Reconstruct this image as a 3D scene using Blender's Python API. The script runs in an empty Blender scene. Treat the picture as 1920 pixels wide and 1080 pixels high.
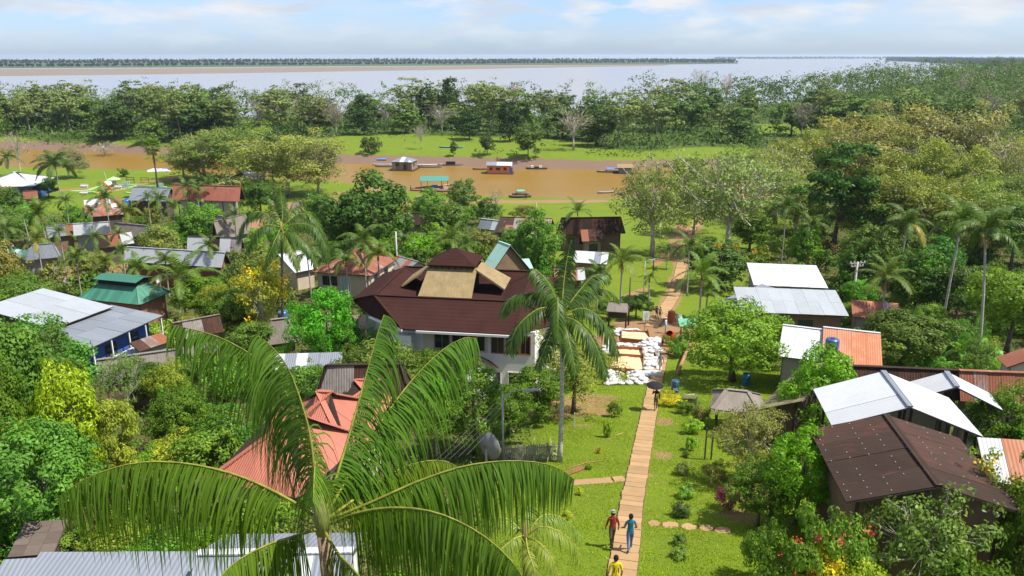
import bpy, math, random
import numpy as np
from mathutils import Vector, Matrix

SC = bpy.context.scene
COL = SC.collection
R = math.radians
rnd = random.Random(7)

# ------------------------------------------------------------------ camera
CAMZ = 36.5                      # lookout platform above the creek level (z = 0)
FPX = 1455.0                     # focal length in pixels of the 1920 wide frame
PITCH = math.atan2(436.0, FPX)
cam_d = bpy.data.cameras.new('camera')
cam_d.sensor_width = 36.0
cam_d.lens = 36.0*FPX/1920.0
cam_d.clip_start = 0.2
cam_d.clip_end = 60000
cam = bpy.data.objects.new('camera', cam_d)
cam.location = (0, 0, CAMZ)
cam.rotation_euler = (R(90)-PITCH, 0, 0)
COL.objects.link(cam)
SC.camera = cam

# ------------------------------------------------------------------ world, sun, exposure
SUN_EL = R(60)
SUN_AZ = math.atan2(0.965, -0.26)          # from +Y towards +X
world = bpy.data.worlds.new('World')
SC.world = world
world.use_nodes = True
wn, wl = world.node_tree.nodes, world.node_tree.links
wn.clear()
w_out = wn.new('ShaderNodeOutputWorld')
w_bg = wn.new('ShaderNodeBackground')
w_bg.inputs['Strength'].default_value = 0.086
w_sky = wn.new('ShaderNodeTexSky')
w_sky.sky_type = 'NISHITA'
w_sky.sun_disc = False
w_sky.sun_elevation = SUN_EL
w_sky.sun_rotation = SUN_AZ
w_sky.altitude = 0
w_sky.air_density = 1.0
w_sky.dust_density = 0.6
w_sky.ozone_density = 2.0
w_tc = wn.new('ShaderNodeTexCoord')
def w_noise(scale_v, loc, nscale, detail, rough):
    mp = wn.new('ShaderNodeMapping')
    mp.inputs['Scale'].default_value = scale_v
    mp.inputs['Location'].default_value = loc
    wl.new(w_tc.outputs['Generated'], mp.inputs['Vector'])
    n = wn.new('ShaderNodeTexNoise')
    n.inputs['Scale'].default_value = nscale
    n.inputs['Detail'].default_value = detail
    n.inputs['Roughness'].default_value = rough
    wl.new(mp.outputs['Vector'], n.inputs['Vector'])
    return n.outputs['Fac']
def w_ramp(src, stops):
    r = wn.new('ShaderNodeValToRGB')
    e = r.color_ramp.elements
    while len(e) < len(stops): e.new(0.5)
    for k, (p, c) in enumerate(stops):
        e[k].position = p; e[k].color = (c, c, c, 1) if not isinstance(c, tuple) else c
    wl.new(src, r.inputs['Fac'])
    return r.outputs['Color']
def w_mix(fac, a, b):
    m = wn.new('ShaderNodeMix'); m.data_type = 'RGBA'
    if isinstance(fac, (int, float)): m.inputs[0].default_value = fac
    else: wl.new(fac, m.inputs[0])
    for s, v in ((6, a), (7, b)):
        if isinstance(v, tuple): m.inputs[s].default_value = v
        else: wl.new(v, m.inputs[s])
    return m.outputs[2]
# layered cloud: a broad veil and small cumulus heaps, flattened with height
veil = w_ramp(w_noise((1, 1, 7.0), (3.1, 0.4, 0.2), 3.2, 6, 0.55), [(0.38, 0.05), (0.66, 0.70)])
heap = w_ramp(w_noise((1, 1, 3.6), (0.35, 1.7, 0.5), 11.0, 7, 0.55), [(0.45, 0.0), (0.60, 1.0)])
shade = w_ramp(w_noise((1, 1, 4.5), (0.35, 1.7, 0.62), 8.0, 5, 0.5), [(0.40, (4.1, 4.6, 5.3, 1)), (0.60, (5.6, 5.7, 5.85, 1))])
sepz = wn.new('ShaderNodeSeparateXYZ'); wl.new(w_tc.outputs['Generated'], sepz.inputs[0])
low = wn.new('ShaderNodeMapRange')
low.inputs['From Min'].default_value = 0.0; low.inputs['From Max'].default_value = 0.055
wl.new(sepz.outputs['Z'], low.inputs['Value'])
mul = wn.new('ShaderNodeMath'); mul.operation = 'MULTIPLY'
wl.new(heap, mul.inputs[0]); wl.new(low.outputs['Result'], mul.inputs[1])
mul2 = wn.new('ShaderNodeMath'); mul2.operation = 'MULTIPLY_ADD'
wl.new(veil, mul2.inputs[0]); wl.new(low.outputs['Result'], mul2.inputs[1]); mul2.inputs[2].default_value = 0.0
blue = wn.new('ShaderNodeMix'); blue.data_type = 'RGBA'; blue.blend_type = 'MULTIPLY'
blue.inputs[0].default_value = 1.0
wl.new(w_sky.outputs['Color'], blue.inputs[6]); blue.inputs[7].default_value = (0.68, 0.86, 1.30, 1)
c1 = w_mix(mul2.outputs[0], blue.outputs[2], (5.0, 5.25, 5.6, 1))
c2 = w_mix(mul.outputs[0], c1, shade)
wl.new(c2, w_bg.inputs['Color'])
wl.new(w_bg.outputs[0], w_out.inputs['Surface'])

sun_d = bpy.data.lights.new('sun', 'SUN')
sun_d.energy = 4.6
sun_d.angle = R(0.53)
sun_d.color = (1.0, 0.94, 0.84)
sun = bpy.data.objects.new('sun', sun_d)
sv = Vector((math.sin(SUN_AZ)*math.cos(SUN_EL), math.cos(SUN_AZ)*math.cos(SUN_EL), math.sin(SUN_EL)))
sun.rotation_euler = (-sv).to_track_quat('-Z', 'Y').to_euler()
sun.location = (60, -20, 90)
COL.objects.link(sun)

SC.view_settings.view_transform = 'Standard'
SC.view_settings.look = 'None'
SC.view_settings.exposure = 0.87
SC.view_settings.gamma = 1.0
SC.view_settings.use_curve_mapping = False
SC.render.engine = 'CYCLES'
SC.cycles.max_bounces = 6
SC.cycles.diffuse_bounces = 3
SC.cycles.glossy_bounces = 2
SC.cycles.transmission_bounces = 4
SC.cycles.transparent_max_bounces = 6
SC.cycles.volume_bounces = 0
SC.cycles.sample_clamp_indirect = 6.0

# ------------------------------------------------------------------ place geometry: terrain heights and rays
PROF_Y = np.array([-60, -8, 8, 20, 28, 38, 49, 64, 80, 100, 134, 173, 200, 240, 400.])
PROF_D = np.array([14.0, 15.5, 16.4, 17.5, 18.8, 21.2, 23.4, 26.0, 28.0, 29.6, 31.2, 32.6, 33.2, 33.6, 33.8])
NB_X = np.array([-1e5, -300, -170, -105, -62, -42, -25, 0, 28, 60, 120, 200, 400, 900, 1e5]); NB_Y = np.array([330, 300, 266, 254, 238, 227, 214, 209, 206, 204, 209, 222, 260, 420, 420.])
FB_X = np.array([-1e5, -400, -190, -61, 7, 37, 80, 140, 300, 500, 900, 1e5]); FB_Y = np.array([352, 350, 316, 276, 263, 257, 268, 298, 332, 380, 530, 530.])
AM_X = np.array([-1e5, -600, -200, 50, 200, 400, 700, 1050, 1500, 3000, 1e5]); AM_Y = np.array([560, 560, 470, 480, 600, 850, 1180, 1480, 1600, 1700, 1700.])

def fbm(x, y, s, seed=0.0):
    x = np.asarray(x, float)*s; y = np.asarray(y, float)*s
    v = 0; a = 1.0; t = 0
    for k in range(4):
        f = 2.03**k
        v = v + a*np.sin(x*f*1.3+y*f*0.7+1.7*k+seed+1.3*np.sin(y*f*0.9+seed+k))*np.cos(y*f*1.1-x*f*0.4+2.3*k-seed+1.1*np.sin(x*f*0.8+k))
        t += a; a *= 0.55
    return v/t

def terrain(x, y):
    x = np.asarray(x, float); y = np.asarray(y, float)
    n = fbm(x, y, 0.06)*0.22*np.clip((y-5)/40, 0.2, 1)
    base = CAMZ-np.interp(y, PROF_Y, PROF_D)+n
    t = np.interp(x, NB_X, NB_Y)-y+fbm(x, y, 0.05, 2.0)*3.0
    near = np.minimum(base, np.where(t > 0, 0.16*t, 0.10*t))
    s = y-np.interp(x, FB_X, FB_Y)+fbm(x, y, 0.06, 4.0)*3.0
    sa = np.interp(x, AM_X, AM_Y)-y
    fb = np.minimum(3.3+np.clip(s-12, 0, 200)*0.006+n*1.5, np.where(s > 0, 0.30*s, 0.2*s))
    hill = np.exp(-((x-0.44*y)/(0.30*y+1))**2)*np.clip((y-400)/380, 0, 1)*12.0
    fb = np.minimum(fb+hill*np.clip(s/60, 0, 1), np.where(sa > 0, 0.12*sa, 0.08*sa))
    return np.maximum(np.maximum(near, fb), -3.0)

def tz(x, y): return float(terrain(x, y))

cp, sp = math.cos(PITCH), math.sin(PITCH)
def ray(px, py):
    a, b = (px-960.0)/FPX, (540.0-py)/FPX
    return Vector((a, cp+b*sp, -sp+b*cp))
def G(px, py, h=0.0):
    """where the sight line meets the ground raised by h"""
    d = ray(px, py); n = d.length; d /= n
    t = 6.0; prev = t
    while t < 4000:
        p = d*t
        if CAMZ+p.z < tz(p.x, p.y)+h: break
        prev = t; t *= 1.012
    lo, hi = prev, t
    for _ in range(24):
        m = (lo+hi)/2; p = d*m
        if CAMZ+p.z < tz(p.x, p.y)+h: hi = m
        else: lo = m
    p = d*hi
    return Vector((p.x, p.y, tz(p.x, p.y)))
def GZ(px, py, z):
    d = ray(px, py); t = (z-CAMZ)/d.z
    return Vector((d.x*t, d.y*t, z))
def AT(px, py, depth):
    """point at a camera depth in metres"""
    d = ray(px, py)
    return Vector((d.x*depth, d.y*depth, CAMZ+d.z*depth))
def depth_of(p): return p.y*cp-(p.z-CAMZ)*sp
def top_h(base, py):
    """height of a thing standing at base whose top shows at row py"""
    d = ray(960, py)
    return CAMZ+d.z*(base.y/d.y)-base.z

# ------------------------------------------------------------------ objects
def tag(o, label=None, cat=None, group=None, kind=None):
    if label: o['label'] = label
    if cat: o['category'] = cat
    if group: o['group'] = group
    if kind: o['kind'] = kind
    return o
def empty(name, loc, rz=0.0, label=None, cat=None, group=None):
    o = bpy.data.objects.new(name, None)
    o.empty_display_size = 0.3
    o.location = loc; o.rotation_euler = (0, 0, rz)
    COL.objects.link(o)
    return tag(o, label, cat, group)
def link(name, me, parent=None, loc=None, rot=None, scale=None, color=None):
    o = bpy.data.objects.new(name, me)
    COL.objects.link(o)
    if parent is not None: o.parent = parent
    if loc is not None: o.location = loc
    if rot is not None: o.rotation_euler = rot
    if scale is not None: o.scale = scale
    if color is not None: o.color = (*color, 1)
    return o
def copy_tree(o, parent=None):
    c = o.copy(); COL.objects.link(c)
    if parent is not None: c.parent = parent
    for ch in o.children: copy_tree(ch, c)
    return c

class MB:
    """collects simple shapes into one mesh"""
    def __init__(s): s.v = []; s.f = []; s.m = []
    def add(s, vs, fs, m=0):
        k = len(s.v)
        s.v.extend([tuple(v) for v in vs]); s.f.extend([tuple(i+k for i in f) for f in fs]); s.m.extend([m]*len(fs))
        return s
    def box(s, x0, x1, y0, y1, z0, z1, m=0):
        return s.add([(x0, y0, z0), (x1, y0, z0), (x1, y1, z0), (x0, y1, z0), (x0, y0, z1), (x1, y0, z1), (x1, y1, z1), (x0, y1, z1)],
                     [(0, 3, 2, 1), (4, 5, 6, 7), (0, 1, 5, 4), (1, 2, 6, 5), (2, 3, 7, 6), (3, 0, 4, 7)], m)
    def bar(s, a, b, w, h=None, m=0):
        a = Vector(a); b = Vector(b); h = h or w
        d = (b-a).normalized(); up = Vector((0, 0, 1)) if abs(d.z) < 0.95 else Vector((1, 0, 0))
        x = d.cross(up).normalized()*(w/2); y = x.cross(d).normalized()*(h/2)
        vs = [a-x-y, a+x-y, a+x+y, a-x+y, b-x-y, b+x-y, b+x+y, b-x+y]
        return s.add(vs, [(0, 3, 2, 1), (4, 5, 6, 7), (0, 1, 5, 4), (1, 2, 6, 5), (2, 3, 7, 6), (3, 0, 4, 7)], m)
    def prism(s, poly, t, m=0):
        """planar polygon given an even thickness t downwards along its normal"""
        P = [Vector(p) for p in poly]
        n = Vector((0, 0, 0))
        for i in range(len(P)):
            a, b = P[i], P[(i+1) % len(P)]
            n += Vector(((a.y-b.y)*(a.z+b.z), (a.z-b.z)*(a.x+b.x), (a.x-b.x)*(a.y+b.y)))
        n.normalize()
        if n.z < 0: P.reverse(); n = -n
        k = len(P)
        vs = P+[p-n*t for p in P]
        fs = [tuple(range(k)), tuple(range(2*k-1, k-1, -1))]+[(i, i+k, (i+1) % k+k, (i+1) % k) for i in range(k)]
        return s.add(vs, fs, m)
    def tube(s, pts, rad, n=6, m=0, cap=True):
        pts = [Vector(p) for p in pts]; N = len(pts)
        if isinstance(rad, (int, float)): rad = [rad]*N
        vs = []; fs = []
        x = None
        for i, p in enumerate(pts):
            d = (pts[min(i+1, N-1)]-pts[max(i-1, 0)]).normalized()
            if x is None: x = d.orthogonal().normalized()
            x = (x-d*x.dot(d)).normalized(); y = d.cross(x)
            for k in range(n):
                a = 2*math.pi*k/n
                vs.append(p+(x*math.cos(a)+y*math.sin(a))*rad[i])
        for i in range(N-1):
            for k in range(n):
                k2 = (k+1) % n
                fs.append((i*n+k, i*n+k2, (i+1)*n+k2, (i+1)*n+k))
        if cap: fs.append(tuple(range(n-1, -1, -1))); fs.append(tuple(range((N-1)*n, N*n)))
        return s.add(vs, fs, m)
    def lathe(s, prof, n=16, m=0, c=(0, 0, 0), cap=True):
        vs = []; fs = []
        for r_, z in prof:
            for k in range(n):
                a = 2*math.pi*k/n; vs.append((c[0]+r_*math.cos(a), c[1]+r_*math.sin(a), c[2]+z))
        for i in range(len(prof)-1):
            for k in range(n):
                k2 = (k+1) % n; fs.append((i*n+k, i*n+k2, (i+1)*n+k2, (i+1)*n+k))
        if cap:
            fs.append(tuple(range(n-1, -1, -1))); fs.append(tuple(range((len(prof)-1)*n, len(prof)*n)))
        return s.add(vs, fs, m)
    def xf(s, M):
        s.v = [tuple(M @ Vector(v)) for v in s.v]; return s
    def mesh(s, name, mats, smooth=False):
        me = bpy.data.meshes.new(name)
        me.from_pydata(s.v, [], s.f)
        for mm in (mats if isinstance(mats, (list, tuple)) else [mats]): me.materials.append(mm)
        if any(s.m): me.polygons.foreach_set('material_index', s.m)
        if smooth: me.polygons.foreach_set('use_smooth', [True]*len(s.f))
        me.update()
        return me
    def build(s, name, mats, parent=None, smooth=False, **k):
        return link(name, s.mesh(name, mats, smooth), parent, **k)

def np_mesh(name, V, Q, mat, attrs=None, mi=None, smooth=False):
    """quads from numpy arrays"""
    me = bpy.data.meshes.new(name)
    V = np.ascontiguousarray(V, dtype=np.float32); Q = np.ascontiguousarray(Q, dtype=np.int32)
    k = Q.shape[1]
    me.vertices.add(len(V)); me.vertices.foreach_set('co', V.ravel())
    me.loops.add(Q.size); me.loops.foreach_set('vertex_index', Q.ravel())
    me.polygons.add(len(Q))
    me.polygons.foreach_set('loop_start', np.arange(0, Q.size, k, dtype=np.int32))
    me.polygons.foreach_set('loop_total', np.full(len(Q), k, dtype=np.int32))
    for m in (mat if isinstance(mat, (list, tuple)) else [mat]): me.materials.append(m)
    if mi is not None: me.polygons.foreach_set('material_index', np.asarray(mi, dtype=np.int32))
    if smooth: me.polygons.foreach_set('use_smooth', np.ones(len(Q), dtype=bool))
    for an, arr in (attrs or {}).items():
        a = me.attributes.new(an, 'FLOAT', 'POINT'); a.data.foreach_set('value', np.asarray(arr, dtype=np.float32))
    me.update()
    return me

# ------------------------------------------------------------------ materials
class NT:
    def __init__(s, name):
        s.mat = bpy.data.materials.new(name); s.mat.use_nodes = True
        s.t = s.mat.node_tree; s.n = s.t.nodes; s.l = s.t.links; s.n.clear()
        s.out = s.n.new('ShaderNodeOutputMaterial')
    def node(s, typ, ins=None, **props):
        nd = s.n.new(typ)
        for k, v in props.items(): setattr(nd, k, v)
        for k, v in (ins or {}).items(): s.set(nd, k, v)
        return nd
    def set(s, nd, k, v):
        sock = nd.inputs[k]
        if isinstance(v, bpy.types.NodeSocket): s.l.new(v, sock)
        elif isinstance(v, tuple) and len(v) == 3 and sock.type == 'RGBA': sock.default_value = (*v, 1)
        else: sock.default_value = v
    def coord(s, kind='Object', scale=(1, 1, 1)):
        tc = s.n.new('ShaderNodeTexCoord')
        off = s.node('ShaderNodeVectorMath', {0: s.objrnd(), 1: (37.0, 91.0, 53.0)}, operation='MULTIPLY').outputs[0]
        p = s.node('ShaderNodeVectorMath', {0: tc.outputs[kind], 1: off}, operation='ADD').outputs[0]
        return s.node('ShaderNodeMapping', {'Vector': p, 'Scale': scale}).outputs[0]
    def world(s, scale=(1, 1, 1)):
        g = s.n.new('ShaderNodeNewGeometry')
        return s.node('ShaderNodeMapping', {'Vector': g.outputs['Position'], 'Scale': scale}).outputs[0]
    def noise(s, vec, scale, detail=4, rough=0.55, out='Fac'):
        return s.node('ShaderNodeTexNoise', {'Vector': vec, 'Scale': scale, 'Detail': detail, 'Roughness': rough}).outputs[out]
    def ramp(s, fac, stops):
        r = s.n.new('ShaderNodeValToRGB'); e = r.color_ramp.elements
        while len(e) < len(stops): e.new(0.5)
        for k, (p, c) in enumerate(stops):
            e[k].position = p; e[k].color = (c, c, c, 1) if not isinstance(c, tuple) else (*c, 1)
        s.l.new(fac, r.inputs[0]); return r.outputs[0]
    def mix(s, fac, a, b, blend='MIX'):
        m = s.n.new('ShaderNodeMix'); m.data_type = 'RGBA'; m.blend_type = blend
        s.set(m, 0, fac); s.set(m, 6, a); s.set(m, 7, b)
        return m.outputs[2]
    def math(s, op, a, b=0.5, c=None):
        m = s.n.new('ShaderNodeMath'); m.operation = op
        s.set(m, 0, a); s.set(m, 1, b)
        if c is not None: s.set(m, 2, c)
        return m.outputs[0]
    def bump(s, h, strength, dist=0.05):
        return s.node('ShaderNodeBump', {'Height': h, 'Strength': strength, 'Distance': dist}).outputs[0]
    def pbr(s, col, rough=0.6, spec=0.4, normal=None, metal=0.0):
        p = s.n.new('ShaderNodeBsdfPrincipled')
        s.set(p, 'Base Color', col); s.set(p, 'Roughness', rough); s.set(p, 'Specular IOR Level', spec); s.set(p, 'Metallic', metal)
        if normal is not None: s.set(p, 'Normal', normal)
        return p.outputs[0]
    def done(s, sh, vol=None):
        s.l.new(sh, s.out.inputs['Surface']); return s.mat
    def objcol(s): return s.n.new('ShaderNodeObjectInfo').outputs['Color']
    def objrnd(s): return s.n.new('ShaderNodeObjectInfo').outputs['Random']
    def attr(s, name): return s.node('ShaderNodeAttribute', attribute_name=name).outputs['Fac']

def m_plain(name, col, rough=0.7, spec=0.3, var=0.25, nscale=3.0, bump=0.15):
    t = NT(name); v = t.coord('Object')
    n = t.noise(v, nscale, 5, 0.6)
    c = t.mix(n, tuple(x*(1-var) for x in col), tuple(min(1, x*(1+var)) for x in col))
    return t.done(t.pbr(c, rough, spec, t.bump(t.noise(v, nscale*8, 3), bump, 0.02)))

def m_objcol(name, rough=0.6, spec=0.3):
    """paint of any colour: the object's own colour with light wear"""
    t = NT(name); v = t.coord('Object')
    n = t.noise(v, 2.5, 5, 0.6)
    c = t.mix(1.0, t.objcol(), t.ramp(n, [(0.25, 0.72), (0.7, 1.1)]), 'MULTIPLY')
    return t.done(t.pbr(c, rough, spec))

def m_leaf(name, trans=0.3, rough=0.45, lo=0.62, hi=1.35, yel=(1.30, 1.05, 0.55), gain=2.1):
    t = NT(name)
    tint = t.attr('tint'); oc = t.mix(1.0, t.objcol(), (gain, gain, gain), 'MULTIPLY')
    c = t.mix(1.0, oc, t.ramp(tint, [(0.0, lo), (1.0, hi)]), 'MULTIPLY')
    c = t.mix(t.ramp(tint, [(0.62, 0.0), (1.0, 0.75)]), c, t.mix(1.0, c, yel, 'MULTIPLY'))
    p = t.pbr(c, rough, 0.28 if name == 'palm_leaflet' else 0.14)
    tr = t.node('ShaderNodeBsdfTranslucent', {'Color': t.mix(1.0, c, (1.15, 1.2, 0.45), 'MULTIPLY')}).outputs[0]
    ms = t.node('ShaderNodeMixShader', {0: trans}); t.l.new(p, ms.inputs[1]); t.l.new(tr, ms.inputs[2])
    return t.done(ms.outputs[0])

def m_bark(name, col=(0.16, 0.13, 0.10)):
    t = NT(name); v = t.coord('Object', (1, 1, 0.35))
    n = t.noise(v, 6, 5, 0.65)
    c = t.mix(1.0, t.objcol(), t.ramp(n, [(0.3, 0.55), (0.7, 1.25)]), 'MULTIPLY')
    return t.done(t.pbr(c, 0.9, 0.15, t.bump(n, 0.4, 0.05)))

def m_palmtrunk(name):
    t = NT(name); v = t.coord('Object', (1, 1, 1))
    w = t.node('ShaderNodeTexWave', {'Vector': v, 'Scale': 1.6, 'Distortion': 1.5, 'Detail': 2.0}, bands_direction='Z').outputs['Fac']
    n = t.noise(v, 9, 5, 0.7)
    c = t.mix(1.0, t.objcol(), t.ramp(n, [(0.3, 0.5), (0.65, 1.2)]), 'MULTIPLY')
    c = t.mix(t.ramp(w, [(0.0, 0.0), (0.25, 0.55), (0.4, 0.0)]), c, (0.10, 0.085, 0.07))
    return t.done(t.pbr(c, 0.9, 0.15, t.bump(n, 0.3, 0.03)))

def m_sheet(name, col, rust=0.0, rustcol=(0.20, 0.065, 0.03), stain=0.25, rough=0.5, spec=0.4, wave=13.0, axis='X', var=0.18, metal=0.0, bump=0.5):
    """corrugated roofing: fine ridges running up the slope, stains, rust and sheet to sheet variation"""
    t = NT(name); v = t.coord('Object')
    big = t.noise(v, 0.8, 6, 0.65); fine = t.noise(t.coord('Object', (1, 0.18, 0.18)), 5.0, 5, 0.7)
    rn = t.objrnd()
    base = t.mix(1.0, col, t.ramp(rn, [(0.0, 1-var), (1.0, 1+var*0.6)]), 'MULTIPLY')
    base = t.mix(t.math('MULTIPLY', t.ramp(big, [(0.40, 0.0), (0.72, 1.0)]), stain), base, tuple(x*0.38 for x in col))
    base = t.mix(t.math('MULTIPLY', t.ramp(fine, [(0.45, 0.0), (0.75, 1.0)]), stain), base, tuple(x*0.55 for x in col))
    if rust > 0:
        rf = t.math('ADD', t.math('MULTIPLY', fine, 0.5), t.math('ADD', t.math('MULTIPLY', big, 0.5), t.math('MULTIPLY', rn, 0.22)))
        lo = 0.78-rust*0.55
        base = t.mix(t.ramp(rf, [(max(0, lo-0.05), 0.0), (min(1, lo+0.09), 1.0)]), base, t.mix(fine, tuple(x*0.6 for x in rustcol), tuple(x*1.5 for x in rustcol)))
    w = t.node('ShaderNodeTexWave', {'Vector': v, 'Scale': wave/6.2832*1.0, 'Distortion': 0.0}, bands_direction=axis, wave_profile='SIN').outputs['Fac']
    base = t.mix(t.math('MULTIPLY', t.ramp(w, [(0.0, 1.0), (0.45, 0.0)]), 0.30), base, tuple(x*0.45 for x in col))
    return t.done(t.pbr(base, rough, spec, t.bump(w, bump, 0.03), metal))

def m_thatch(name, col):
    t = NT(name); v = t.coord('Object', (1.0, 0.12, 0.12))
    n = t.noise(v, 16, 5, 0.75); b = t.noise(t.coord('Object'), 1.3, 4)
    c = t.mix(n, tuple(x*0.5 for x in col), tuple(x*1.35 for x in col))
    c = t.mix(t.ramp(b, [(0.4, 0.0), (0.75, 0.5)]), c, tuple(x*0.5 for x in col))
    return t.done(t.pbr(c, 0.95, 0.1, t.bump(n, 0.9, 0.06)))

def m_wood(name, col, axis=(0.15, 1, 1)):
    t = NT(name); v = t.coord('Object', axis)
    n = t.noise(v, 7, 5, 0.7); rn = t.objrnd()
    c = t.mix(n, tuple(x*0.6 for x in col), tuple(x*1.3 for x in col))
    c = t.mix(1.0, c, t.ramp(rn, [(0.0, 0.75), (1.0, 1.15)]), 'MULTIPLY')
    return t.done(t.pbr(c, 0.85, 0.2, t.bump(n, 0.3, 0.02)))

M = {}
M['leaf'] = m_leaf('leaf', .36)
M['leaf_gloss'] = m_leaf('leaf_glossy', 0.34, 0.38)
M['leaf_far'] = m_leaf('leaf_far', 0.25, 0.7, 0.6, 1.3, gain=1.6)
M['frond'] = m_leaf('palm_leaflet', 0.30, 0.46, 0.6, 1.4, (1.35, 1.1, 0.5), 1.25)
M['bark'] = m_bark('bark')
M['palm_trunk'] = m_palmtrunk('palm_trunk')
M['paint'] = m_objcol('paint')
M['gloss_paint'] = m_objcol('gloss_paint', 0.3, 0.5)
M['cloth'] = m_objcol('cloth', 0.85, 0.15)
M['white_sheet'] = m_sheet('white_roof_sheet', (0.47, 0.49, 0.51), 0.0, stain=0.16, rough=0.6, var=0.10)
M['zinc'] = m_sheet('zinc_roof_sheet', (0.185, 0.206, 0.238), 0.0, stain=0.16, rough=0.55, var=0.12)
M['zinc_light'] = m_sheet('pale_zinc_sheet', (0.32, 0.345, 0.37), 0.0, stain=0.14, rough=0.55, var=0.08)
M['zinc_rust'] = m_sheet('zinc_rusty_sheet', (0.32, 0.33, 0.34), 0.45, stain=0.3, rough=0.6)
M['rust'] = m_sheet('rusty_sheet', (0.36, 0.17, 0.12), 0.55, stain=0.35, rough=0.75)
M['orange_rust'] = m_sheet('orange_rust_sheet', (0.42, 0.19, 0.11), 0.3, (0.36, 0.12, 0.05), 0.25, 0.75)
M['brown_sheet'] = m_sheet('brown_sheet', (0.052, 0.034, 0.026), 0.25, (0.075, 0.036, 0.027), 0.6, 0.9, 0.12)
M['grey_sheet'] = m_sheet('grey_old_sheet', (0.24, 0.22, 0.20), 0.2, (0.14, 0.09, 0.07), 0.4, 0.85, 0.2)
M['green_sheet'] = m_sheet('green_sheet', (0.045, 0.19, 0.125), 0.0, stain=0.25, rough=0.5, var=0.3)
M['mint_sheet'] = m_sheet('mint_sheet', (0.30, 0.50, 0.42), 0.0, stain=0.15, rough=0.6, var=0.06)
M['tile_red'] = m_sheet('orange_painted_sheet', (0.40, 0.130, 0.082), 0.0, stain=0.34, rough=0.65, var=0.10, wave=18)
M['olive_sheet'] = m_sheet('mossy_sheet', (0.22, 0.20, 0.11), 0.2, (0.10, 0.09, 0.05), 0.5, 0.9, 0.1)
M['shingle'] = m_sheet('dark_red_shingle', (0.044, 0.019, 0.016), 0.0, stain=0.35, rough=0.95, spec=0.06, wave=6, axis='Y', var=0.05, bump=0.25)
M['thatch'] = m_thatch('thatch_straw', (0.27, 0.205, 0.105))
M['thatch_grey'] = m_thatch('thatch_grey', (0.24, 0.21, 0.18))
M['dark_wood'] = m_wood('dark_wood', (0.07, 0.05, 0.04))
M['wood'] = m_wood('weathered_wood', (0.26, 0.20, 0.14))
M['wood_old'] = m_wood('old_brown_wood', (0.12, 0.095, 0.078))
M['wood_grey'] = m_wood('grey_wood', (0.28, 0.26, 0.23))
M['wood_red'] = m_wood('reddish_wood', (0.30, 0.13, 0.06))
M['white_wall'] = m_plain('white_wall', (0.66, 0.65, 0.62), 0.8, 0.2, 0.12, 1.2)
M['cream_wall'] = m_plain('cream_wall', (0.50, 0.42, 0.32), 0.85, 0.2, 0.2, 1.2)
M['dark_wall'] = m_plain('dark_board_wall', (0.10, 0.075, 0.06), 0.9, 0.15, 0.4, 2)
M['brick_wall'] = m_plain('brick_red_wall', (0.30, 0.15, 0.10), 0.9, 0.15, 0.3, 2)
M['blue_wall'] = m_plain('blue_wall', (0.05, 0.11, 0.33), 0.7, 0.3, 0.2, 2)
M['orange_wall'] = m_plain('orange_wall', (0.68, 0.20, 0.07), 0.7, 0.3, 0.12, 2)
M['concrete'] = m_plain('concrete', (0.33, 0.32, 0.29), 0.9, 0.2, 0.35, 1.5)
M['clay_wall'] = m_plain('brown_board_wall', (0.19, 0.125, 0.08), 0.9, 0.15, 0.4, 2)
M['pale_wall'] = m_plain('faded_board_wall', (0.30, 0.28, 0.24), 0.9, 0.15, 0.35, 2)
M['glass'] = m_plain('dark_glass', (0.02, 0.025, 0.03), 0.12, 0.6, 0.2, 1, 0.0)
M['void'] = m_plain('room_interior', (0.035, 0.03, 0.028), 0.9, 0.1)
M['metal'] = m_plain('grey_metal', (0.30, 0.31, 0.32), 0.5, 0.5, 0.2)
M['pole'] = m_plain('concrete_pole', (0.42, 0.40, 0.37), 0.9, 0.2, 0.2)
M['rubber'] = m_plain('black_rubber', (0.02, 0.02, 0.02), 0.8, 0.3)
M['sack'] = m_plain('woven_sack', (0.46, 0.455, 0.44), 0.8, 0.2, 0.12, 3, 0.3)
M['sand'] = m_plain('heaped_sand', (0.55, 0.40, 0.23), 0.95, 0.1, 0.22, 2.0, 0.8)
M['slab'] = None
M['tarp_blue'] = m_plain('blue_tarp', (0.05, 0.20, 0.60), 0.45, 0.4, 0.15)
M['skin'] = m_plain('skin', (0.26, 0.13, 0.08), 0.6, 0.3, 0.08)
M['hair'] = m_plain('black_hair', (0.012, 0.010, 0.009), 0.6, 0.3)

def m_slab():
    t = NT('paving_concrete'); v = t.world()
    rn = t.objrnd()
    n = t.noise(v, 1.4, 6, 0.65); f = t.noise(v, 30, 3)
    c = t.mix(n, (0.25, 0.155, 0.075), (0.40, 0.265, 0.135))
    c = t.mix(1.0, c, t.ramp(rn, [(0.0, 0.82), (1.0, 1.08)]), 'MULTIPLY')
    c = t.mix(t.ramp(t.noise(v, 0.9, 5, 0.7), [(0.58, 0.0), (0.8, 0.5)]), c, (0.17, 0.14, 0.08))
    return t.done(t.pbr(c, 0.9, 0.15, t.bump(f, 0.25, 0.02)))
M['slab'] = m_slab()
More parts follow.
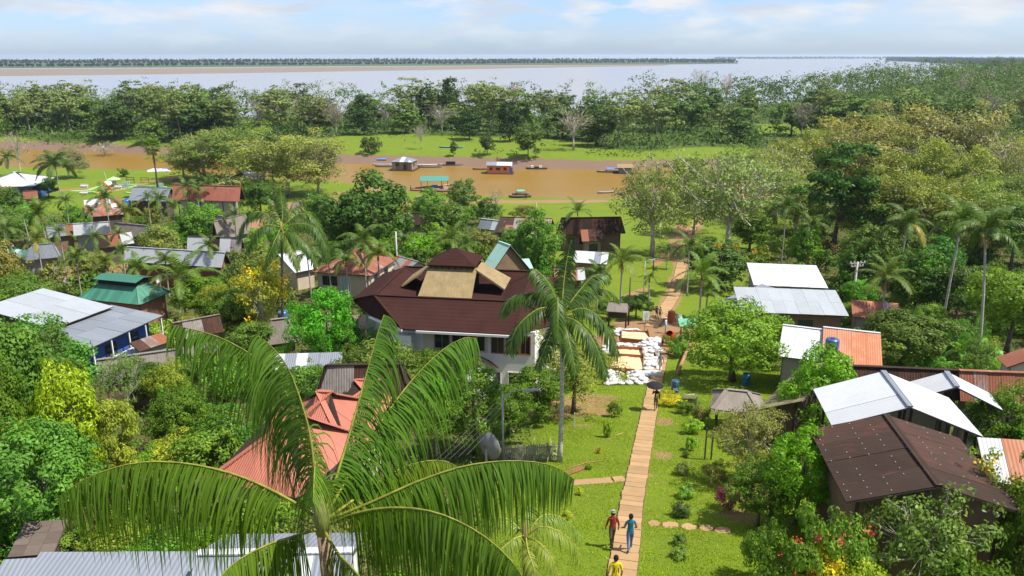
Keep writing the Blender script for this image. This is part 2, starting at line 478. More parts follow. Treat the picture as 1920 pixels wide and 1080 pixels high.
# ------------------------------------------------------------------ ground sheet
PATH_PX = [(1163, 1095), (1176, 1010), (1185, 940), (1197, 880), (1208, 820), (1218, 770), (1227, 725), (1236, 690), (1244, 650)]
PATH2_PX = [(1221, 612), (1238, 590), (1250, 575), (1262, 556), (1268, 538), (1275, 510), (1284, 470), (1296, 438), (1312, 410), (1326, 392)]
DIRT = [  # (px, py, radius m, strength)
    (1060, 765, 2.6, 1.0), (1100, 750, 2.4, 1.0), (1010, 780, 2.0, 0.8), (1150, 745, 1.4, .6), (1120, 770, 1.8, .9),
    (1240, 612, 3.4, 1.0), (1262, 625, 3.6, 1.0), (1225, 636, 3.4, 1.0), (1275, 606, 2.6, .9), (1180, 610, 3.0, .9), (1150, 640, 3.5, .9), (1210, 660, 3.0, .9), (1170, 690, 3.0, .9),
    (1415, 925, 1.8, .9), (1395, 965, 1.4, .7), (1440, 900, 1.5, .8), (1420, 870, 1.6, .8),
    (170, 505, 6, .9), (210, 500, 6, .9), (110, 520, 6, .7), (260, 500, 5, .7), (345, 340, 7, .6), (560, 385, 8, .7), (600, 372, 6, .6),
    (1385, 655, 4, .3), (1240, 890, .35, .6), (1238, 905, .35, .6), (1236, 922, .3, .5), (1064, 969, .5, .8), (1086, 927, .45, .8), (1140, 822, .5, .8), (1085, 877, .9, .5)]
TRAIL = [  # bare earth tracks: (pixel polyline, half width m)
    ([(770, 380), (900, 378), (1000, 378), (1130, 377)], 2.2),
    ([(640, 362), (700, 356), (790, 352), (900, 362), (1150, 372)], 2.6),
    ([(100, 358), (170, 352), (230, 350), (290, 340), (360, 327)], 1.6),
    ([(1230, 495), (1262, 468), (1278, 420)], 0.9), ([(1165, 560), (1215, 540)], .7),
    ([(1246, 870), (1249, 810), (1252, 770)], 0.10), ([(1060, 800), (1125, 795)], 0.2),
    ([(480, 425), (540, 395), (640, 372)], 3.0)]

def seg_dist(X, Y, pts):
    d = np.full(X.shape, 1e9)
    for (ax, ay), (bx, by) in zip(pts[:-1], pts[1:]):
        vx, vy = bx-ax, by-ay; L = vx*vx+vy*vy+1e-9
        t = np.clip(((X-ax)*vx+(Y-ay)*vy)/L, 0, 1)
        d = np.minimum(d, np.hypot(X-ax-t*vx, Y-ay-t*vy))
    return d

ys = [-60, -40, -25, -14, -6, 0, 4, 8, 11, 14]
y = 14.0
while y < 420: y += max(0.32, 0.0125*y); ys.append(y)
while y < 30000: y *= 1.06; ys.append(y)
ys.append(45000.0)
ys = np.array(ys)
us = np.linspace(-1, 1, 181); us = np.sign(us)*np.abs(us)**1.15
YY, UU = np.meshgrid(ys, us, indexing='ij')
XX = UU*(np.maximum(YY, 0)*0.95+42)
ZZ = terrain(XX, YY)
dirt = np.zeros(XX.shape)
for (px, py, r_, s_) in DIRT:
    p = G(px, py)
    d = np.hypot(XX-p.x, YY-p.y)+fbm(XX, YY, 0.9, 1.0)*r_*0.35
    dirt = np.maximum(dirt, s_*np.clip(1.35-d/r_, 0, 1))
for pts, w_ in TRAIL:
    P = [(g.x, g.y) for g in (G(*q) for q in pts)]
    d = seg_dist(XX, YY, P)+fbm(XX, YY, 0.5, 3.0)*w_*0.3
    dirt = np.maximum(dirt, 0.95*np.clip(1.5-d/w_, 0, 1))
PW = [G(*q) for q in PATH_PX]; PW2 = [G(*q) for q in PATH2_PX]
dpath = np.minimum(seg_dist(XX, YY, [(g.x, g.y) for g in PW]), seg_dist(XX, YY, [(g.x, g.y) for g in PW2]))
dirt = np.maximum(dirt, 0.55*np.clip(1.6-dpath/0.55, 0, 1))
dirt = np.maximum(dirt, 0.95*np.clip(1.6-seg_dist(XX, YY, [(g.x, g.y) for g in PW2])/1.1, 0, 1))
sF = YY-np.interp(XX, FB_X, FB_Y)+fbm(XX, YY, 0.06, 4.0)*3.0
tN = np.interp(XX, NB_X, NB_Y)-YY+fbm(XX, YY, 0.05, 2.0)*3.0
mud = np.clip(1.2-np.abs(sF-3)/6.5, 0, 1)
mud = np.maximum(mud, np.clip(1.0-np.abs(tN-1)/(4.0+3*fbm(XX, YY, .03, 5.)), 0, 1)*0.9)
lush = np.clip(0.5+0.6*fbm(XX, YY, 0.05, 7.0), 0, 1)
# leaf litter and weeds where trees close over the ground (the village gardens)
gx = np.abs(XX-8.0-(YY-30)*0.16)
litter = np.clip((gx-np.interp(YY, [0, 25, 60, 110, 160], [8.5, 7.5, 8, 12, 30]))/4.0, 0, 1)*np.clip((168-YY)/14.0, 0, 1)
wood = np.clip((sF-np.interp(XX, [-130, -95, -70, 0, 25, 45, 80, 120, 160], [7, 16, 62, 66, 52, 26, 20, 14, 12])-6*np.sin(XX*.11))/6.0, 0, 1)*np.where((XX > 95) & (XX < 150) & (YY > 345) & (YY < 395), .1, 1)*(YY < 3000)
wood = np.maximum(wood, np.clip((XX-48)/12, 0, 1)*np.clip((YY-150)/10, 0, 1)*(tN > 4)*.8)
nV, nU = XX.shape
idx = np.arange(nV*nU).reshape(nV, nU)
Q = np.stack([idx[:-1, :-1], idx[:-1, 1:], idx[1:, 1:], idx[1:, :-1]], -1).reshape(-1, 4)

t = NT('grass_ground'); v = t.world()
n1 = t.noise(v, 0.22, 6, 0.6); n2 = t.noise(v, 2.6, 6, 0.7); n3 = t.noise(v, 14, 4, 0.7)
c = t.mix(t.ramp(n1, [(0.3, 0.0), (0.7, 1.0)]), (0.092, 0.148, 0.011), (0.152, 0.195, 0.018))
c = t.mix(t.ramp(n2, [(0.35, 0.0), (0.75, 0.8)]), c, (0.180, 0.205, 0.018))
c = t.mix(t.ramp(n3, [(0.42, 0.55), (0.62, 0.0)]), c, (0.075, 0.120, 0.008))
c = t.mix(t.math('MULTIPLY', t.attr('lush'), t.ramp(n2, [(0.3, 0.25), (0.7, 0.6)])), c, (0.098, 0.168, 0.015))
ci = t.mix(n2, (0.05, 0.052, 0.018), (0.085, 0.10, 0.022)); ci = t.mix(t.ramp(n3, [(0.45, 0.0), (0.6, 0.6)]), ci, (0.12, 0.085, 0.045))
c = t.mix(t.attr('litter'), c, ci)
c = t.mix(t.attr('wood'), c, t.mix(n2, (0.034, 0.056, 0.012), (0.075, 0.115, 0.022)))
dm = t.math('ADD', t.attr('dirt'), t.math('MULTIPLY_ADD', n2, 0.9, -0.45))
earth = t.mix(n2, (0.19, 0.105, 0.048), (0.33, 0.21, 0.115)); earth = t.mix(t.ramp(n3, [(0.4, 0.0), (0.7, 0.45)]), earth, (0.13, 0.075, 0.04))
c = t.mix(t.ramp(dm, [(0.40, 0.0), (0.62, 1.0)]), c, earth)
mm = t.math('ADD', t.attr('mud'), t.math('MULTIPLY_ADD', t.noise(v, 0.35, 6, 0.7), 0.8, -0.4))
mudc = t.mix(n2, (0.11, 0.070, 0.052), (0.20, 0.135, 0.095))
c = t.mix(t.ramp(mm, [(0.42, 0.0), (0.60, 1.0)]), c, mudc)
M['ground'] = t.done(t.pbr(c, 0.95, 0.12, t.bump(t.math('ADD', n3, n2), 0.6, 0.06)))
me = np_mesh('ground', np.stack([XX, YY, ZZ], -1).reshape(-1, 3), Q, M['ground'],
             {'dirt': dirt.ravel(), 'mud': mud.ravel(), 'lush': lush.ravel(), 'litter': litter.ravel(), 'wood': wood.ravel()}, smooth=True)
tag(link('ground', me), kind='structure')

# ------------------------------------------------------------------ water: brown creek and wide pale river
def m_water(name, a, b, rough, bscale, bstr, streak, spec=0.5):
    t = NT(name); v = t.world(streak)
    n = t.noise(v, 0.05, 5, 0.6)
    col = t.mix(n, a, b)
    w = t.noise(t.world((1, 1.6, 1)), bscale, 4, 0.6)
    return t.done(t.pbr(col, rough, spec, t.bump(w, bstr, 0.2)))
M['creek'] = m_water('muddy_water', (0.172, 0.100, 0.019), (0.222, 0.136, 0.030), 0.3, 0.9, 0.12, (0.5, 1.5, 1), 0.05)
M['river'] = m_water('river_water', (0.20, 0.19, 0.185), (0.255, 0.245, 0.24), 0.2, 0.25, 0.15, (0.12, 1.0, 1), 0.3)
xs = np.unique(np.concatenate([np.linspace(-600, 1000, 33), [-30000, -8000, -2500, -1200, 1500, 2500, 5000, 12000, 30000]]))
mid = (np.interp(xs, FB_X, FB_Y)+np.interp(xs, AM_X, AM_Y))/2
def strip(name, y0, y1, mat):
    V = np.concatenate([np.stack([xs, y0, np.zeros_like(xs)], -1), np.stack([xs, y1, np.zeros_like(xs)], -1)])
    n = len(xs); i = np.arange(n-1)
    return tag(link(name, np_mesh(name, V, np.stack([i, i+1, n+i+1, n+i], -1), mat)), kind='structure')
strip('creek_water', np.interp(xs, NB_X, NB_Y)-60, mid, M['creek'])
strip('river_water', mid, np.full(len(xs), 44000.0), M['river'])

# ------------------------------------------------------------------ far shore: sand bar, low green bank, far woods
def land(name, near, far, z, mat, drop=2.5):
    """low land between two pixel lines on the water plane"""
    a = [GZ(px, py, 0) for px, py in near]; b = [GZ(px, py, 0) for px, py in far]
    V = []; rows = []
    for k, tt in enumerate((0, 0.06, 0.3, 0.7, 1.0)):
        row = []
        for p, q in zip(a, b):
            w = p.lerp(q, tt); row.append(len(V)); V.append((w.x, w.y, (-drop if k == 0 else z*(0.5 if k == 1 else 1.0)+0.3*math.sin(w.x*0.013+k))))
        rows.append(row)
    F = [(rows[k][i], rows[k][i+1], rows[k+1][i+1], rows[k+1][i]) for k in range(4) for i in range(len(a)-1)]
    return tag(MB().add(V, F).build(name, mat), kind='structure')
M['sandbar'] = m_plain('river_sand', (0.18, 0.145, 0.115), 0.95, 0.1, 0.12, 0.01, 0.0)
M['far_green'] = m_plain('far_bank_green', (0.055, 0.085, 0.03), 0.95, 0.1, 0.3, 0.02, 0.0)
land('sand_bar', [(-420, 147), (-100, 144.6), (60, 143), (300, 140.2), (600, 135.3), (800, 132), (1000, 127.5), (1250, 123.2)],
     [(-420, 131), (-100, 130.5), (60, 130), (300, 128.8), (600, 126.3), (800, 124.8), (1000, 123.2), (1250, 121.8)], 1.2, M['sandbar'])
land('far_bank', [(-500, 130.5), (-100, 130), (60, 129.6), (300, 128.4), (600, 125.9), (800, 124.5), (1000, 122.9), (1250, 121.6), (1385, 119.5)],
     [(-500, 112.5), (-100, 112.5), (60, 112.5), (300, 112.5), (600, 112), (800, 112), (1000, 112), (1250, 113), (1372, 115)], 2.4, M['far_green'])
land('right_bank', [(1660, 114.8), (1720, 117), (1780, 120.5), (1835, 125), (1900, 131.5), (1990, 142), (2150, 160)],
     [(1665, 110), (1720, 110), (1780, 110), (1835, 110), (1900, 110), (1990, 110), (2150, 110)], 4.0, M['far_green'])

def rot_frames(n, rs, up):
    """random unit normals leaning upward and two tangents"""
    nm = rs.normal(size=(n, 3)); nm[:, 2] += up; nm /= np.linalg.norm(nm, axis=1)[:, None]+1e-9
    a = rs.normal(size=(n, 3)); t1 = np.cross(nm, a); t1 /= np.linalg.norm(t1, axis=1)[:, None]+1e-9
    return nm, t1, np.cross(nm, t1)
def leaf_quads(C, size, rs, up=0.8, asp=0.55, nm=None):
    n = len(C)
    N_, T_, B_ = rot_frames(n, rs, up)
    if nm is not None:
        N_ = N_*0.55+nm; N_ /= np.linalg.norm(N_, axis=1)[:, None]+1e-9
        T_ = np.cross(N_, rs.normal(size=(n, 3))); T_ /= np.linalg.norm(T_, axis=1)[:, None]+1e-9
        B_ = np.cross(N_, T_)
    L = (np.asarray(size)*rs.uniform(0.65, 1.35, n))[:, None]
    a = C-T_*L*0.5; b = C+B_*L*asp*0.5+T_*L*0.05; c_ = C+T_*L*0.5-N_*L*0.08; d = C-B_*L*asp*0.5+T_*L*0.05
    V = np.stack([a, b, c_, d], 1).reshape(-1, 3)
    return V, np.arange(4*n, dtype=np.int32).reshape(n, 4)

def far_wood(name, near, far, rows, step, H, seed, color, leafs=26, size=6.5):
    """one mass of distant canopy: crowns of loose leaf clumps standing on the bank"""
    rs = np.random.RandomState(seed)
    C = []; S = []; Tn = []; NM = []
    a = [GZ(px, py, 0) for px, py in near]; b = [GZ(px, py, 0) for px, py in far]
    for r_ in range(rows):
        pts = [p.lerp(q, r_/max(1, rows-1)*0.5) for p, q in zip(a, b)]
        for p, q in zip(pts[:-1], pts[1:]):
            L = (q-p).length; n = max(1, int(L/step))
            for k in range(n):
                w = p.lerp(q, (k+rs.uniform())/n)
                h = H*rs.uniform(0.66, 1.0)*(0.55 if r_ == 0 else 1.0)*(0.88+0.26*float(fbm(w.x, w.y, 0.0035, seed))+0.14*float(fbm(w.x, w.y, 0.02, seed+2))); cr = rs.uniform(4.5, 8.5)
                m = int(leafs*rs.uniform(0.7, 1.2))
                o = rs.normal(size=(m, 3)); o /= np.linalg.norm(o, axis=1)[:, None]
                rr = rs.uniform(0.5, 1.0, m)[:, None]
                ctr = np.array([w.x+rs.uniform(-4, 4), w.y+rs.uniform(-6, 6), 2.0+h*0.55])
                C.append(ctr+o*rr*np.array([cr, cr, h*0.45])); NM.append(o)
                S.append(np.full(m, size)); Tn.append(np.clip(0.3+0.45*float(fbm(w.x, w.y, 0.006, seed+5))+rs.uniform(-.2, .3)+rs.uniform(0, 0.3, m), 0, 1))
    C = np.concatenate(C); S = np.concatenate(S); Tn = np.concatenate(Tn); NM = np.concatenate(NM)
    V, Qd = leaf_quads(C, S, rs, 0.5, 0.8, NM)
    o = link(name, np_mesh(name, V, Qd, M['leaf_far'], {'tint': np.repeat(Tn, 4)}), color=color)
    return tag(o, kind='stuff')
far_wood('far_shore_forest', [(-480, 126), (-100, 126), (60, 125.8), (300, 124.6), (600, 122), (800, 121), (1000, 119.5), (1250, 118.2), (1384, 118.4)],
         [(-480, 114), (-100, 114), (60, 114), (300, 114), (600, 113), (800, 113), (1000, 113), (1250, 113), (1372, 115)], 3, 11, 24, 3, (0.006, 0.014, 0.008))
far_wood('horizon_forest', [(1340, 110.6), (1500, 110.2), (1700, 109.8)], [(1340, 108.5), (1500, 108.5), (1700, 108.5)], 2, 24, 26, 5, (0.018, 0.03, 0.018), 16, 16)
far_wood('right_shore_forest', [(1662, 114.2), (1720, 116.2), (1780, 119.5), (1835, 123.5), (1900, 129.5), (1990, 139), (2150, 155)],
         [(1665, 110), (1720, 110), (1780, 110), (1835, 110), (1900, 110), (1990, 110), (2150, 110)], 6, 11, 30, 8, (0.014, 0.027, 0.013))

# ------------------------------------------------------------------ haze: one closed box of thin even air
t = NT('thin_haze')
pv = t.node('ShaderNodeVolumePrincipled', {'Color': (0.70, 0.85, 1.0), 'Density': 0.00006, 'Anisotropy': 0.2})
t.l.new(pv.outputs[0], t.out.inputs['Volume'])
hz = MB().box(-48000, 48000, -120, 47000, -4.5, 60).build('haze', t.mat)
tag(hz, kind='stuff')
# ------------------------------------------------------------------ vegetation: shared meshes
def crown_np(seed, H, Rr, lo, nclump, nleaf, leaf, cr, up=0.7, asp=0.55, shell=0.5, lump=0.35, flat=0.6, top=1.0, rough=1.0):
    """leaf quads in clumps through an uneven crown volume; returns verts, quads, tint, clump centres"""
    rs = np.random.RandomState(seed)
    d = rs.normal(size=(nclump, 3)); d[:, 2] = d[:, 2]*0.9+0.15; d /= np.linalg.norm(d, axis=1)[:, None]
    ph = rs.uniform(0, 6, 6)
    lumpf = 1+lump*(np.sin(d[:, 0]*3.1+ph[0])*np.cos(d[:, 1]*2.7+ph[1])+0.6*np.sin(d[:, 2]*4+ph[2]+d[:, 0]*2.5))
    r = (shell+(1-shell)*rs.uniform(0, 1, nclump)**0.6)*lumpf
    c0 = np.array([0, 0, (lo+H)/2]); rad = np.array([Rr, Rr, (H-lo)/2])
    C = c0+d*r[:, None]*rad*0.88
    C[:, 2] = np.clip(C[:, 2], lo*0.9, H)
    if top < 1.0:
        k = (C[:, 2]-lo)/(H-lo+1e-6); C[:, :2] *= (1-(1-top)*k)[:, None]
    crs = cr*rs.uniform(0.6, 1.35, nclump)
    reps = np.maximum(3, (nleaf*rs.uniform(0.6, 1.3, nclump)*(crs/cr)**1.5)).astype(int)
    ids = np.repeat(np.arange(nclump), reps); n = len(ids)
    o = rs.normal(size=(n, 3)); o[:, 2] = o[:, 2]*flat+0.15; ol = np.linalg.norm(o, axis=1)[:, None]
    o = o/ol*rs.uniform(0.35, 1.0, n)[:, None]**0.6
    P = C[ids]+o*crs[ids][:, None]*np.array([1, 1, flat+0.25])
    V, Q = leaf_quads(P, np.full(n, leaf), rs, up, asp, o*0.9*rough+d[ids]*0.3)
    tint = np.clip(rs.uniform(0, 1, nclump)[ids]*0.55+rs.uniform(0, 0.45, n), 0, 1)
    return V, Q, np.repeat(tint, 4), C

def limbs_np(seed, H, lo, C, tr, k, n=5, bend=0.4, thin=0.02, fork=0.5):
    rs = np.random.RandomState(seed+99)
    mb = MB()
    hs = np.linspace(0, 1, 6); ox, oy = rs.normal(0, bend, 2)
    pts = [Vector((ox*h*h, oy*h*h, H*0.72*h)) for h in hs]
    mb.tube(pts, [tr*(1.25-h*0.25 if h < .2 else 1.1-0.85*h) for h in hs], 7)
    sel = rs.permutation(len(C))[:k]
    for i in sel:
        e = Vector(C[i]); s_ = rs.uniform(0.35, 0.9); s = pts[0].lerp(pts[-1], s_)
        s = Vector((ox*s_*s_, oy*s_*s_, H*0.72*s_))
        m = s.lerp(e, 0.5)+Vector((rs.normal(0, .2), rs.normal(0, .2), -0.05*(e-s).length+rs.uniform(0, .5)))
        r0 = tr*0.42*(1.1-s_)
        mb.tube([s, s.lerp(m, .5)+Vector((0, 0, .1)), m, e], [r0, r0*0.75, r0*0.5, thin], n, cap=False)
        if rs.uniform() < fork:
            e2 = e+Vector(rs.normal(0, 0.055*H, 3)); mb.tube([m, m.lerp(e2, .55), e2], [r0*.45, r0*.3, thin*.8], 4, cap=False)
    return mb

KIND = {}       # kind -> list of (crown mesh, trunk mesh, H, R)
def kind(name, nvar, H, Rr, lo, nclump, nleaf, leaf, cr, tr, k, leafmat='leaf', bend=0.4, fork=0.5, thin=0.02, ns=5, **kw):
    L = []
    for s in range(nvar):
        seed = hash_(name)+s*17
        V, Q, tn, C = crown_np(seed, H, Rr, lo, nclump, nleaf, leaf, cr, **kw)
        cm = np_mesh(name+'_crown', V, Q, M[leafmat], {'tint': tn})
        tm = limbs_np(seed, H, lo, C, tr, k, ns, bend, thin, fork).mesh(name+'_trunk', M['bark'], True)
        L.append((cm, tm, H, Rr))
    KIND[name] = L
def hash_(s): return sum(ord(c)*(i*7+3) for i, c in enumerate(s)) % 9973

#    name        n   H    R   lo  ncl nleaf leaf  cr   tr   k
kind('dense',    3, 9.0, 4.0, 2.2, 150, 105, 0.27, 0.75, 0.24, 16, shell=0.6, lump=0.35)          # near, broad dense garden tree
kind('mango',    2, 7.0, 3.2, 1.2, 130, 95, 0.27, 0.62, 0.20, 14, 'leaf_gloss', asp=0.36, shell=0.62, lump=0.25, up=0.3)
kind('airy',     3, 9.0, 4.0, 2.4, 120, 62, 0.22, 0.72, 0.20, 34, shell=0.35, lump=0.45, fork=0.9, thin=0.03)  # loose crown, branches show
kind('bush',     3, 3.0, 2.0, 0.1, 70, 75, 0.19, 0.48, 0.06, 12, shell=0.4, lump=0.4)
kind('smallbush', 3, 1.0, 0.65, 0.05, 46, 85, 0.085, 0.18, 0.03, 8, shell=0.4, lump=0.25)
kind('rubber',   2, 6.0, 3.4, 0.6, 95, 52, 0.24, 0.55, 0.10, 46, 'leaf_gloss', shell=0.3, lump=0.4, asp=0.5, fork=0.9, thin=0.018)
kind('mid',      3, 12.0, 5.2, 2.6, 130, 52, 0.50, 1.05, 0.28, 14, shell=0.6, lump=0.38)
kind('midolive', 4, 13.0, 6.2, 1.8, 220, 78, 0.31, 1.05, 0.26, 90, shell=0.3, lump=0.45, fork=1.0, thin=0.045, bend=.9)
kind('midbare',  3, 13.0, 6.2, 2.2, 190, 34, 0.33, 1.00, 0.30, 110, shell=0.3, lump=0.4, fork=1.0, thin=0.06, bend=.9)
kind('tiered',   2, 18.0, 6.0, 4.5, 80, 95, 0.55, 1.35, 0.35, 26, shell=0.55, lump=0.5, flat=0.4)
kind('far',      4, 15.0, 5.0, 1.0, 95, 30, 0.85, 1.35, 0.22, 8, 'leaf_far', shell=0.55, lump=0.4, ns=4)
kind('farpale',  4, 18.0, 5.0, 5.5, 85, 22, 0.80, 1.25, 0.20, 18, 'leaf_far', shell=0.4, lump=0.5, flat=0.35, fork=0.7, thin=0.06, ns=4)
kind('farbare',  3, 17.0, 6.0, 6.0, 80, 5, 0.55, 1.2, 0.24, 70, 'leaf_far', shell=0.35, lump=0.35, fork=1.0, thin=0.06, ns=4)
kind('farbush',  3, 5.0, 4.0, 0.0, 46, 24, 0.70, 1.0, 0.12, 4, 'leaf_far', shell=0.5, lump=0.4, ns=4)

def plant(kd, base, h, w, color, name, label, group=None, bark=(0.17, 0.145, 0.12), v=None, rz=None, cat='tree', sink=0.05):
    L = KIND[kd]; cm, tm, H, Rr = L[rnd.randrange(len(L)) if v is None else v % len(L)]
    e = empty(name, (base.x, base.y, base.z-sink), rnd.uniform(0, 6.28) if rz is None else rz, label, cat, group)
    s = (w/(2*Rr), w/(2*Rr)*rnd.uniform(0.92, 1.08), h/H)
    link('crown', cm, e, scale=s, color=color)
    link('trunk' if cat == 'tree' else 'stem', tm, e, scale=s, color=bark)
    return e

def tree_px(kd, px, base, top, wpx, color, name, label, group=None, cat='tree', **k):
    """tree standing where its foot shows at row `base`, reaching up to row `top`, wpx pixels wide"""
    b = G(px, base); h = max(0.4, top_h(b, top)); w = wpx*depth_of(b)/FPX
    return plant(kd, b, h, w, color, name, label, group, cat=cat, **k)

# ------------------------------------------------------------------ palms
def frond_mesh(name, pts, nleaf, leaf_len, width, seed, hang=0.75, side=(1, 1), seg=4, rachis=0.03, spread=0.75, ragged=0.15, mat='frond', start=0.12, lift=0.15, fwd=0.8):
    """feather leaf along the given rachis curve; leaflets leave both sides and hang; returns leaflet mesh and rachis mesh"""
    rs = np.random.RandomState(seed)
    P = np.array([tuple(p) for p in pts], float)
    # smooth the control points (Catmull-Rom)
    Pe = np.vstack([2*P[0]-P[1], P, 2*P[-1]-P[-2]])
    S = []
    for i in range(1, len(Pe)-2):
        for u in np.linspace(0, 1, 14, endpoint=False):
            a, b, c, d = Pe[i-1], Pe[i], Pe[i+1], Pe[i+2]
            S.append(0.5*((2*b)+(-a+c)*u+(2*a-5*b+4*c-d)*u*u+(-a+3*b-3*c+d)*u**3))
    S.append(P[-1]); S = np.array(S)
    seglen = np.linalg.norm(np.diff(S, axis=0), axis=1); cum = np.concatenate([[0], np.cumsum(seglen)]); Lt = cum[-1]
    def at(u):
        return np.array([np.interp(u*Lt, cum, S[:, k]) for k in range(3)]).T
    us = np.linspace(start, 0.995, nleaf)
    V = []; Q = []; Tn = []
    for sd in (-1, 1):
        u = np.clip(us+rs.normal(0, 0.25/nleaf, nleaf), 0, 0.999)
        p = at(u); tg = at(np.minimum(u+0.02, 1))-at(np.maximum(u-0.02, 0)); tg /= np.linalg.norm(tg, axis=1)[:, None]+1e-9
        up = np.array([0, 0, 1.0])
        sv_ = np.cross(tg, up); nl = np.linalg.norm(sv_, axis=1)[:, None]
        sv_ = np.where(nl > 0.15, sv_/(nl+1e-9), np.array([1.0, 0, 0])); nrm = np.cross(sv_, tg)
        prof = np.clip(np.sin(np.pi*np.clip(u*0.86+0.10, 0, 1))**0.55, 0.22, 1)*side[0 if sd < 0 else 1]
        LL = leaf_len*prof*rs.uniform(1-ragged, 1+ragged*0.5, nleaf)
        fw = fwd*(0.4+0.6*u)
        dirv = sv_*sd*spread+tg*fw[:, None]+nrm*(lift+rs.normal(0, 0.10, nleaf))[:, None]+rs.normal(0, 0.05, (nleaf, 3))
        dirv /= np.linalg.norm(dirv, axis=1)[:, None]
        pos = p.copy(); rows = []
        wd = width*(0.75+0.25*prof)
        for j in range(seg+1):
            f = j/seg
            wv = np.cross(dirv, nrm*0.6+sv_*sd*0.25); wv = tg-dirv*np.sum(tg*dirv, 1)[:, None]; wv /= np.linalg.norm(wv, axis=1)[:, None]+1e-9
            ww = (wd*(0.55 if j == 0 else (1.0-0.9*f**2.2)))[:, None]*0.5
            rows.append((pos-wv*ww, pos+wv*ww))
            g = hang*(0.35+0.65*f)*rs.uniform(0.75, 1.2, nleaf)
            dirv = dirv+np.array([0, 0, -1.0])*g[:, None]*(2.2/seg)
            dirv /= np.linalg.norm(dirv, axis=1)[:, None]
            pos = pos+dirv*(LL/seg)[:, None]
        b0 = len(V) and sum(len(x) for x in V)
        arr = np.stack([r for pr in rows for r in pr], 1)          # nleaf, 2*(seg+1), 3
        m = 2*(seg+1); base_i = b0+np.arange(nleaf)[:, None]*m
        for j in range(seg):
            q = np.stack([base_i[:, 0]+2*j, base_i[:, 0]+2*j+1, base_i[:, 0]+2*j+3, base_i[:, 0]+2*j+2], -1)
            Q.append(q)
        V.append(arr.reshape(-1, 3)); tl = rs.uniform(0.15, 0.72, nleaf); Tn.append(np.repeat(tl, m))
    V = np.concatenate(V); Q = np.concatenate(Q); Tn = np.concatenate(Tn)
    me = np_mesh(name+'_leaflets', V, Q, M[mat], {'tint': Tn}, smooth=False)
    k = np.linspace(0, 1, 18); C = at(k)
    rm = MB().tube([Vector(c) for c in C], [rachis*(1.15-f) for f in k], 5).mesh(name+'_rachis', M['bark'], True)
    return me, rm

def std_frond(seed, L, rise, droop, nleaf, leaf_len, width, hang, seg=3, **k):
    pts = []
    for f in (0, 0.2, 0.45, 0.7, 0.88, 1.0):
        x = L*(f-0.10*droop*f*f); z = L*(rise*f-droop*f*f)
        pts.append(Vector((x, 0, z)))
    return frond_mesh('frond', pts, nleaf, leaf_len, width, seed, hang, seg=seg, rachis=0.022*L/2.5, **k)
PALM = {
    'coarse': [std_frond(11+i, 2.6, 0.85-0.12*i, 0.75+0.12*i, 34, 0.66, 0.085, 0.75, 2) for i in range(3)],
    'fine':   [std_frond(31+i, 3.0, 0.95-0.13*i, 0.85+0.10*i, 62, 0.85, 0.062, 1.1, 3) for i in range(3)],
    'coco':   [std_frond(51+i, 3.4, 0.80-0.15*i, 0.62+0.10*i, 54, 0.75, 0.06, 0.45, 3) for i in range(3)]}
PT = {}
def palm_trunk(h, r, lean, seed):
    rs = random.Random(seed)
    a = rs.uniform(0, 6.28)
    pts = [Vector((math.cos(a)*lean*h*(f**1.4), math.sin(a)*lean*h*(f**1.4), h*f)) for f in np.linspace(0, 1, 9)]
    return pts, MB().tube(pts, [r*(1.5 if i == 0 else 1.15-0.35*i/8) for i in range(9)], 8)
def palm(base, h, kd, spread, n, color, label, group=None, lean=0.0, seed=0, r=0.09, elev=(1.25, -0.35), bunch=True, name='palm_tree', trunkcol=(0.40, 0.37, 0.33), old=0.0):
    """slim palm: trunk, crownshaft, feather fronds as parts"""
    rs = random.Random(seed+5)
    e = empty(name, (base.x, base.y, base.z-0.05), 0, label, 'palm', group)
    pts, tb = palm_trunk(h, r, lean, seed)
    tb.build('trunk', M['palm_trunk'], e, True, color=trunkcol)
    topp = pts[-1]
    sh = MB().tube([topp-Vector((0, 0, 0.05)), topp+Vector((0, 0, 0.35)), topp+Vector((0, 0, 0.75))], [r*0.95, r*1.15, r*0.5], 8)
    sh.build('crownshaft', M['paint'], e, True, color=(0.16, 0.20, 0.05))
    sc = spread/2.6 if kd == 'coarse' else spread/3.0 if kd == 'fine' else spread/3.4
    for i in range(n):
        f = (i+0.5)/n
        a = i*2.39996+rs.uniform(-.25, .25)
        el = elev[0]+(elev[1]-elev[0])*f**0.8+rs.uniform(-.1, .1)
        lm, rm = PALM[kd][min(2, int(f*3))]
        s = sc*rs.uniform(0.86, 1.1)*(0.85 if f < .12 else 1)
        col = color
        if f > 1-old: col = (0.22, 0.20, 0.03)
        fr = link('frond', lm, e, topp+Vector((0, 0, 0.5)), (0, -el*0.75, a), (s, s, s), col)
        link('rachis', rm, fr, color=(0.20, 0.22, 0.05))
    if bunch:
        b = MB()
        for i in range(22):
            a = rs.uniform(0, 6.28); d = rs.uniform(.15, .55)
            b.tube([topp, topp+Vector((math.cos(a)*d*.6, math.sin(a)*d*.6, .05)), topp+Vector((math.cos(a)*d, math.sin(a)*d, -0.45-rs.random()*.45))], [.02, .018, .012], 4)
        b.build('flower_stalk', M['bark'], e, color=(0.34, 0.20, 0.09))
    return e
def palm_px(px, base, crown, wpx, kd, n, color, label, group=None, **k):
    b = G(px, base); h = max(1.0, top_h(b, crown)-0.5); sp_ = wpx*depth_of(b)/FPX/2
    return palm(b, h, kd, sp_*1.12, n, color, label, group, seed=int(px*3+base), **k)

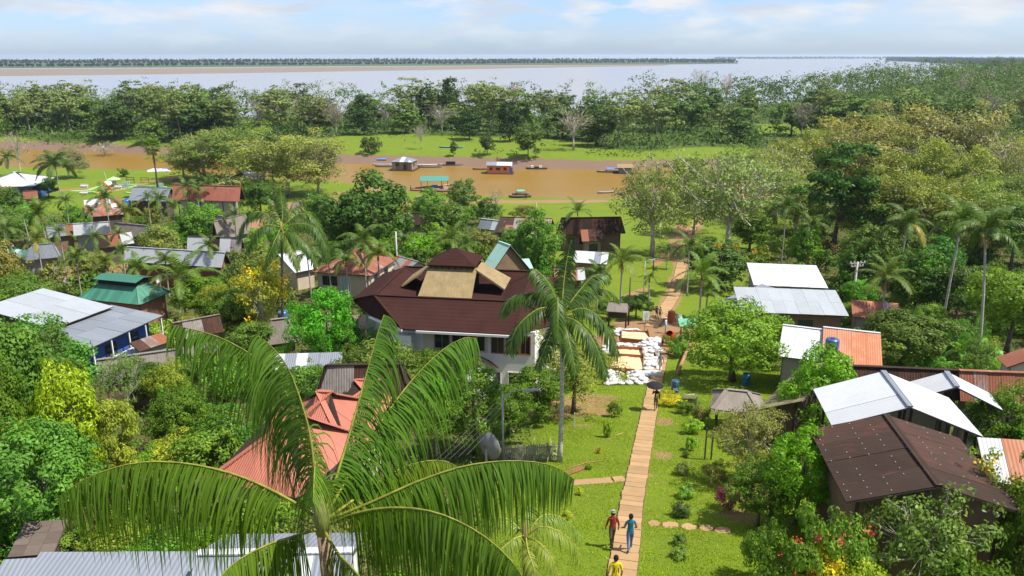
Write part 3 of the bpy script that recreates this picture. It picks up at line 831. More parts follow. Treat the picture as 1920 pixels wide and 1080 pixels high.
# broad paddle leaves (banana) and low rosettes
def banana_leaf(seed, L, W, rise, droop):
    rs = np.random.RandomState(seed); n = 12
    V = []; Tn = []
    for i in range(n+1):
        f = i/n; x = L*(f-0.12*f*f); z = L*(rise*f-droop*f*f)
        w = W*math.sin(math.pi*min(1, f*0.93+0.07))**0.6*(0.15 if f < .12 else 1)
        V += [(x, -w, z-0.16*w+rs.normal(0, .01)), (x, 0, z), (x, w, z-0.16*w+rs.normal(0, .01))]
    Q = [(3*i+k, 3*i+k+1, 3*i+k+4, 3*i+k+3) for i in range(n) for k in (0, 1)]
    return np_mesh('paddle_leaf', np.array(V), np.array(Q), M['leaf_gloss'], {'tint': np.full(len(V), 0.5)+rs.normal(0, .12, len(V))})
BL = [banana_leaf(3+i, 2.2, 0.30, 1.0-.15*i, 0.8+.12*i) for i in range(3)]
SPK = [banana_leaf(13+i, 1.0, 0.05, 1.0-.2*i, 0.6+.2*i) for i in range(3)]
def banana(base, h, n, color, label, group=None, seed=0, meshes=None, name='banana_plant', cat='plant', sc=1.0):
    rs = random.Random(seed); meshes = meshes or BL
    e = empty(name, (base.x, base.y, base.z-.03), rs.uniform(0, 6), label, cat, group)
    if h > 0.3:
        MB().tube([(0, 0, 0), (0.03, 0, h*.5), (0, 0.02, h)], [.12*sc, .10*sc, .06*sc], 7).build('stem', M['paint'], e, True, color=(0.16, 0.20, 0.07))
    for i in range(n):
        f = (i+.5)/n; s = sc*rs.uniform(.8, 1.15)
        link('leaf', meshes[min(2, int(f*3))], e, (0, 0, h*0.95), (0, -(0.9-1.15*f)*0.7, i*2.4+rs.uniform(-.3, .3)), (s, s, s), color)
    return e
# ------------------------------------------------------------------ buildings
def clip_poly(poly, axis, val, keep_less):
    out = []
    for i in range(len(poly)):
        a, b = poly[i], poly[(i+1) % len(poly)]
        ia = (a[axis] <= val) == keep_less or abs(a[axis]-val) < 1e-9; ib = (b[axis] <= val) == keep_less or abs(b[axis]-val) < 1e-9
        if ia: out.append(a)
        if ia != ib:
            t_ = (val-a[axis])/(b[axis]-a[axis]); out.append(tuple(a[k]+(b[k]-a[k])*t_ for k in (0, 1)))
    return out
def area2(p): return abs(sum(p[i][0]*p[(i+1) % len(p)][1]-p[(i+1) % len(p)][0]*p[i][1] for i in range(len(p))))/2
RECT = {}
def sheets(parent, plane, w, l, mats, rs, lift=0.03, name='roof_sheet', jit=0.008, gap=0.012, thick=0.02):
    """cover a planar roof face with separate overlapping sheets; the first edge of the face is the eave"""
    P = [Vector(p) for p in plane]
    X = (P[1]-P[0]).normalized(); N = X.cross(P[2]-P[0]).normalized()
    if N.z < 0: N = -N
    Y = N.cross(X)
    if (P[2]-P[0]).dot(Y) < 0: X = -X; Y = -Y
    uv = [((p-P[0]).dot(X), (p-P[0]).dot(Y)) for p in P]
    u0, u1 = min(p[0] for p in uv), max(p[0] for p in uv); v1 = max(p[1] for p in uv)
    nu = max(1, round((u1-u0)/w)); nv = max(1, round(v1/l)); du = (u1-u0)/nu; dv = v1/nv
    RM = Matrix((X, Y, N)).transposed().to_4x4()
    for j in range(nv):
        for i in range(nu):
            a, b = u0+i*du, u0+(i+1)*du; c, d = j*dv, (j+1)*dv
            q = clip_poly(clip_poly(clip_poly(clip_poly(uv, 0, a+gap/2, False), 0, b-gap/2, True), 1, c-0.03, False), 1, d-0.004, True)
            if len(q) < 3 or area2(q) < 0.03*du*dv: continue
            m = rs.choice(mats)
            o = P[0]+X*(a+du/2)+Y*(c+dv/2)+N*(lift+rs.uniform(0, jit)+0.012*((i+j) % 2))
            loc = [(x-(a+du/2), y_-(c+dv/2)) for x, y_ in q]
            full = len(q) == 4 and area2(q) > 0.97*du*(dv-0.004)
            key = (round(du, 3), round(dv, 3), m, j == 0) if full else None
            if key and key in RECT: me = RECT[key]
            else:
                me = MB().prism([(x, y_, 0) for x, y_ in loc], thick).mesh(name, M[m])
                if key: RECT[key] = me
            ob = link(name, me, parent)
            tl = (rs.uniform(-1, 1)*0.25*jit/max(du, .3), rs.uniform(-1, 1)*0.2*jit/max(dv, .3))
            ob.matrix_local = Matrix.Translation(o) @ RM @ Matrix.Rotation(tl[0], 4, 'Y') @ Matrix.Rotation(tl[1], 4, 'X')

def frame_from(A, B, h, z0=None):
    """eave corners seen at pixels A (left) and B (right), h above the ground: local frame origin and turn"""
    if z0 is None: z0 = G((A[0]+B[0])/2, (A[1]+B[1])/2, h).z
    a = GZ(A[0], A[1], z0+h); b = GZ(B[0], B[1], z0+h)
    return Vector((a.x, a.y, z0)), math.atan2(b.y-a.y, b.x-a.x), math.hypot(b.x-a.x, b.y-a.y)

def window(parent, side, w, d, o, u, z, ww, wh, frame='wood', bars=0, pane='glass', name='window'):
    """framed opening with glass on one side of a wall box (front, back, left, right)"""
    mb = MB(); t_ = 0.07; p_ = 0.05
    for x0, x1, z0, z1 in ((0, t_, 0, wh), (ww-t_, ww, 0, wh), (t_, ww-t_, 0, t_), (t_, ww-t_, wh-t_, wh)):
        mb.box(x0, x1, -p_, 0.03, z0, z1)
    for k in range(bars):
        x = ww*(k+1)/(bars+1); mb.box(x-.02, x+.02, -p_*.7, 0.02, t_, wh-t_)
    T = {'front': (Matrix.Translation((u, o, z))), 'back': Matrix.Translation((u, d-o, z)) @ Matrix.Rotation(math.pi, 4, 'Z'),
         'left': Matrix.Translation((o, u, z)) @ Matrix.Rotation(-math.pi/2, 4, 'Z'), 'right': Matrix.Translation((w-o, u, z)) @ Matrix.Rotation(math.pi/2, 4, 'Z')}[side]
    f = mb.build(name, M[frame], parent); f.matrix_local = T
    MB().box(t_, ww-t_, -0.012, 0.006, t_, wh-t_).build('pane', M[pane], f)
    return f

def planes_of(rt, w, d, e, r, inset=None):
    i = inset if inset is not None else d/2
    z = e+r
    if rt == 'gable_x':
        return [[(0, 0, e), (w, 0, e), (w, d/2, z), (0, d/2, z)], [(w, d, e), (0, d, e), (0, d/2, z), (w, d/2, z)]], [((0, d/2, z), (w, d/2, z))]
    if rt == 'gable_y':
        return [[(0, d, e), (0, 0, e), (w/2, 0, z), (w/2, d, z)], [(w, 0, e), (w, d, e), (w/2, d, z), (w/2, 0, z)]], [((w/2, 0, z), (w/2, d, z))]
    if rt == 'hip':
        return [[(0, 0, e), (w, 0, e), (w-i, d/2, z), (i, d/2, z)], [(w, d, e), (0, d, e), (i, d/2, z), (w-i, d/2, z)],
                [(0, d, e), (0, 0, e), (i, d/2, z)], [(w, 0, e), (w, d, e), (w-i, d/2, z)]], [((i, d/2, z), (w-i, d/2, z)), ((0, 0, e), (i, d/2, z)), ((w, 0, e), (w-i, d/2, z)), ((0, d, e), (i, d/2, z)), ((w, d, e), (w-i, d/2, z))]
    if rt == 'hip_y':
        return [[(0, 0, e), (w, 0, e), (w/2, i, z)], [(w, d, e), (0, d, e), (w/2, d-i, z)],
                [(0, d, e), (0, 0, e), (w/2, i, z), (w/2, d-i, z)], [(w, 0, e), (w, d, e), (w/2, d-i, z), (w/2, i, z)]], [((w/2, i, z), (w/2, d-i, z)), ((0, 0, e), (w/2, i, z)), ((w, 0, e), (w/2, i, z))]
    if rt == 'shed': return [[(0, 0, e), (w, 0, e), (w, d, z), (0, d, z)]], []
    if rt == 'shed_fall': return [[(0, d, e), (0, 0, z), (w, 0, z), (w, d, e)][::1]], []
    if rt == 'shed_left': return [[(0, d, e), (0, 0, e), (w, 0, z), (w, d, z)]], []
    if rt == 'shed_right': return [[(w, 0, e), (w, d, e), (0, d, z), (0, 0, z)]], []

def row_of(p):
    f = p[1]*cp-(p[2]-CAMZ)*sp; u = p[1]*sp+(p[2]-CAMZ)*cp
    return 540-FPX*u/f
NHOUSE = 0
FOOT = []; FLAB = []; HULLS = []
def col_row(p):
    f = p[1]*cp-(p[2]-CAMZ)*sp; u = p[1]*sp+(p[2]-CAMZ)*cp
    return 960+FPX*p[0]/f, 540-FPX*u/f
def add_hull(O, a, pl):
    c, s_ = math.cos(a), math.sin(a); P = sorted(set(col_row((O.x+c*x-s_*y_, O.y+s_*x+c*y_, O.z+z)) for p in pl for x, y_, z in p))
    def half(P):
        h_ = []
        for q in P:
            while len(h_) > 1 and (h_[-1][0]-h_[-2][0])*(q[1]-h_[-2][1])-(h_[-1][1]-h_[-2][1])*(q[0]-h_[-2][0]) <= 0: h_.pop()
            h_.append(q)
        return h_[:-1]
    HULLS.append((half(P)+half(P[::-1]), O.y))
def over_roof(px, py, y):
    # would something this near stand in front of a roof the photograph shows?
    for H_, hy in HULLS:
        if y < hy+3 and all((b[0]-a[0])*(py-a[1])-(b[1]-a[1])*(px-a[0]) >= 0 for a, b in zip(H_, H_[1:]+H_[:1])): return True
    return False
def house(label, A, B, h, d, rise, rt, mats, wall='dark_wall', over=0.45, sheet=(0.9, 2.4), wins=(), cat='house', name='house', z0=None,
          cap=None, group=None, inset=None, open_sides=False, posts=0, under='dark_wood', thick=0.05, depth_back=False, floor_gap=0.0, top=None):
    global NHOUSE
    NHOUSE += 1
    rs = random.Random(NHOUSE*13+1)
    if h <= 4.6: h *= 0.78
    wins = [tuple([q[0], q[1], min(q[2], max(.3, h-q[4]-.5))]+list(q[3:])) for q in wins]
    if wall == 'dark_wall': wall = rs.choice(['dark_wall', 'clay_wall', 'pale_wall', 'clay_wall', 'dark_wall', 'wood_grey'])
    O, a, w = frame_from(A, B, h, z0)
    if top:
        lo_, hi_ = 1.0, 26.0
        ca, sa_ = math.cos(a), math.sin(a)
        for _ in range(30):
            d = (lo_+hi_)/2
            ys_ = [row_of((O.x+ca*x-sa_*y_, O.y+sa_*x+ca*y_, O.z+z)) for p in planes_of(rt, w, d, h, rise, inset)[0] for x, y_, z in p]
            if min(ys_) > top: lo_ = d
            else: hi_ = d
        d = max(d, 1.4)
    FOOT.append((O, a, w, d)); FLAB.append(label); add_hull(O, a, planes_of(rt, w, d, h, rise, inset)[0])
    e = empty(name, O, a, label, cat, group)
    if isinstance(mats, str): mats = [mats]
    pl, ridges = planes_of(rt, w, d, h, rise, inset)
    ub = MB()
    for p in pl: ub.prism(p, thick)
    roof = ub.build('roof', M[under], e)
    for p in pl: sheets(roof, p, sheet[0], sheet[1], mats, rs)
    if ridges and cap != '':
        cb = MB()
        for p, q in ridges: cb.bar(Vector(p)+Vector((0, 0, .06)), Vector(q)+Vector((0, 0, .06)), 0.26, 0.05)
        cb.build('ridge_cap', M[cap or mats[0]], roof)
    o = over
    base = floor_gap
    ca, sa_ = math.cos(a), math.sin(a)
    low = min(tz(O.x+ca*x-sa_*y_, O.y+sa_*x+ca*y_) for x in (0, w) for y_ in (0, d))-O.z-0.3
    if not open_sides:
        wb = MB(); tk = 0.12
        def wallq(x0, y0, x1, y1, zt0, zt1):
            dx, dy = x1-x0, y1-y0; L = math.hypot(dx, dy); nx, ny = -dy/L*tk, dx/L*tk
            z_ = low if not floor_gap else base
            wb.add([(x0, y0, z_), (x1, y1, z_), (x1+nx, y1+ny, z_), (x0+nx, y0+ny, z_), (x0, y0, zt0), (x1, y1, zt1), (x1+nx, y1+ny, zt1), (x0+nx, y0+ny, zt0)],
                   [(0, 3, 2, 1), (4, 5, 6, 7), (0, 1, 5, 4), (1, 2, 6, 5), (2, 3, 7, 6), (3, 0, 4, 7)])
        def zr(x, y_):
            if rt == 'gable_x': k = 1-abs(y_-d/2)/(d/2)
            elif rt == 'gable_y': k = 1-abs(x-w/2)/(w/2)
            elif rt in ('hip', 'hip_y'): k = min(o, x, w-x, y_, d-y_)/(min(w, d)/2)
            elif rt == 'shed': k = y_/d
            elif rt == 'shed_fall': k = 1-y_/d
            elif rt == 'shed_left': k = x/w
            else: k = 1-x/w
            return h+rise*max(0, k)-0.09
        c4 = [(o, o), (w-o, o), (w-o, d-o), (o, d-o)]
        for k in range(4):
            (x0, y0), (x1, y1) = c4[k], c4[(k+1) % 4]
            if (rt == 'gable_x' and k in (1, 3)) or (rt == 'gable_y' and k in (0, 2)):
                xm, ym = (x0+x1)/2, (y0+y1)/2
                wallq(x0, y0, xm, ym, zr(x0, y0), zr(xm, ym)); wallq(xm, ym, x1, y1, zr(xm, ym), zr(x1, y1))
            else: wallq(x0, y0, x1, y1, zr(x0, y0), zr(x1, y1))
        wo = wb.build('wall', M[wall], e)
        for (side, u, z, ww, wh, *rest) in wins:
            L = w if side in ('front', 'back') else d
            if u*(L-2*o)+ww > L-2*o: continue
            window(e, side, w, d, o-0.001, o+u*(L-2*o), z, ww, wh, *rest)
    if open_sides or posts:
        n = max(2, posts)
        for k in range(n):
            for yy in (o, d-o) if open_sides else (0.12,):
                x = o+(w-2*o)*k/(n-1)
                MB().box(x-.06, x+.06, yy-.06, yy+.06, low, h+(rise*0.1 if open_sides else 0)-.05).build('post', M['dark_wood'], e)
    return e, w

def ribbed(o): return o

def fringe(ft, z):
    # ragged straw ends hanging over the eaves of the last house
    O, a, w, d = ft; e = min((o for o in COL.objects if o.type == 'EMPTY'), key=lambda o: (o.location-O).length)
    r_ = random.Random(8); mb = MB()
    for k in range(90):
        t_ = r_.random(); side = k % 4
        x, y = ((t_*w, 0), (w, t_*d), (t_*w, d), (0, t_*d))[side]; ox, oy = ((0, -1), (1, 0), (0, 1), (-1, 0))[side]
        L = r_.uniform(.18, .42); s_ = .05
        mb.add([(x-oy*s_, y+ox*s_, z+.07), (x+oy*s_, y-ox*s_, z+.07), (x+ox*L*.7+oy*s_*.4, y+oy*L*.7-ox*s_*.4, z+.02-L*.55), (x+ox*L*.7-oy*s_*.4, y+oy*L*.7+ox*s_*.4, z+.02-L*.5)], [(0, 1, 2, 3)])
    tag(mb.build('straw_ends', M['thatch_grey'], e), kind='stuff')
# --- the large hall with the dark shingle roof, straw lantern and capped vent
def big_hall():
    O, a, w = frame_from((755, 617), (1010, 630), 5.0)
    e = empty('town_hall', O, a, 'large white hall with dark red ring shaped roof and straw covered lantern', 'hall')
    ev, rz = 5.0, 6.55
    FOOT.append((O+Vector((-6, 0, 0)), a, 18, 14)); FLAB.append('town hall'); add_hull(O, a, [[(-6, 0, 4), (11, 0, 4), (11, 14, 5), (8, 11, 8), (2, 8, 9), (-6, 14, 5)]])
    ub = MB()
    x0, x1, y0, y1 = -3.0, 8.3, 2.9, 11.4
    rid = [(x0, y0, rz), (x1, y0, rz), (x1, y1, rz), (x0, y1, rz)]
    inn = [(x0+1.9, y0+1.3, rz-.75), (x1-1.9, y0+1.3, rz-.75), (x1-1.9, y1-1.2, rz-.75), (x0+1.9, y1-1.2, rz-.75)]
    fl, fr, rr, br, bl, ll, cl = (0, 0, ev), (8.3, 0, ev), (11.3, 3.0, ev), (11.3, 14.2, ev), (-6.0, 14.2, ev), (-6.1, 6.2, ev), (-3.35, 2.6, ev)
    T_ = .12
    for p in ([fl, fr, rid[1], rid[0]], [fr, rr, rid[1]], [rr, br, rid[2], rid[1]], [br, bl, rid[3], rid[2]], [bl, ll, rid[0], rid[3]], [ll, cl, rid[0]], [cl, fl, rid[0]], inn):
        ub.prism(p, T_)
    for k in range(4): ub.prism([rid[k], rid[(k+1) % 4], inn[(k+1) % 4], inn[k]], T_)
    roof = ub.build('roof', M['shingle'], e)
    cb = MB()
    def up(p): return Vector(p)+Vector((0, 0, .035))
    for k in range(4): cb.bar(up(rid[k]), up(rid[(k+1) % 4]), .24, .07); cb.bar(up(rid[k]), up(inn[k]), .18, .06)
    for p, q in ((fl, rid[0]), (ll, rid[0]), (fr, rid[1]), (rr, rid[1])): cb.bar(up(p), up(q), .22, .06)
    cb.build('ridge_cap', M['shingle'], roof)
    MB().box(1.0, 8.3, -.10, -.02, ev-.22, ev-.05).build('gutter', M['white_wall'], roof)
    MB().bar((-.05, -.06, ev-.1), (-3.4, 2.52, ev-.1), .08, .16).build('gutter', M['white_wall'], roof)
    # straw lantern: straw panels stepping down onto the deck, dark cap on short posts
    lant = empty('lantern', (0, 0, 0)); lant.parent = e
    ax, bx, fy, ty, bz, tz_ = 0.1, 4.2, 4.15, 7.3, 6.02, 7.85
    for nm in ('front', 'back'):
        yy0, yy1 = (fy, ty) if nm == 'front' else (12.6, 9.9)
        MB().prism([(ax-.12, yy0, bz), (bx+.05, yy0, bz), (bx-.05, yy1, tz_), (ax+.12, yy1, tz_)], .14).build('thatch_panel', M['thatch'], lant)
    MB().prism([(bx+2.3, 6.6, 6.35), (bx+2.3, 9.9, 6.35), (bx-.08, 9.5, tz_-.08), (bx-.08, 7.0, tz_-.08)], .14).build('thatch_panel', M['thatch'], lant)
    MB().prism([(ax-2.0, 9.9, 6.35), (ax-2.0, 6.4, 6.35), (ax+.08, 7.0, tz_-.08), (ax+.08, 9.5, tz_-.08)], .14).build('thatch_panel', M['thatch'], lant)
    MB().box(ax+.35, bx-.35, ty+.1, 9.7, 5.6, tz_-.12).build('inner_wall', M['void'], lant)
    pb = MB()
    for i in range(8):
        for yy in (ty-.25, 9.8): pb.bar((ax+.3+i*(bx-ax-.6)/7, yy, tz_-.25), (ax+.3+i*(bx-ax-.6)/7, yy, tz_+.30), .06)
    pb.bar((ax+.2, ty-.25, tz_+.06), (bx-.2, ty-.25, tz_+.06), .05); tag(pb.build('railing', M['dark_wood'], lant), kind='stuff')
    c = [(ax+.05, ty-.55, tz_+.22), (bx-.05, ty-.55, tz_+.22), (bx-.05, ty+3.0, tz_+.22), (ax+.05, ty+3.0, tz_+.22)]; ap = ((ax+bx)/2, ty+1.25, tz_+1.30)
    mb = MB()
    for k in range(4): mb.prism([c[k], c[(k+1) % 4], ap], .10)
    mb.build('lantern_cap', M['shingle'], lant)
    # walls with upper windows, darker cream panel at the upper left, shutters at the right
    MB().add([(1.2, 1.0, -3), (9.6, 1.0, -3), (10.4, 3.4, -3), (10.4, 13.4, -3), (-5.0, 13.4, -3), (-5.0, 6.4, -3), (-2.2, 3.2, -3)]+[(1.2, 1.0, ev-.1), (9.6, 1.0, ev-.1), (10.4, 3.4, ev-.1), (10.4, 13.4, ev-.1), (-5.0, 13.4, ev-.1), (-5.0, 6.4, ev-.1), (-2.2, 3.2, ev-.1)],
             [(6, 5, 4, 3, 2, 1, 0), (7, 8, 9, 10, 11, 12, 13)]+[(k, (k+1) % 7, 7+(k+1) % 7, 7+k) for k in range(7)]).build('wall', M['white_wall'], e)
    MB().box(1.25, 6.1, .90, .997, 3.15, ev-.12).build('upper_wall', M['cream_wall'], e)
    for (x, ww, z, wh, fr) in ((2.1, 1.2, 3.3, 1.45, 'wood'), (3.45, 1.2, 3.3, 1.45, 'wood'), (4.8, 1.1, 3.3, 1.4, 'dark_wood'), (6.35, 1.0, 3.1, 1.5, 'wood_red'), (7.45, 1.0, 3.1, 1.5, 'wood_red'), (8.5, .8, 3.1, 1.5, 'wood_red'), (5.6, 1.5, .4, 1.3, 'white_wall'), (7.6, 1.5, .4, 1.3, 'white_wall')):
        window(e, 'front', w, 14, .899 if x < 6 and z > 3 else .999, x, z, ww, wh, fr, 1)
    MB().box(-1.1, .5, .35, 1.0, -3, 4.35).build('porch', M['white_wall'], e)
    MB().box(-.95, -.2, .30, .345, 3.3, 3.38).box(-.95, -.2, .30, .345, 3.6, 3.68).box(-.95, -.2, .30, .345, 3.9, 3.98).build('porch_rail', M['white_wall'], e)
    return e
big_hall()

H = house
# right of the hall and centre
H('cream house with rusty red hipped roof behind the yellow flowering tree', (584, 510), (694, 518), 3.9, 9.0, 2.1, 'hip', ['rust', 'rust', 'rust', 'zinc_rust'], 'cream_wall', .5, (0.9, 2.6),
  [('front', .10, 1.5, 2.0, 1.2, 'dark_wood', 2), ('front', .46, .9, 1.3, 2.0, 'white_wall', 2, 'mint_sheet'), ('front', .72, 1.5, 2.0, 1.2, 'dark_wood', 2), ('right', .2, 1.4, 1.2, 1.3, 'wood'), ('right', .6, 1.4, 1.2, 1.3, 'wood')], cap='rust')
H('white roofed shed just left of the rusty red hipped house', (553, 512), (598, 503), 3.2, 6.0, 1.6, 'gable_x', 'white_sheet', 'cream_wall', top=470)
H('house with pale mint green pitched roof behind the dark red hall', (912, 528), (1000, 512), 4.2, 7.0, 3.9, 'gable_y', 'mint_sheet', 'dark_wall', .4, (1.2, 3.0), [('front', .35, .6, 1.4, 1.6, 'white_wall')], cap='mint_sheet', top=453)
H('mint green lean to on the right side of the mint roofed house', (968, 512), (1003, 510), 3.4, 5.0, 0.9, 'shed', 'mint_sheet', 'dark_wall', .3, top=485)
H('low patched rusty and white roof between the mint roof and the tall palm', (1040, 528), (1098, 525), 3.0, 6.0, 1.3, 'gable_x', ['zinc_rust', 'orange_rust', 'white_sheet'], 'dark_wall', top=505)
H('small shed with shiny zinc roof and one rusty sheet', (1074, 492), (1138, 496), 3.0, 5.5, 1.2, 'shed', ['white_sheet', 'white_sheet', 'zinc', 'white_sheet', 'zinc_rust'], 'dark_wall', .3, (0.9, 2.6), top=470)
H('long dark brown roofed building beside the riverside meadow', (1046, 440), (1172, 438), 3.8, 11.0, 2.6, 'hip', ['brown_sheet'], 'dark_wall', .6, (1.3, 2.8), [('front', .1, 1.2, 1.4, 1.4), ('front', .3, 1.2, 1.4, 1.4)], top=407)
H('dark porch roof with one white sheet in front of the long brown building', (1091, 453), (1133, 452), 3.2, 5.0, 1.6, 'shed', ['brown_sheet', 'brown_sheet', 'rust'], 'wood', .4, (1.4, 2.6), [('front', .3, .8, 1.4, 1.6, 'dark_wood', 1)], top=436)
H('low brown roof beyond the dense dark tree', (752, 424), (802, 420), 3.4, 8.0, 1.9, 'hip', 'brown_sheet', 'dark_wall', .5, (1.3, 2.8), top=400)
H('pale zinc roof between brown roofs by the meadow', (896, 428), (942, 434), 3.2, 6.5, 1.5, 'gable_x', ['white_sheet', 'zinc'], 'dark_wall', .4, (1.1, 2.6), top=410)
H('brown roof with a pale grey end beside the meadow', (930, 436), (1030, 440), 3.2, 10.0, 1.9, 'gable_x', ['brown_sheet', 'brown_sheet', 'grey_sheet', 'zinc_rust'], 'dark_wall', .4, (1.2, 2.6), top=407)
H('white fibre roofs beside the rusty red hipped house', (760, 512), (808, 500), 3.0, 5.0, 1.1, 'gable_y', ['grey_sheet', 'zinc', 'rust'], 'cream_wall', .3, top=480)
# lower front: pale service sheds and the dark patched roof below the hall
H('white walled annex below the hall front', (880, 668), (956, 668), 2.6, 4.5, .5, 'shed', ['white_sheet'], 'white_wall', .25, (1.1, 2.2), [('front', .5, 1.2, 1.0, .9)], top=657)
H('brown gabled porch roof among trees in front of the hall', (862, 704), (935, 690), 2.8, 3.5, 1.0, 'gable_y', 'brown_sheet', 'white_wall', .2, (1.0, 2.2), top=668)
H('white metal roofs glimpsed under the bright green drooping tree', (508, 694), (640, 690), 2.6, 5.0, .7, 'shed', ['white_sheet', 'zinc'], 'white_wall', .3, top=670)
H('dark patched roof with one pale plank behind the front palm', (590, 755), (775, 752), 3.4, 7.0, 2.0, 'hip', ['brown_sheet', 'brown_sheet', 'grey_sheet'], 'dark_wall', .5, (1.1, 2.2), top=690)
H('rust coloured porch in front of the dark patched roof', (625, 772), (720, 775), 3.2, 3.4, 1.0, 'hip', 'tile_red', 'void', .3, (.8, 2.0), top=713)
H('orange red roofed house with ridges running to the eaves behind the front palm', (478, 862), (662, 872), 2.6, 7.5, 2.0, 'hip', 'tile_red', 'cream_wall', .45, (0.85, 2.4), cap='tile_red', inset=2.6, top=735)
H('red roofed wing with white gutters left of the front palm', (390, 900), (560, 935), 2.4, 7.5, 2.2, 'hip', 'tile_red', 'cream_wall', .45, (0.85, 2.4), cap='tile_red', top=768)
H('small grey thatched shelter beside the dark spotted palm', (498, 648), (560, 640), 2.6, 4.5, 2.0, 'hip', 'thatch_grey', 'dark_wall', .3, (2.2, 3), top=603)
H('brown hut roof behind the bright green drooping tree', (586, 622), (690, 618), 3.0, 4.5, 1.0, 'shed', ['grey_sheet', 'orange_rust', 'wood'], 'cream_wall', .3, top=598)
# left side
_o, _a, _w = frame_from((172, 652), (306, 592), 4.3*.78)
_b = GZ(103, 617, _o.z+4.3*.78+.5); _dd = (_b.x-_o.x)*-math.sin(_a)+(_b.y-_o.y)*math.cos(_a)
ZUP = _o.z+.5+.22
hb, hw = H('blue walled house with big silver roof and slatted balcony', (172, 652), (306, 592), 4.3, max(5.5, _dd), .5, 'shed', 'zinc', 'blue_wall', .9, (1.2, 3.2), [('front', .2, 1.5, 1.2, 1.1, 'dark_wood'), ('front', .6, 1.5, 1.2, 1.1, 'dark_wood')])
bal = MB().bar((.2, .12, 1.75), (hw-.2, .12, 1.75), .07).bar((.2, .12, .68), (hw-.2, .12, .68), .07)
for k in range(5): bal.bar((.2+k*(hw-.4)/4, .12, -.5), (.2+k*(hw-.4)/4, .12, 3.28), .10)
bal.build('balcony_rail', M['paint'], hb, color=(.7, .72, .75))
slat = MB().box(-.055, .055, -.015, .015, 0, 1.02).mesh('slat', M['paint'])
for k in range(int((hw-.5)/.2)):
    c = rnd.choice([(.70, .72, .74)]*4+[(.12, .28, .50), (.35, .10, .09), (.12, .35, .35), (.06, .10, .22)])
    link('slat', slat, hb, (.3+k*.2, .04, .72), color=c)
H('upper half of the big silver roof seen on the left', (100, 617), (213, 575), 4.3, 8.5, .9, 'shed', ['zinc_light'], 'dark_wall', .4, (1.2, 3.4), z0=ZUP, top=541)
gr_, gw = H('green metal roofed building with a raised ridge vent', (146, 560), (262, 572), 3.8, 8.5, 2.0, 'hip', ['green_sheet'], 'brick_wall', .5, (0.55, 3.2), [('front', .6, 1.0, 1.4, 1.2)], cap='green_sheet', inset=2.2, top=518)
_d = FOOT[-1][3]; _h = 3.8*.78+2.0
rv_ = MB()
rv_.prism([(1.2, _d/2-1.3, _h-.02), (gw-1.2, _d/2-1.3, _h-.02), (gw-1.2, _d/2, _h+.25), (1.2, _d/2, _h+.25)], .05).prism([(1.2, _d/2+1.3, _h-.02), (gw-1.2, _d/2+1.3, _h-.02), (gw-1.2, _d/2, _h+.25), (1.2, _d/2, _h+.25)], .05)
rv_.build('ridge_vent', M['green_sheet'], gr_)
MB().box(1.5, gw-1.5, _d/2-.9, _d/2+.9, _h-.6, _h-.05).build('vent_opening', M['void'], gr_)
H('white edged lean to right of the green roofs', (254, 576), (312, 566), 2.8, 4.0, .6, 'shed', ['grey_sheet', 'brown_sheet'], 'void', .3, top=556)
H('long grey weathered roof below the silver roof', (185, 716), (335, 694), 3.0, 6.0, 1.3, 'gable_x', ['grey_sheet', 'grey_sheet', 'thatch_grey'], 'dark_wall', .35, (1.3, 2.6), top=670)
H('dark tin roof wedged behind the long grey weathered roof', (262, 660), (322, 640), 2.6, 4.5, .5, 'shed', ['brown_sheet', 'rust', 'grey_sheet'], 'dark_wall', .3, top=630)
H('grey barn roof among trees behind the front palm', (330, 640), (420, 622), 3.2, 5.0, 1.4, 'gable_x', ['grey_sheet', 'brown_sheet'], 'dark_wall', .3, top=598)
H('long silver roofed school block with dark end wall', (228, 490), (416, 502), 4.2, 8.0, 1.7, 'gable_x', ['zinc_light'], 'wood_red', .5, (1.1, 4.2), [('right', .15, 1.6, 1.0, 1.6, 'wood', 2), ('right', .5, 1.6, 1.0, 1.6, 'wood', 2)], top=463)
H('patchwork roof of dark and white sheets behind the silver block', (350, 470), (452, 474), 3.6, 8.5, 2.0, 'gable_x', ['brown_sheet', 'white_sheet', 'zinc_rust', 'brown_sheet'], 'dark_wall', .4, (1.6, 2.4), top=447)
H('house with half rusted half white front roof among slim palms', (184, 467), (252, 456), 3.4, 8.0, 1.8, 'gable_x', ['rust', 'brown_sheet', 'white_sheet'], 'dark_wall', .4, (1.6, 3.0), top=436)
H('weathered grey roof behind the half rusted roof', (212, 440), (275, 446), 3.8, 8.0, 1.8, 'gable_x', ['thatch_grey', 'grey_sheet'], 'dark_wall', .4, (2.2, 3.0), top=418)
H('bright white roof behind slim palms on the left', (138, 442), (206, 438), 3.6, 8.0, 1.8, 'gable_x', 'white_sheet', 'dark_wall', .4, (1.6, 3.0), top=418)
H('pale roof with torn corner left of the bright white roof', (90, 446), (142, 440), 3.4, 7.5, 1.7, 'gable_x', ['zinc', 'white_sheet', 'zinc_rust'], 'dark_wall', .4, (1.5, 3.0), top=425)
H('dark hut with hipped silver roof by the leaning pole', (48, 489), (114, 482), 3.6, 6.5, 1.9, 'hip', 'zinc', 'dark_wall', .5, (1.2, 2.6), top=465)
H('green roofed shed beside the dark hut with silver roof', (8, 482), (60, 487), 2.8, 5.0, .9, 'shed', ['mint_sheet', 'green_sheet', 'zinc'], 'dark_wall', .3, top=468)
H('striped rust and white roof behind the blue water tank', (160, 408), (232, 402), 3.4, 8.0, 1.8, 'gable_x', ['zinc_rust', 'rust', 'zinc_rust', 'white_sheet'], 'dark_wall', .4, (0.9, 3.0), top=370)
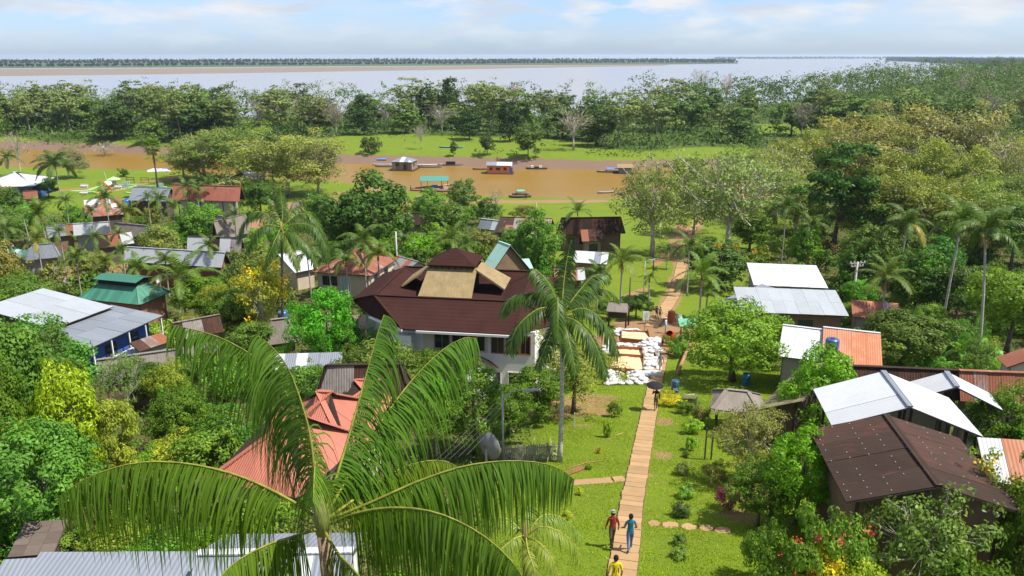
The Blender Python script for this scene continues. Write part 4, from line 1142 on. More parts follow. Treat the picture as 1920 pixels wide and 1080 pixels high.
H('small red roof seen over trees at the left edge', (44, 374), (72, 372), 3.2, 6.0, 1.6, 'gable_x', 'rust', 'dark_wall', .4, top=362)
H('blue walled house with pale roof at the left edge', (-45, 352), (64, 349), 4.2, 12.0, 2.6, 'hip', 'white_sheet', 'blue_wall', 1.0, (1.6, 3.2), [('front', .75, 1.2, 1.2, 1.4), ('front', .9, 1.2, 1.0, 1.4)], top=322)
H('pale zinc roofed hall beside the orange roofed building', (240, 376), (312, 378), 4.2, 13.0, 2.4, 'gable_x', 'zinc', 'dark_wall', .5, (1.6, 3.4), top=351)
H('two storey cream building with long orange roof and porch posts', (322, 374), (449, 378), 6.0, 12.0, 2.6, 'gable_x', 'tile_red', 'cream_wall', 1.2, (1.4, 3.2), [('front', .8, .6, 1.2, 2.0, 'dark_wood'), ('front', .3, 3.4, 3.0, 1.6, 'void'), ('front', .62, 3.4, 3.0, 1.6, 'void')], posts=6, top=346)
H('open barn with curved grey roof near the creek', (430, 333), (478, 338), 4.4, 9.0, 1.6, 'gable_y', ['zinc', 'zinc', 'grey_sheet'], 'dark_wall', .4, (1.4, 3.0), open_sides=True, posts=3, top=320)
H('long grey thatched roof below the orange roofed building', (410, 452), (470, 436), 3.6, 12.0, 3.0, 'gable_x', 'thatch_grey', 'dark_wall', .4, (3.0, 3.4), top=402)
H('tall narrow thatched roof with open gable beside the long thatch', (408, 446), (436, 440), 4.0, 10.0, 3.2, 'gable_y', 'thatch_grey', 'void', .4, (3.0, 3.4), top=411)
H('little thatched hut under the pale tree by the creek', (545, 398), (572, 396), 2.6, 5.0, 1.9, 'hip', 'thatch_grey', 'dark_wall', .4, (2.5, 3.0), top=383)
# right side
H('upper bright white roof among trees on the right', (1413, 535), (1553, 541), 3.8, 7.0, .9, 'shed', 'white_sheet', 'dark_wall', .4, (1.1, 3.6), top=493)
H('lower bright white roof in front of the upper one', (1388, 585), (1592, 593), 3.6, 6.5, 1.0, 'shed', ['zinc_light'], 'dark_wall', .5, (1.1, 3.3), [('front', .3, 1.0, 1.6, 1.2), ('front', .55, 1.0, 1.6, 1.2)], top=538)
H('pale blue grey roof at the left end of the white roofs', (1346, 566), (1392, 582), 3.6, 5.5, .9, 'shed', 'zinc', 'dark_wall', .3, (1.1, 3.0), top=533)
H('striped rusty roof behind the coconut palm', (1598, 594), (1690, 602), 3.2, 6.0, 1.0, 'shed', ['rust', 'zinc_rust', 'orange_rust'], 'dark_wall', .3, (.7, 3), top=562)
ho, how = H('house with orange rusty roof under a blue tank', (1541, 680), (1655, 694), 3.6, 9.0, 1.3, 'gable_x', ['orange_rust'], 'dark_wall', .4, (0.9, 4.6), cap='white_sheet', top=614)
H('silver roofed house adjoining the orange rusty roof', (1458, 668), (1539, 679), 3.7, 4.6, 1.3, 'gable_x', ['white_sheet', 'zinc', 'white_sheet'], 'dark_wall', .3, (0.9, 2.4), top=610)
H('long dark brown roof behind the white hipped roofs', (1600, 742), (1812, 752), 3.8, 6.5, 1.5, 'gable_x', ['brown_sheet'], 'dark_wall', .4, (1.2, 3.0), top=690)
H('roof of red rust and white stripes at the right edge', (1800, 752), (1985, 760), 3.8, 7.0, 1.5, 'gable_x', ['rust', 'zinc_rust', 'white_sheet', 'rust'], 'dark_wall', .4, (0.75, 3.0), top=700)
H('open white roofed pavilion with grey left slope', (1560, 800), (1843, 820), 4.3, 9.0, 1.2, 'gable_y', 'white_sheet', 'zinc', .5, (1.2, 3.6), open_sides=True, posts=4, cap='zinc', top=697)
H('second white gabled roof behind the pavilion', (1700, 752), (1880, 770), 4.6, 6.0, 1.0, 'gable_y', 'white_sheet', 'zinc', .4, (1.2, 3.4), open_sides=True, posts=3, cap='zinc', top=698)
hd, hdw = H('near house with dark brown gabled roof and rows of pale rivets', (1587, 943), (1925, 966), 4.0, 5.8, .85, 'gable_y', ['brown_sheet'], 'clay_wall', .5, (1.4, 3.9), top=779)
rs_rv = random.Random(4); rv = MB(); hdd = max(v[1] for v in hd.children[0].bound_box)
for sx in (-1, 1):
    for k in range(5):
        f = .04+k*.225
        for j in range(13):
            if rs_rv.random() < .3: continue
            x = hdw/2+sx*(hdw/2)*f; z = 3.12+.85*(1-f)+.065
            yv = (j+.5)*hdd/13
            rv.add([(x-.022, yv-.022, z), (x+.022, yv-.022, z), (x+.022, yv+.022, z), (x-.022, yv+.022, z), (x, yv, z+.03)], [(0, 1, 4), (1, 2, 4), (2, 3, 4), (3, 0, 4)])
tag(rv.build('rivets', M['metal'], hd), kind='stuff')
H('striped rust and white roof behind the near dark house at the right edge', (1850, 905), (1990, 915), 3.6, 6.0, 1.2, 'shed', ['rust', 'white_sheet', 'orange_rust'], 'dark_wall', .3, (.8, 3), top=830)
H('long mossy sheet roof beside the thatched stall', (1418, 770), (1500, 792), 3.2, 9.5, 1.2, 'shed_left', ['olive_sheet'], 'dark_wall', .4, (.8, 2.4), top=672)
H('small thatched stall beside the mossy roof', (1336, 768), (1428, 778), 1.7, 3.0, .75, 'hip', 'thatch_grey', 'dark_wood', .3, (4.2, 3), open_sides=True, posts=2, inset=.8)
fringe(FOOT[-1], 1.7*.78)
H('small grey shed with red roof at the far right edge', (1888, 690), (1945, 694), 3.4, 4.5, 1.0, 'shed_left', ['rust'], 'cream_wall', .3, top=650)
# bottom left
H('large pale zinc roof at the bottom left', (-30, 1175), (318, 1175), 3.6, 4.4, .35, 'shed', ['zinc'], 'cream_wall', .3, (2.2, 2.4), top=1036)
H('white roof end showing below the front palm trunk', (320, 1196), (640, 1190), 3.7, 5.0, .9, 'gable_x', ['white_sheet', 'zinc'], 'white_wall', .3, (1.1, 2.4), top=1000)
H('small pale roof corner at the left bottom edge', (-60, 1165), (22, 1160), 3.0, 2.4, .5, 'shed', ['zinc'], 'wood', .2, top=1046)
H('old brown shingle lean to by the fallen log', (14, 1046), (100, 1040), 2.0, 3.8, .45, 'shed', ['wood_old'], 'dark_wood', .3, (.5, .45), top=977)
# ------------------------------------------------------------------ the large palm right below the lookout
PD = 11.6
crown_c = AT(604, 962, PD)
gb = Vector((crown_c.x+0.1, crown_c.y-0.3, 0)); gb.z = tz(gb.x, gb.y)
bigpalm = empty('palm_tree', gb, 0, 'huge palm in front with long drooping fronds across the lower left', 'palm')
def L2(px, py, dd): return AT(px, py, PD+dd)-gb
ptop = L2(604, 985, 0)
pts = [Vector((0, 0, 0)).lerp(ptop, f)+Vector((0.05*math.sin(3*f), 0, 0)) for f in np.linspace(0, 1, 9)]
MB().tube(pts, [0.17]+[0.125-0.03*f for f in np.linspace(0, 1, 8)], 12).build('trunk', M['palm_trunk'], bigpalm, True, color=(0.30, 0.20, 0.12))
MB().tube([ptop+Vector((0, 0, -.15)), ptop+Vector((0, 0, .15)), ptop+Vector((0, 0.0, .5))], [.10, .13, .05], 10).build('crownshaft', M['paint'], bigpalm, True, color=(0.20, 0.19, 0.06))
#  rachis pixels (px, py, depth offset), leaflets per side, leaflet length, hang
FR = [
    ([(600, 975, 0), (540, 935, -.1), (450, 893, -.25), (350, 869, -.35), (255, 868, -.35), (170, 893, -.3), (106, 934, -.2)], 96, 1.38, 1.1, (1.0, 1.0), (0.105, 0.175, 0.013)),
    ([(600, 990, 0), (550, 1006, -.5), (500, 1022, -.9), (440, 1055, -1.3), (400, 1100, -1.6), (380, 1150, -1.8)], 74, 1.1, 1.0, (1, 1), (0.105, 0.16, 0.012)),
    ([(598, 965, 0), (582, 880, .5), (560, 790, 1.0), (520, 710, 1.4), (470, 664, 1.6), (400, 628, 1.7), (318, 608, 1.7)], 96, 1.30, 0.75, (1, 1), (0.085, 0.165, 0.014)),
    ([(600, 965, 0), (592, 900, .2), (578, 800, .2), (545, 700, 0.2), (510, 650, .1), (480, 628, 0)], 82, 1.45, 1.25, (1, 1), (0.105, 0.185, 0.025)),
    ([(608, 965, 0), (632, 890, .25), (662, 790, .5), (690, 690, .75), (708, 625, .9), (720, 590, .95)], 88, 1.15, 1.15, (1, 1), (0.070, 0.145, 0.016)),
    ([(612, 965, 0), (660, 880, .5), (715, 790, 1.0), (775, 710, 1.5), (830, 656, 1.8), (868, 634, 2.0), (895, 634, 2.1)], 92, 1.25, 0.85, (1, 1), (0.080, 0.16, 0.016)),
    ([(615, 972, 0), (680, 925, .7), (740, 885, 1.3), (790, 866, 1.7), (830, 864, 2.0), (862, 876, 2.2)], 66, .80, .9, (1, 1), (0.13, 0.17, 0.012)),
    ([(615, 975, 0), (700, 940, 0.0), (790, 900, 0.05), (880, 872, 0.1), (970, 864, .15), (1040, 874, .2), (1078, 900, .2)], 98, 1.18, 1.05, (1, 1), (0.095, 0.17, 0.018)),
    ([(614, 985, 0), (670, 962, -.4), (740, 952, -.7), (820, 962, -1.0), (900, 1000, -1.2), (962, 1055, -1.35), (990, 1105, -1.4)], 96, 1.22, 1.05, (1, 1), (0.095, 0.16, 0.013)),
    ([(602, 975, 0), (598, 915, -.15), (594, 874, -.4), (591, 868, -.85), (589, 893, -1.3), (587, 940, -1.65)], 70, 1.25, 1.1, (1, 1), (0.15, 0.24, 0.035)),
    ([(608, 995, 0), (632, 1035, -.5), (665, 1070, -.9), (700, 1120, -1.3), (720, 1180, -1.5)], 62, 1.0, 0.95, (1, 1), (0.12, 0.165, 0.012)),
    ([(606, 975, 0), (622, 905, 0.7), (640, 860, 1.3), (655, 850, 1.9), (668, 870, 2.4)], 54, 1.1, 0.95, (1, 1), (0.08, 0.15, 0.015)),
]
for i, (pp, nl, ll, hg, sd, colr) in enumerate(FR):
    lm, rm = frond_mesh('big_frond', [L2(*q) for q in pp], int(nl*(1.3 if i in (2, 3, 5) else 1.5)), ll*1.24, 0.029, 200+i, hg*2.6, sd, seg=7, rachis=0.024, spread=0.34, ragged=0.30, start=0.16, lift=-0.6, fwd=0.24)
    fr = link('frond', lm, bigpalm, color=(colr[0]*.76, colr[1]*.86, colr[2]*.6))
    link('rachis', rm, fr, color=(0.20, 0.21, 0.035))

# second tall palm, by the lawn, and a lower one tucked below the big fronds
def hero_palm(px, base, cx, cy, label, FRS, r, ll, nl, width, trunkcol):
    b = G(px, base); dep = depth_of(b)
    top0 = top_h(b, cy)
    c = AT(cx, cy, dep*1.0)
    # keep the crown over the foot: same distance, height from the picture
    d = ray(cx, cy); c = Vector((d.x*(b.y/d.y), b.y, CAMZ+d.z*(b.y/d.y)))
    e = empty('palm_tree', b-Vector((0, 0, .05)), 0, label, 'palm')
    tp = c-b
    pts = [Vector((0, 0, 0)).lerp(tp, f)+Vector((0.10*math.sin(f*3.1), 0, 0)) for f in np.linspace(0, 1, 10)]
    MB().tube(pts, [r*1.5]+[r*(1.05-.3*f) for f in np.linspace(0, 1, 9)], 10).build('trunk', M['palm_trunk'], e, True, color=trunkcol)
    MB().tube([tp-Vector((0, 0, 1.5)), tp-Vector((0, 0, .9)), tp-Vector((0, 0, 0.1)), tp+Vector((0, 0, .5))], [r*.75, r*1.1, r*1.25, r*.5], 10).build('crownshaft', M['paint'], e, True, color=(0.22, 0.17, 0.05))
    dc = depth_of(c)
    for i, (pp, colr, lk) in enumerate(FRS):
        q = [AT(x, y, dc+dd)-b for x, y, dd in pp]
        lm, rm = frond_mesh('tall_frond', q, nl, ll*lk, width, 400+i+int(px), 1.7, seg=4, rachis=0.03, spread=0.6, ragged=.2, fwd=.45, lift=0.0)
        fr = link('frond', lm, e, color=colr)
        link('rachis', rm, fr, color=(0.26, 0.26, 0.05))
    return e
g1, g2, g3 = (0.034, 0.076, 0.008), (0.046, 0.095, 0.010), (0.075, 0.120, 0.012)
hero_palm(1049, 866, 1052, 590, 'tall palm with pale slim trunk standing beside the lawn path', [
    ([(1052, 585, 0), (1035, 540, .1), (1015, 512, .2), (1000, 502, .2), (1000, 510, .1)], g2, 1.0),
    ([(1052, 585, 0), (1020, 552, .3), (985, 548, .4), (955, 560, .4), (938, 590, .3)], g1, 1.0),
    ([(1050, 590, 0), (1020, 575, -.5), (990, 590, -.9), (965, 620, -1.1), (955, 660, -1.2)], g1, 1.0),
    ([(1052, 590, 0), (1035, 620, -.7), (1020, 655, -1.2), (1005, 690, -1.3)], g2, .8),
    ([(1054, 580, 0), (1056, 540, .2), (1060, 505, .3), (1066, 470, .3), (1072, 448, .2)], g1, .7),
    ([(1055, 585, 0), (1085, 545, .4), (1110, 518, .7), (1130, 512, .9), (1142, 520, 1.0)], g2, 1.0),
    ([(1055, 590, 0), (1090, 555, .8), (1120, 540, 1.4), (1145, 545, 1.8), (1160, 560, 2)], g3, .9),
    ([(1056, 590, 0), (1090, 576, -.2), (1120, 590, -.3), (1145, 625, -.4), (1160, 665, -.4)], g1, 1.05),
    ([(1055, 592, 0), (1080, 600, -.7), (1105, 625, -1.1), (1125, 665, -1.3), (1138, 705, -1.3)], g1, 1.05),
    ([(1054, 590, 0), (1062, 620, -1.0), (1072, 660, -1.5), (1080, 700, -1.6)], g2, .8),
    ([(1050, 588, 0), (1046, 560, -.6), (1046, 560, -1.1), (1046, 590, -1.6), (1046, 640, -1.8)], g2, .8)], 0.125, 1.15, 92, 0.072, (0.50, 0.47, 0.42))
hero_palm(528, 648, 527, 425, 'tall palm with dark spotted trunk beside the yellow flowering tree', [
    ([(527, 425, 0), (495, 398, .2), (470, 400, .3), (452, 425, .3), (445, 455, .3)], g1, 1.0),
    ([(527, 425, 0), (500, 420, -.8), (478, 435, -1.3), (462, 470, -1.5)], g1, 1.0),
    ([(527, 425, 0), (515, 450, -1.0), (505, 475, -1.4), (495, 500, -1.5)], g2, .8),
    ([(527, 420, 0), (520, 395, .4), (515, 380, .6), (505, 372, .6)], g3, .8),
    ([(528, 420, 0), (530, 395, .2), (527, 370, .3), (526, 350, .3)], g2, .55),
    ([(529, 424, 0), (560, 400, .5), (585, 405, .7), (602, 430, .8), (608, 455, .8)], g2, 1.0),
    ([(529, 425, 0), (560, 418, -.6), (590, 425, -.9), (608, 455, -1), (615, 490, -1)], g1, 1.0),
    ([(529, 426, 0), (555, 440, -1), (580, 465, -1.4), (595, 500, -1.5)], g2, .9),
    ([(528, 426, 0), (540, 455, -1.2), (552, 480, -1.7), (560, 505, -1.8)], g3, .8),
    ([(528, 420, 0), (545, 395, 1), (560, 385, 1.5), (575, 395, 1.8)], g3, .8)], 0.14, 1.35, 76, 0.09, (0.24, 0.20, 0.16))
hero_palm(1000, 1190, 985, 1000, 'low yellow green palm half under the front palm beside the lawn', [
    ([(985, 1000, 0), (950, 970, .2), (925, 975, .3), (905, 1000, .3)], (.13, .19, .02), .8),
    ([(985, 1000, 0), (960, 1010, -.4), (930, 1040, -.6), (920, 1080, -.6)], (.13, .18, .02), .8),
    ([(985, 1000, 0), (985, 960, .3), (995, 945, .6), (1010, 960, .8)], (.12, .19, .02), .8),
    ([(987, 1000, 0), (1015, 965, .3), (1045, 965, .4), (1075, 985, .5), (1090, 1010, .5)], (.12, .19, .025), .9),
    ([(987, 1002, 0), (1015, 985, -.2), (1050, 995, -.3), (1078, 1020, -.3), (1090, 1050, -.3)], (.14, .19, .02), .9),
    ([(987, 1004, 0), (1010, 1015, -.5), (1035, 1045, -.8), (1050, 1085, -.8)], (.15, .19, .02), .8),
    ([(986, 1004, 0), (990, 1030, -.6), (1000, 1060, -.9), (1005, 1100, -1)], (.14, .18, .02), .8)], 0.09, .75, 46, 0.035, (0.25, 0.2, 0.12))
# ------------------------------------------------------------------ trees and shrubs placed one by one
DK, MD, BR, LIME, YEL = (.032, .066, .010), (.054, .098, .010), (.066, .150, .008), (.150, .200, .012), (.240, .225, .012)
OLV, OLB, RUST, PALE, GREY, RED, PURP = (.098, .105, .026), (.120, .098, .036), (.190, .085, .030), (.098, .120, .045), (.20, .155, .125), (.30, .03, .04), (.10, .022, .045)
PB = (.46, .42, .35)       # pale bark
TREES = [
 # kind, px, foot row, top row, width px, colour, name, label
 ('mango', 1490, 985, 806, 158, BR, 'garden_tree', 'bright green dense tree left of the near dark brown roof'),
 ('dense', 1420, 985, 880, 120, MD, 'garden_tree', 'low green tree crown in front of the bright dense tree, over bare earth'),
 ('airy', 1395, 905, 752, 150, OLV, 'garden_tree', 'olive tree with crooked pale limbs beside the thatched stall', PB),
 ('mango', 1528, 842, 655, 172, BR, 'mango_tree', 'bright green mango tree in front of the mossy sheet roof'),
 ('mango', 1372, 715, 566, 196, (.085, .15, .014), 'mango_tree', 'yellow green mango tree over the leaning log by the path'),
 ('mango', 1440, 690, 590, 110, (.07, .135, .013), 'mango_tree', 'smaller mango tree touching the silver end of the orange roof'),
 ('dense', 1682, 700, 578, 168, (.055, .085, .015), 'garden_tree', 'dark olive round tree growing through the orange rusty roofs'),
 ('mango', 1878, 872, 722, 150, MD, 'mango_tree', 'dark green tree at the right edge in front of the white pavilion'),
 ('dense', 1885, 668, 492, 165, (.085, .14, .014), 'garden_tree', 'lime green tree at the right edge beyond the small grey shed'),
 ('dense', 1840, 600, 500, 90, MD, 'garden_tree', 'green tree between the leaning palm trunk and the right edge'),
 ('rubber', 1715, 1130, 905, 245, (.066, .105, .020), 'garden_tree', 'loose branching tree in front of the concrete tank of the near house', PB),
 ('rubber', 1850, 1060, 858, 150, (.085, .13, .016), 'garden_tree', 'young tree with yellowing leaves against the near dark roof'),
 ('mango', 1905, 1110, 925, 100, MD, 'garden_tree', 'dark bushy tree in the lower right corner'),
 ('bush', 1560, 1120, 958, 130, (.07, .13, .015), 'flowering_shrub', 'shrub with red flower tips beside the corner of the near house'),
 ('bush', 1480, 1135, 1000, 120, MD, 'flowering_shrub', 'green shrub with scattered red blooms right of the stepping stones'),
 ('bush', 1545, 1140, 1030, 100, YEL, 'flowering_shrub', 'orange and yellow croton shrub at the bottom right'),
 ('bush', 1615, 1150, 1040, 120, (.15, .2, .015), 'flowering_shrub', 'yellow green shrub at the bottom edge below the concrete tank'),
 ('bush', 1790, 1160, 1020, 160, MD, 'garden_shrub', 'dense dark shrub at the bottom edge right of the loose branching tree'),
 ('bush', 1420, 1090, 985, 80, (.06, .11, .014), 'garden_shrub', 'leafy shrub at the end of the stepping stones'),
 ('bush', 1366, 955, 908, 52, PURP, 'flowering_shrub', 'purple leaved shrub at the edge of the lawn'),
 ('bush', 1340, 905, 868, 55, OLV, 'garden_shrub', 'scrubby olive shrub on bare earth above the purple shrub'),
 ('bush', 1440, 900, 840, 80, MD, 'garden_shrub', 'green shrub under the olive tree with crooked limbs'),
 # centre front
 ('airy', 1075, 775, 628, 185, (.105, .125, .022), 'garden_tree', 'light olive tree behind the trunk of the tall slim palm'),
 ('dense', 1010, 790, 690, 120, MD, 'garden_tree', 'green tree left of the tall slim palm trunk'),
 ('mango', 890, 852, 684, 150, (.065, .115, .015), 'garden_tree', 'bushy tree in front of the white annex'),
 ('airy', 820, 862, 740, 115, MD, 'garden_tree', 'tree with a crooked white branch above the satellite dish', PB),
 ('dense', 955, 815, 725, 90, MD, 'garden_tree', 'green tree behind the lamp pole'),
 ('mango', 618, 705, 540, 135, (.045, .165, .010), 'garden_tree', 'vivid green tree with drooping leaves left of the hall'),
 ('airy', 665, 712, 585, 100, (.05, .15, .012), 'garden_tree', 'second vivid green crown right against the hall porch'),
 ('bush', 752, 715, 650, 70, (.09, .13, .02), 'garden_shrub', 'shrub with reddish shoots under the hall front'),
 ('airy', 500, 650, 480, 120, (.15, .16, .015), 'flowering_tree', 'tree with bright yellow blossom clumps beside the dark spotted palm', PB),
 ('bush', 465, 640, 560, 90, OLV, 'garden_shrub', 'olive shrub left of the yellow blossom tree'),
 ('dense', 440, 640, 545, 110, MD, 'garden_tree', 'green tree left of the yellow blossom tree'),
 ('airy', 395, 650, 590, 100, OLV, 'garden_tree', 'olive tree in front of the grey barn roof'),
 ('dense', 470, 700, 600, 100, (.06, .105, .015), 'garden_tree', 'round green tree right of the grey barn roof'),
 ('bush', 560, 730, 665, 90, (.10, .12, .02), 'garden_shrub', 'yellowish shrub above the orange red ridge'),
 ('bush', 505, 740, 690, 80, MD, 'garden_shrub', 'green shrub under the front palm tips'),
 ('bush', 610, 905, 830, 70, (.07, .12, .014), 'garden_shrub', 'shrub against the lower edge of the orange red roof'),
 ('bush', 1000, 690, 640, 70, MD, 'garden_shrub', 'green shrub at the right end of the hall front'),
 ('bush', 700, 735, 690, 70, (.10, .12, .02), 'garden_shrub', 'olive shrub in front of the hall porch'),
 ('dense', 812, 742, 652, 78, MD, 'garden_tree', 'small round tree right under the windows of the hall'),
 ('bush', 868, 722, 662, 62, (.07, .12, .014), 'garden_shrub', 'green shrub hiding the lower left corner of the white annex'),
 # left front
 ('dense', 62, 912, 578, 225, (.048, .10, .014), 'garden_tree', 'tall leafy tree at the left edge below the silver roof'),
 ('dense', 25, 955, 700, 130, MD, 'garden_tree', 'green tree in the corner at the left edge with red flowering tips'),
 ('mango', 152, 945, 684, 158, (.135, .190, .010), 'garden_tree', 'bright yellow green tree below the big silver roof'),
 ('dense', 222, 935, 750, 108, (.135, .165, .020), 'garden_tree', 'round olive yellow tree right of the bright yellow green one'),
 ('dense', 120, 660, 590, 130, MD, 'garden_tree', 'dark green tree against the left corner of the silver roof'),
 ('bush', 95, 625, 582, 55, DK, 'garden_shrub', 'sparse bush sticking up in front of the upper silver roof'),
 ('dense', 40, 600, 520, 120, (.055, .10, .015), 'garden_tree', 'green thicket tree left of the silver roof'),
 ('dense', 20, 700, 610, 100, MD, 'garden_tree', 'leafy tree at the left edge beside the silver roof'),
 ('bush', 320, 880, 820, 105, (.14, .17, .015), 'garden_shrub', 'yellow green shrub behind the arching left frond'),
 ('bush', 275, 890, 835, 70, (.07, .14, .012), 'garden_shrub', 'green shrub beside the picket fence'),
 ('dense', 345, 850, 720, 110, MD, 'garden_tree', 'green tree between the grey roof and the front palm'),
 ('airy', 245, 800, 650, 90, (.075, .12, .03), 'papaya_tree', 'thin papaya like tree in front of the long grey roof', PB),
 ('dense', 300, 770, 680, 100, DK, 'garden_tree', 'dark tree under the long grey weathered roof'),
 ('bush', 130, 1045, 985, 110, (.075, .12, .016), 'garden_shrub', 'round shrub behind the pale zinc roof at the bottom left'),
 ('bush', 230, 1050, 975, 130, (.10, .13, .016), 'garden_shrub', 'yellowish shrub under the left frond by the zinc roof'),
 # left middle
 ('mid', 25, 470, 395, 85, (.05, .09, .014), 'village_tree', 'round tree at the left edge below the blue walled house'),
 ('mid', 20, 430, 350, 70, DK, 'village_tree', 'dark tree at the left edge under the blue walled house'),
 ('mid', 92, 370, 335, 40, DK, 'village_tree', 'dark fir shaped bush beside the coconut like palm'),
 ('mid', 310, 490, 420, 72, (.045, .11, .012), 'village_tree', 'spreading flat crowned tree right of the half rusted roof'),
 ('mid', 375, 470, 385, 85, (.050, .105, .014), 'village_tree', 'light green tiered tree below the orange roofed building'),
 ('mid', 350, 472, 430, 60, BR, 'village_tree', 'low bright green shrub tree above the patchwork roof'),
 ('mid', 490, 405, 338, 75, DK, 'village_tree', 'very dark round tree right of the orange roofed building'),
 ('mid', 395, 425, 375, 60, MD, 'village_tree', 'green tree under the porch of the orange roofed building'),
 ('bush', 440, 545, 500, 65, (.07, .15, .013), 'garden_shrub', 'light green bush below the end wall of the silver block'),
 ('bush', 380, 555, 520, 60, BR, 'garden_shrub', 'bright green bush beside the white edged lean to'),
 ('dense', 420, 600, 540, 90, (.06, .12, .015), 'garden_tree', 'green tree right of the middle palm by the silver roof'),
 ('bush', 60, 560, 530, 140, (.06, .105, .015), 'garden_shrub', 'low hedge like bush in front of the leaning pole'),
 ('bush', 150, 560, 535, 90, MD, 'garden_shrub', 'bush under the left end of the green roof'),
 ('bush', 195, 575, 553, 35, MD, 'garden_shrub', 'small bush in front of the green roof eave'),
 # centre middle
 ('mid', 700, 482, 328, 160, (.034, .072, .012), 'village_tree', 'big dense dark tree between the village and the meadow'),
 ('mid', 640, 478, 365, 95, (.05, .085, .016), 'village_tree', 'left shoulder tree of the big dense dark tree'),
 ('mid', 655, 520, 440, 90, DK, 'village_tree', 'dark tree below the big dense dark tree'),
 ('mid', 868, 408, 336, 60, (.062, .100, .024), 'village_tree', 'single round tree standing on the meadow near the green canopied boats'),
 ('mid', 832, 466, 376, 105, (.055, .095, .016), 'village_tree', 'green tree in front of the low brown roof by the meadow'),
 ('mid', 780, 500, 440, 85, BR, 'village_tree', 'bright green tree beside the grey pole'),
 ('mid', 860, 505, 445, 90, MD, 'village_tree', 'green tree behind the capped lantern of the hall'),
 ('mid', 905, 480, 430, 60, OLV, 'village_tree', 'olive bush tree behind the mint green roof'),
 ('mid', 1008, 520, 398, 92, (.048, .105, .013), 'village_tree', 'tall green tree left of the shiny zinc shed'),
 ('mid', 965, 470, 425, 60, (.05, .11, .014), 'village_tree', 'green tree right behind the mint green roof'),
 ('bush', 1120, 520, 482, 40, BR, 'garden_shrub', 'small green tree in front of the shiny zinc shed'),
 ('bush', 985, 410, 383, 45, OLV, 'garden_shrub', 'scrubby bush at the meadow edge'),
 ('mid', 1348, 540, 452, 150, (.040, .072, .014), 'village_tree', 'dark tree with orange tinged top above the white roofs'),
 ('mid', 1405, 470, 400, 90, MD, 'village_tree', 'green tree right of the earth track'),
 ('dense', 1192, 598, 548, 62, DK, 'garden_tree', 'dark green tree behind the small thatched kiosk'),
 ('dense', 1138, 600, 560, 50, (.055, .095, .015), 'garden_tree', 'green tree right of the tall palm crown'),
 ('bush', 1270, 668, 630, 55, (.06, .13, .014), 'garden_shrub', 'spiky bright shrub left of the leaning log'),
 ('bush', 1310, 800, 755, 40, OLV, 'garden_shrub', 'tall weedy flowering shrub beside the wooden railing'),
 ('bush', 1262, 760, 740, 55, YEL, 'flowering_shrub', 'low hedge of yellow flowers at the path edge'),
 ('bush', 1288, 776, 750, 45, MD, 'garden_shrub', 'green bush right after the yellow flower hedge'),
 # pale olive trees by the creek and on the right
 ('midolive', 385, 340, 246, 125, (0.084, 0.100, 0.026), 'riverside_tree', 'leftmost pale olive tree on the near creek bank', PB),
 ('midolive', 450, 342, 232, 130, (0.068, 0.098, 0.020), 'riverside_tree', 'greener olive tree in the middle of the near creek bank', PB),
 ('midolive', 540, 368, 238, 165, (0.100, 0.115, 0.026), 'riverside_tree', 'widest pale olive tree on the near creek bank', PB),
 ('midbare', 598, 366, 255, 100, (0.099, 0.100, 0.039), 'riverside_tree', 'pale tree leaning over the creek, rightmost of the near bank cluster', PB),
 ('midbare', 1222, 480, 282, 138, (0.080, 0.105, 0.024), 'riverside_tree', 'tall loose olive tree left of the earth track', PB),
 ('midbare', 1362, 478, 258, 200, (0.080, 0.110, 0.032), 'riverside_tree', 'wide pale tree with bare white limbs right of the earth track', PB),
 ('midolive', 1300, 440, 330, 90, PALE, 'riverside_tree', 'smaller pale tree between the two tall loose trees', PB),
 ('midbare', 1452, 420, 262, 140, (0.096, 0.115, 0.029), 'riverside_tree', 'pale olive tree left of the dark tiered tree', PB),
 ('tiered', 1562, 470, 274, 142, (.026, .062, .010), 'riverside_tree', 'dark green tiered tree standing out among pale trees on the right', (.10, .085, .07)),
 ('midolive', 1500, 395, 250, 120, (0.090, 0.100, 0.022), 'riverside_tree', 'brownish tree behind the dark tiered tree', PB),
 ('midolive', 1610, 400, 215, 175, (0.096, 0.097, 0.030), 'riverside_tree', 'rusty topped tree right behind the dark tiered tree', PB),
 ('midolive', 1700, 390, 200, 170, (0.097, 0.098, 0.033), 'riverside_tree', 'rusty brown wide tree high on the right', PB),
 ('midolive', 1775, 395, 196, 150, (0.106, 0.107, 0.045), 'riverside_tree', 'pinkish topped tree near the upper right', PB),
 ('midbare', 1850, 400, 235, 150, (0.092, 0.105, 0.030), 'riverside_tree', 'pale grey green tree near the right edge over the creek', PB),
 ('midbare', 1915, 415, 250, 110, (0.084, 0.105, 0.026), 'riverside_tree', 'olive tree cut by the right edge', PB),
 ('midolive', 1665, 470, 300, 165, (0.084, 0.098, 0.019), 'riverside_tree', 'olive tree below the rusty topped trees', PB),
 ('midolive', 1752, 480, 318, 150, (0.088, 0.105, 0.016), 'riverside_tree', 'golden olive tree behind the right palms', PB),
 ('midolive', 1840, 490, 345, 140, (0.068, 0.100, 0.019), 'riverside_tree', 'green olive tree behind the rightmost palm', PB),
 ('mid', 1895, 500, 385, 110, (.055, .10, .018), 'village_tree', 'green tree at the right edge behind the rightmost palm'),
 ('mid', 1620, 545, 420, 110, (.055, .088, .016), 'village_tree', 'green tree right of the trunk of the dark tiered tree'),
 ('mid', 1612, 560, 455, 90, DK, 'village_tree', 'dark rounded tree behind the utility pole'),
 ('mid', 1720, 600, 475, 110, DK, 'village_tree', 'dark thicket tree between the right palm trunks'),
 ('mid', 1790, 610, 490, 90, (.038, .066, .014), 'village_tree', 'dark tree behind the leaning palm trunk'),
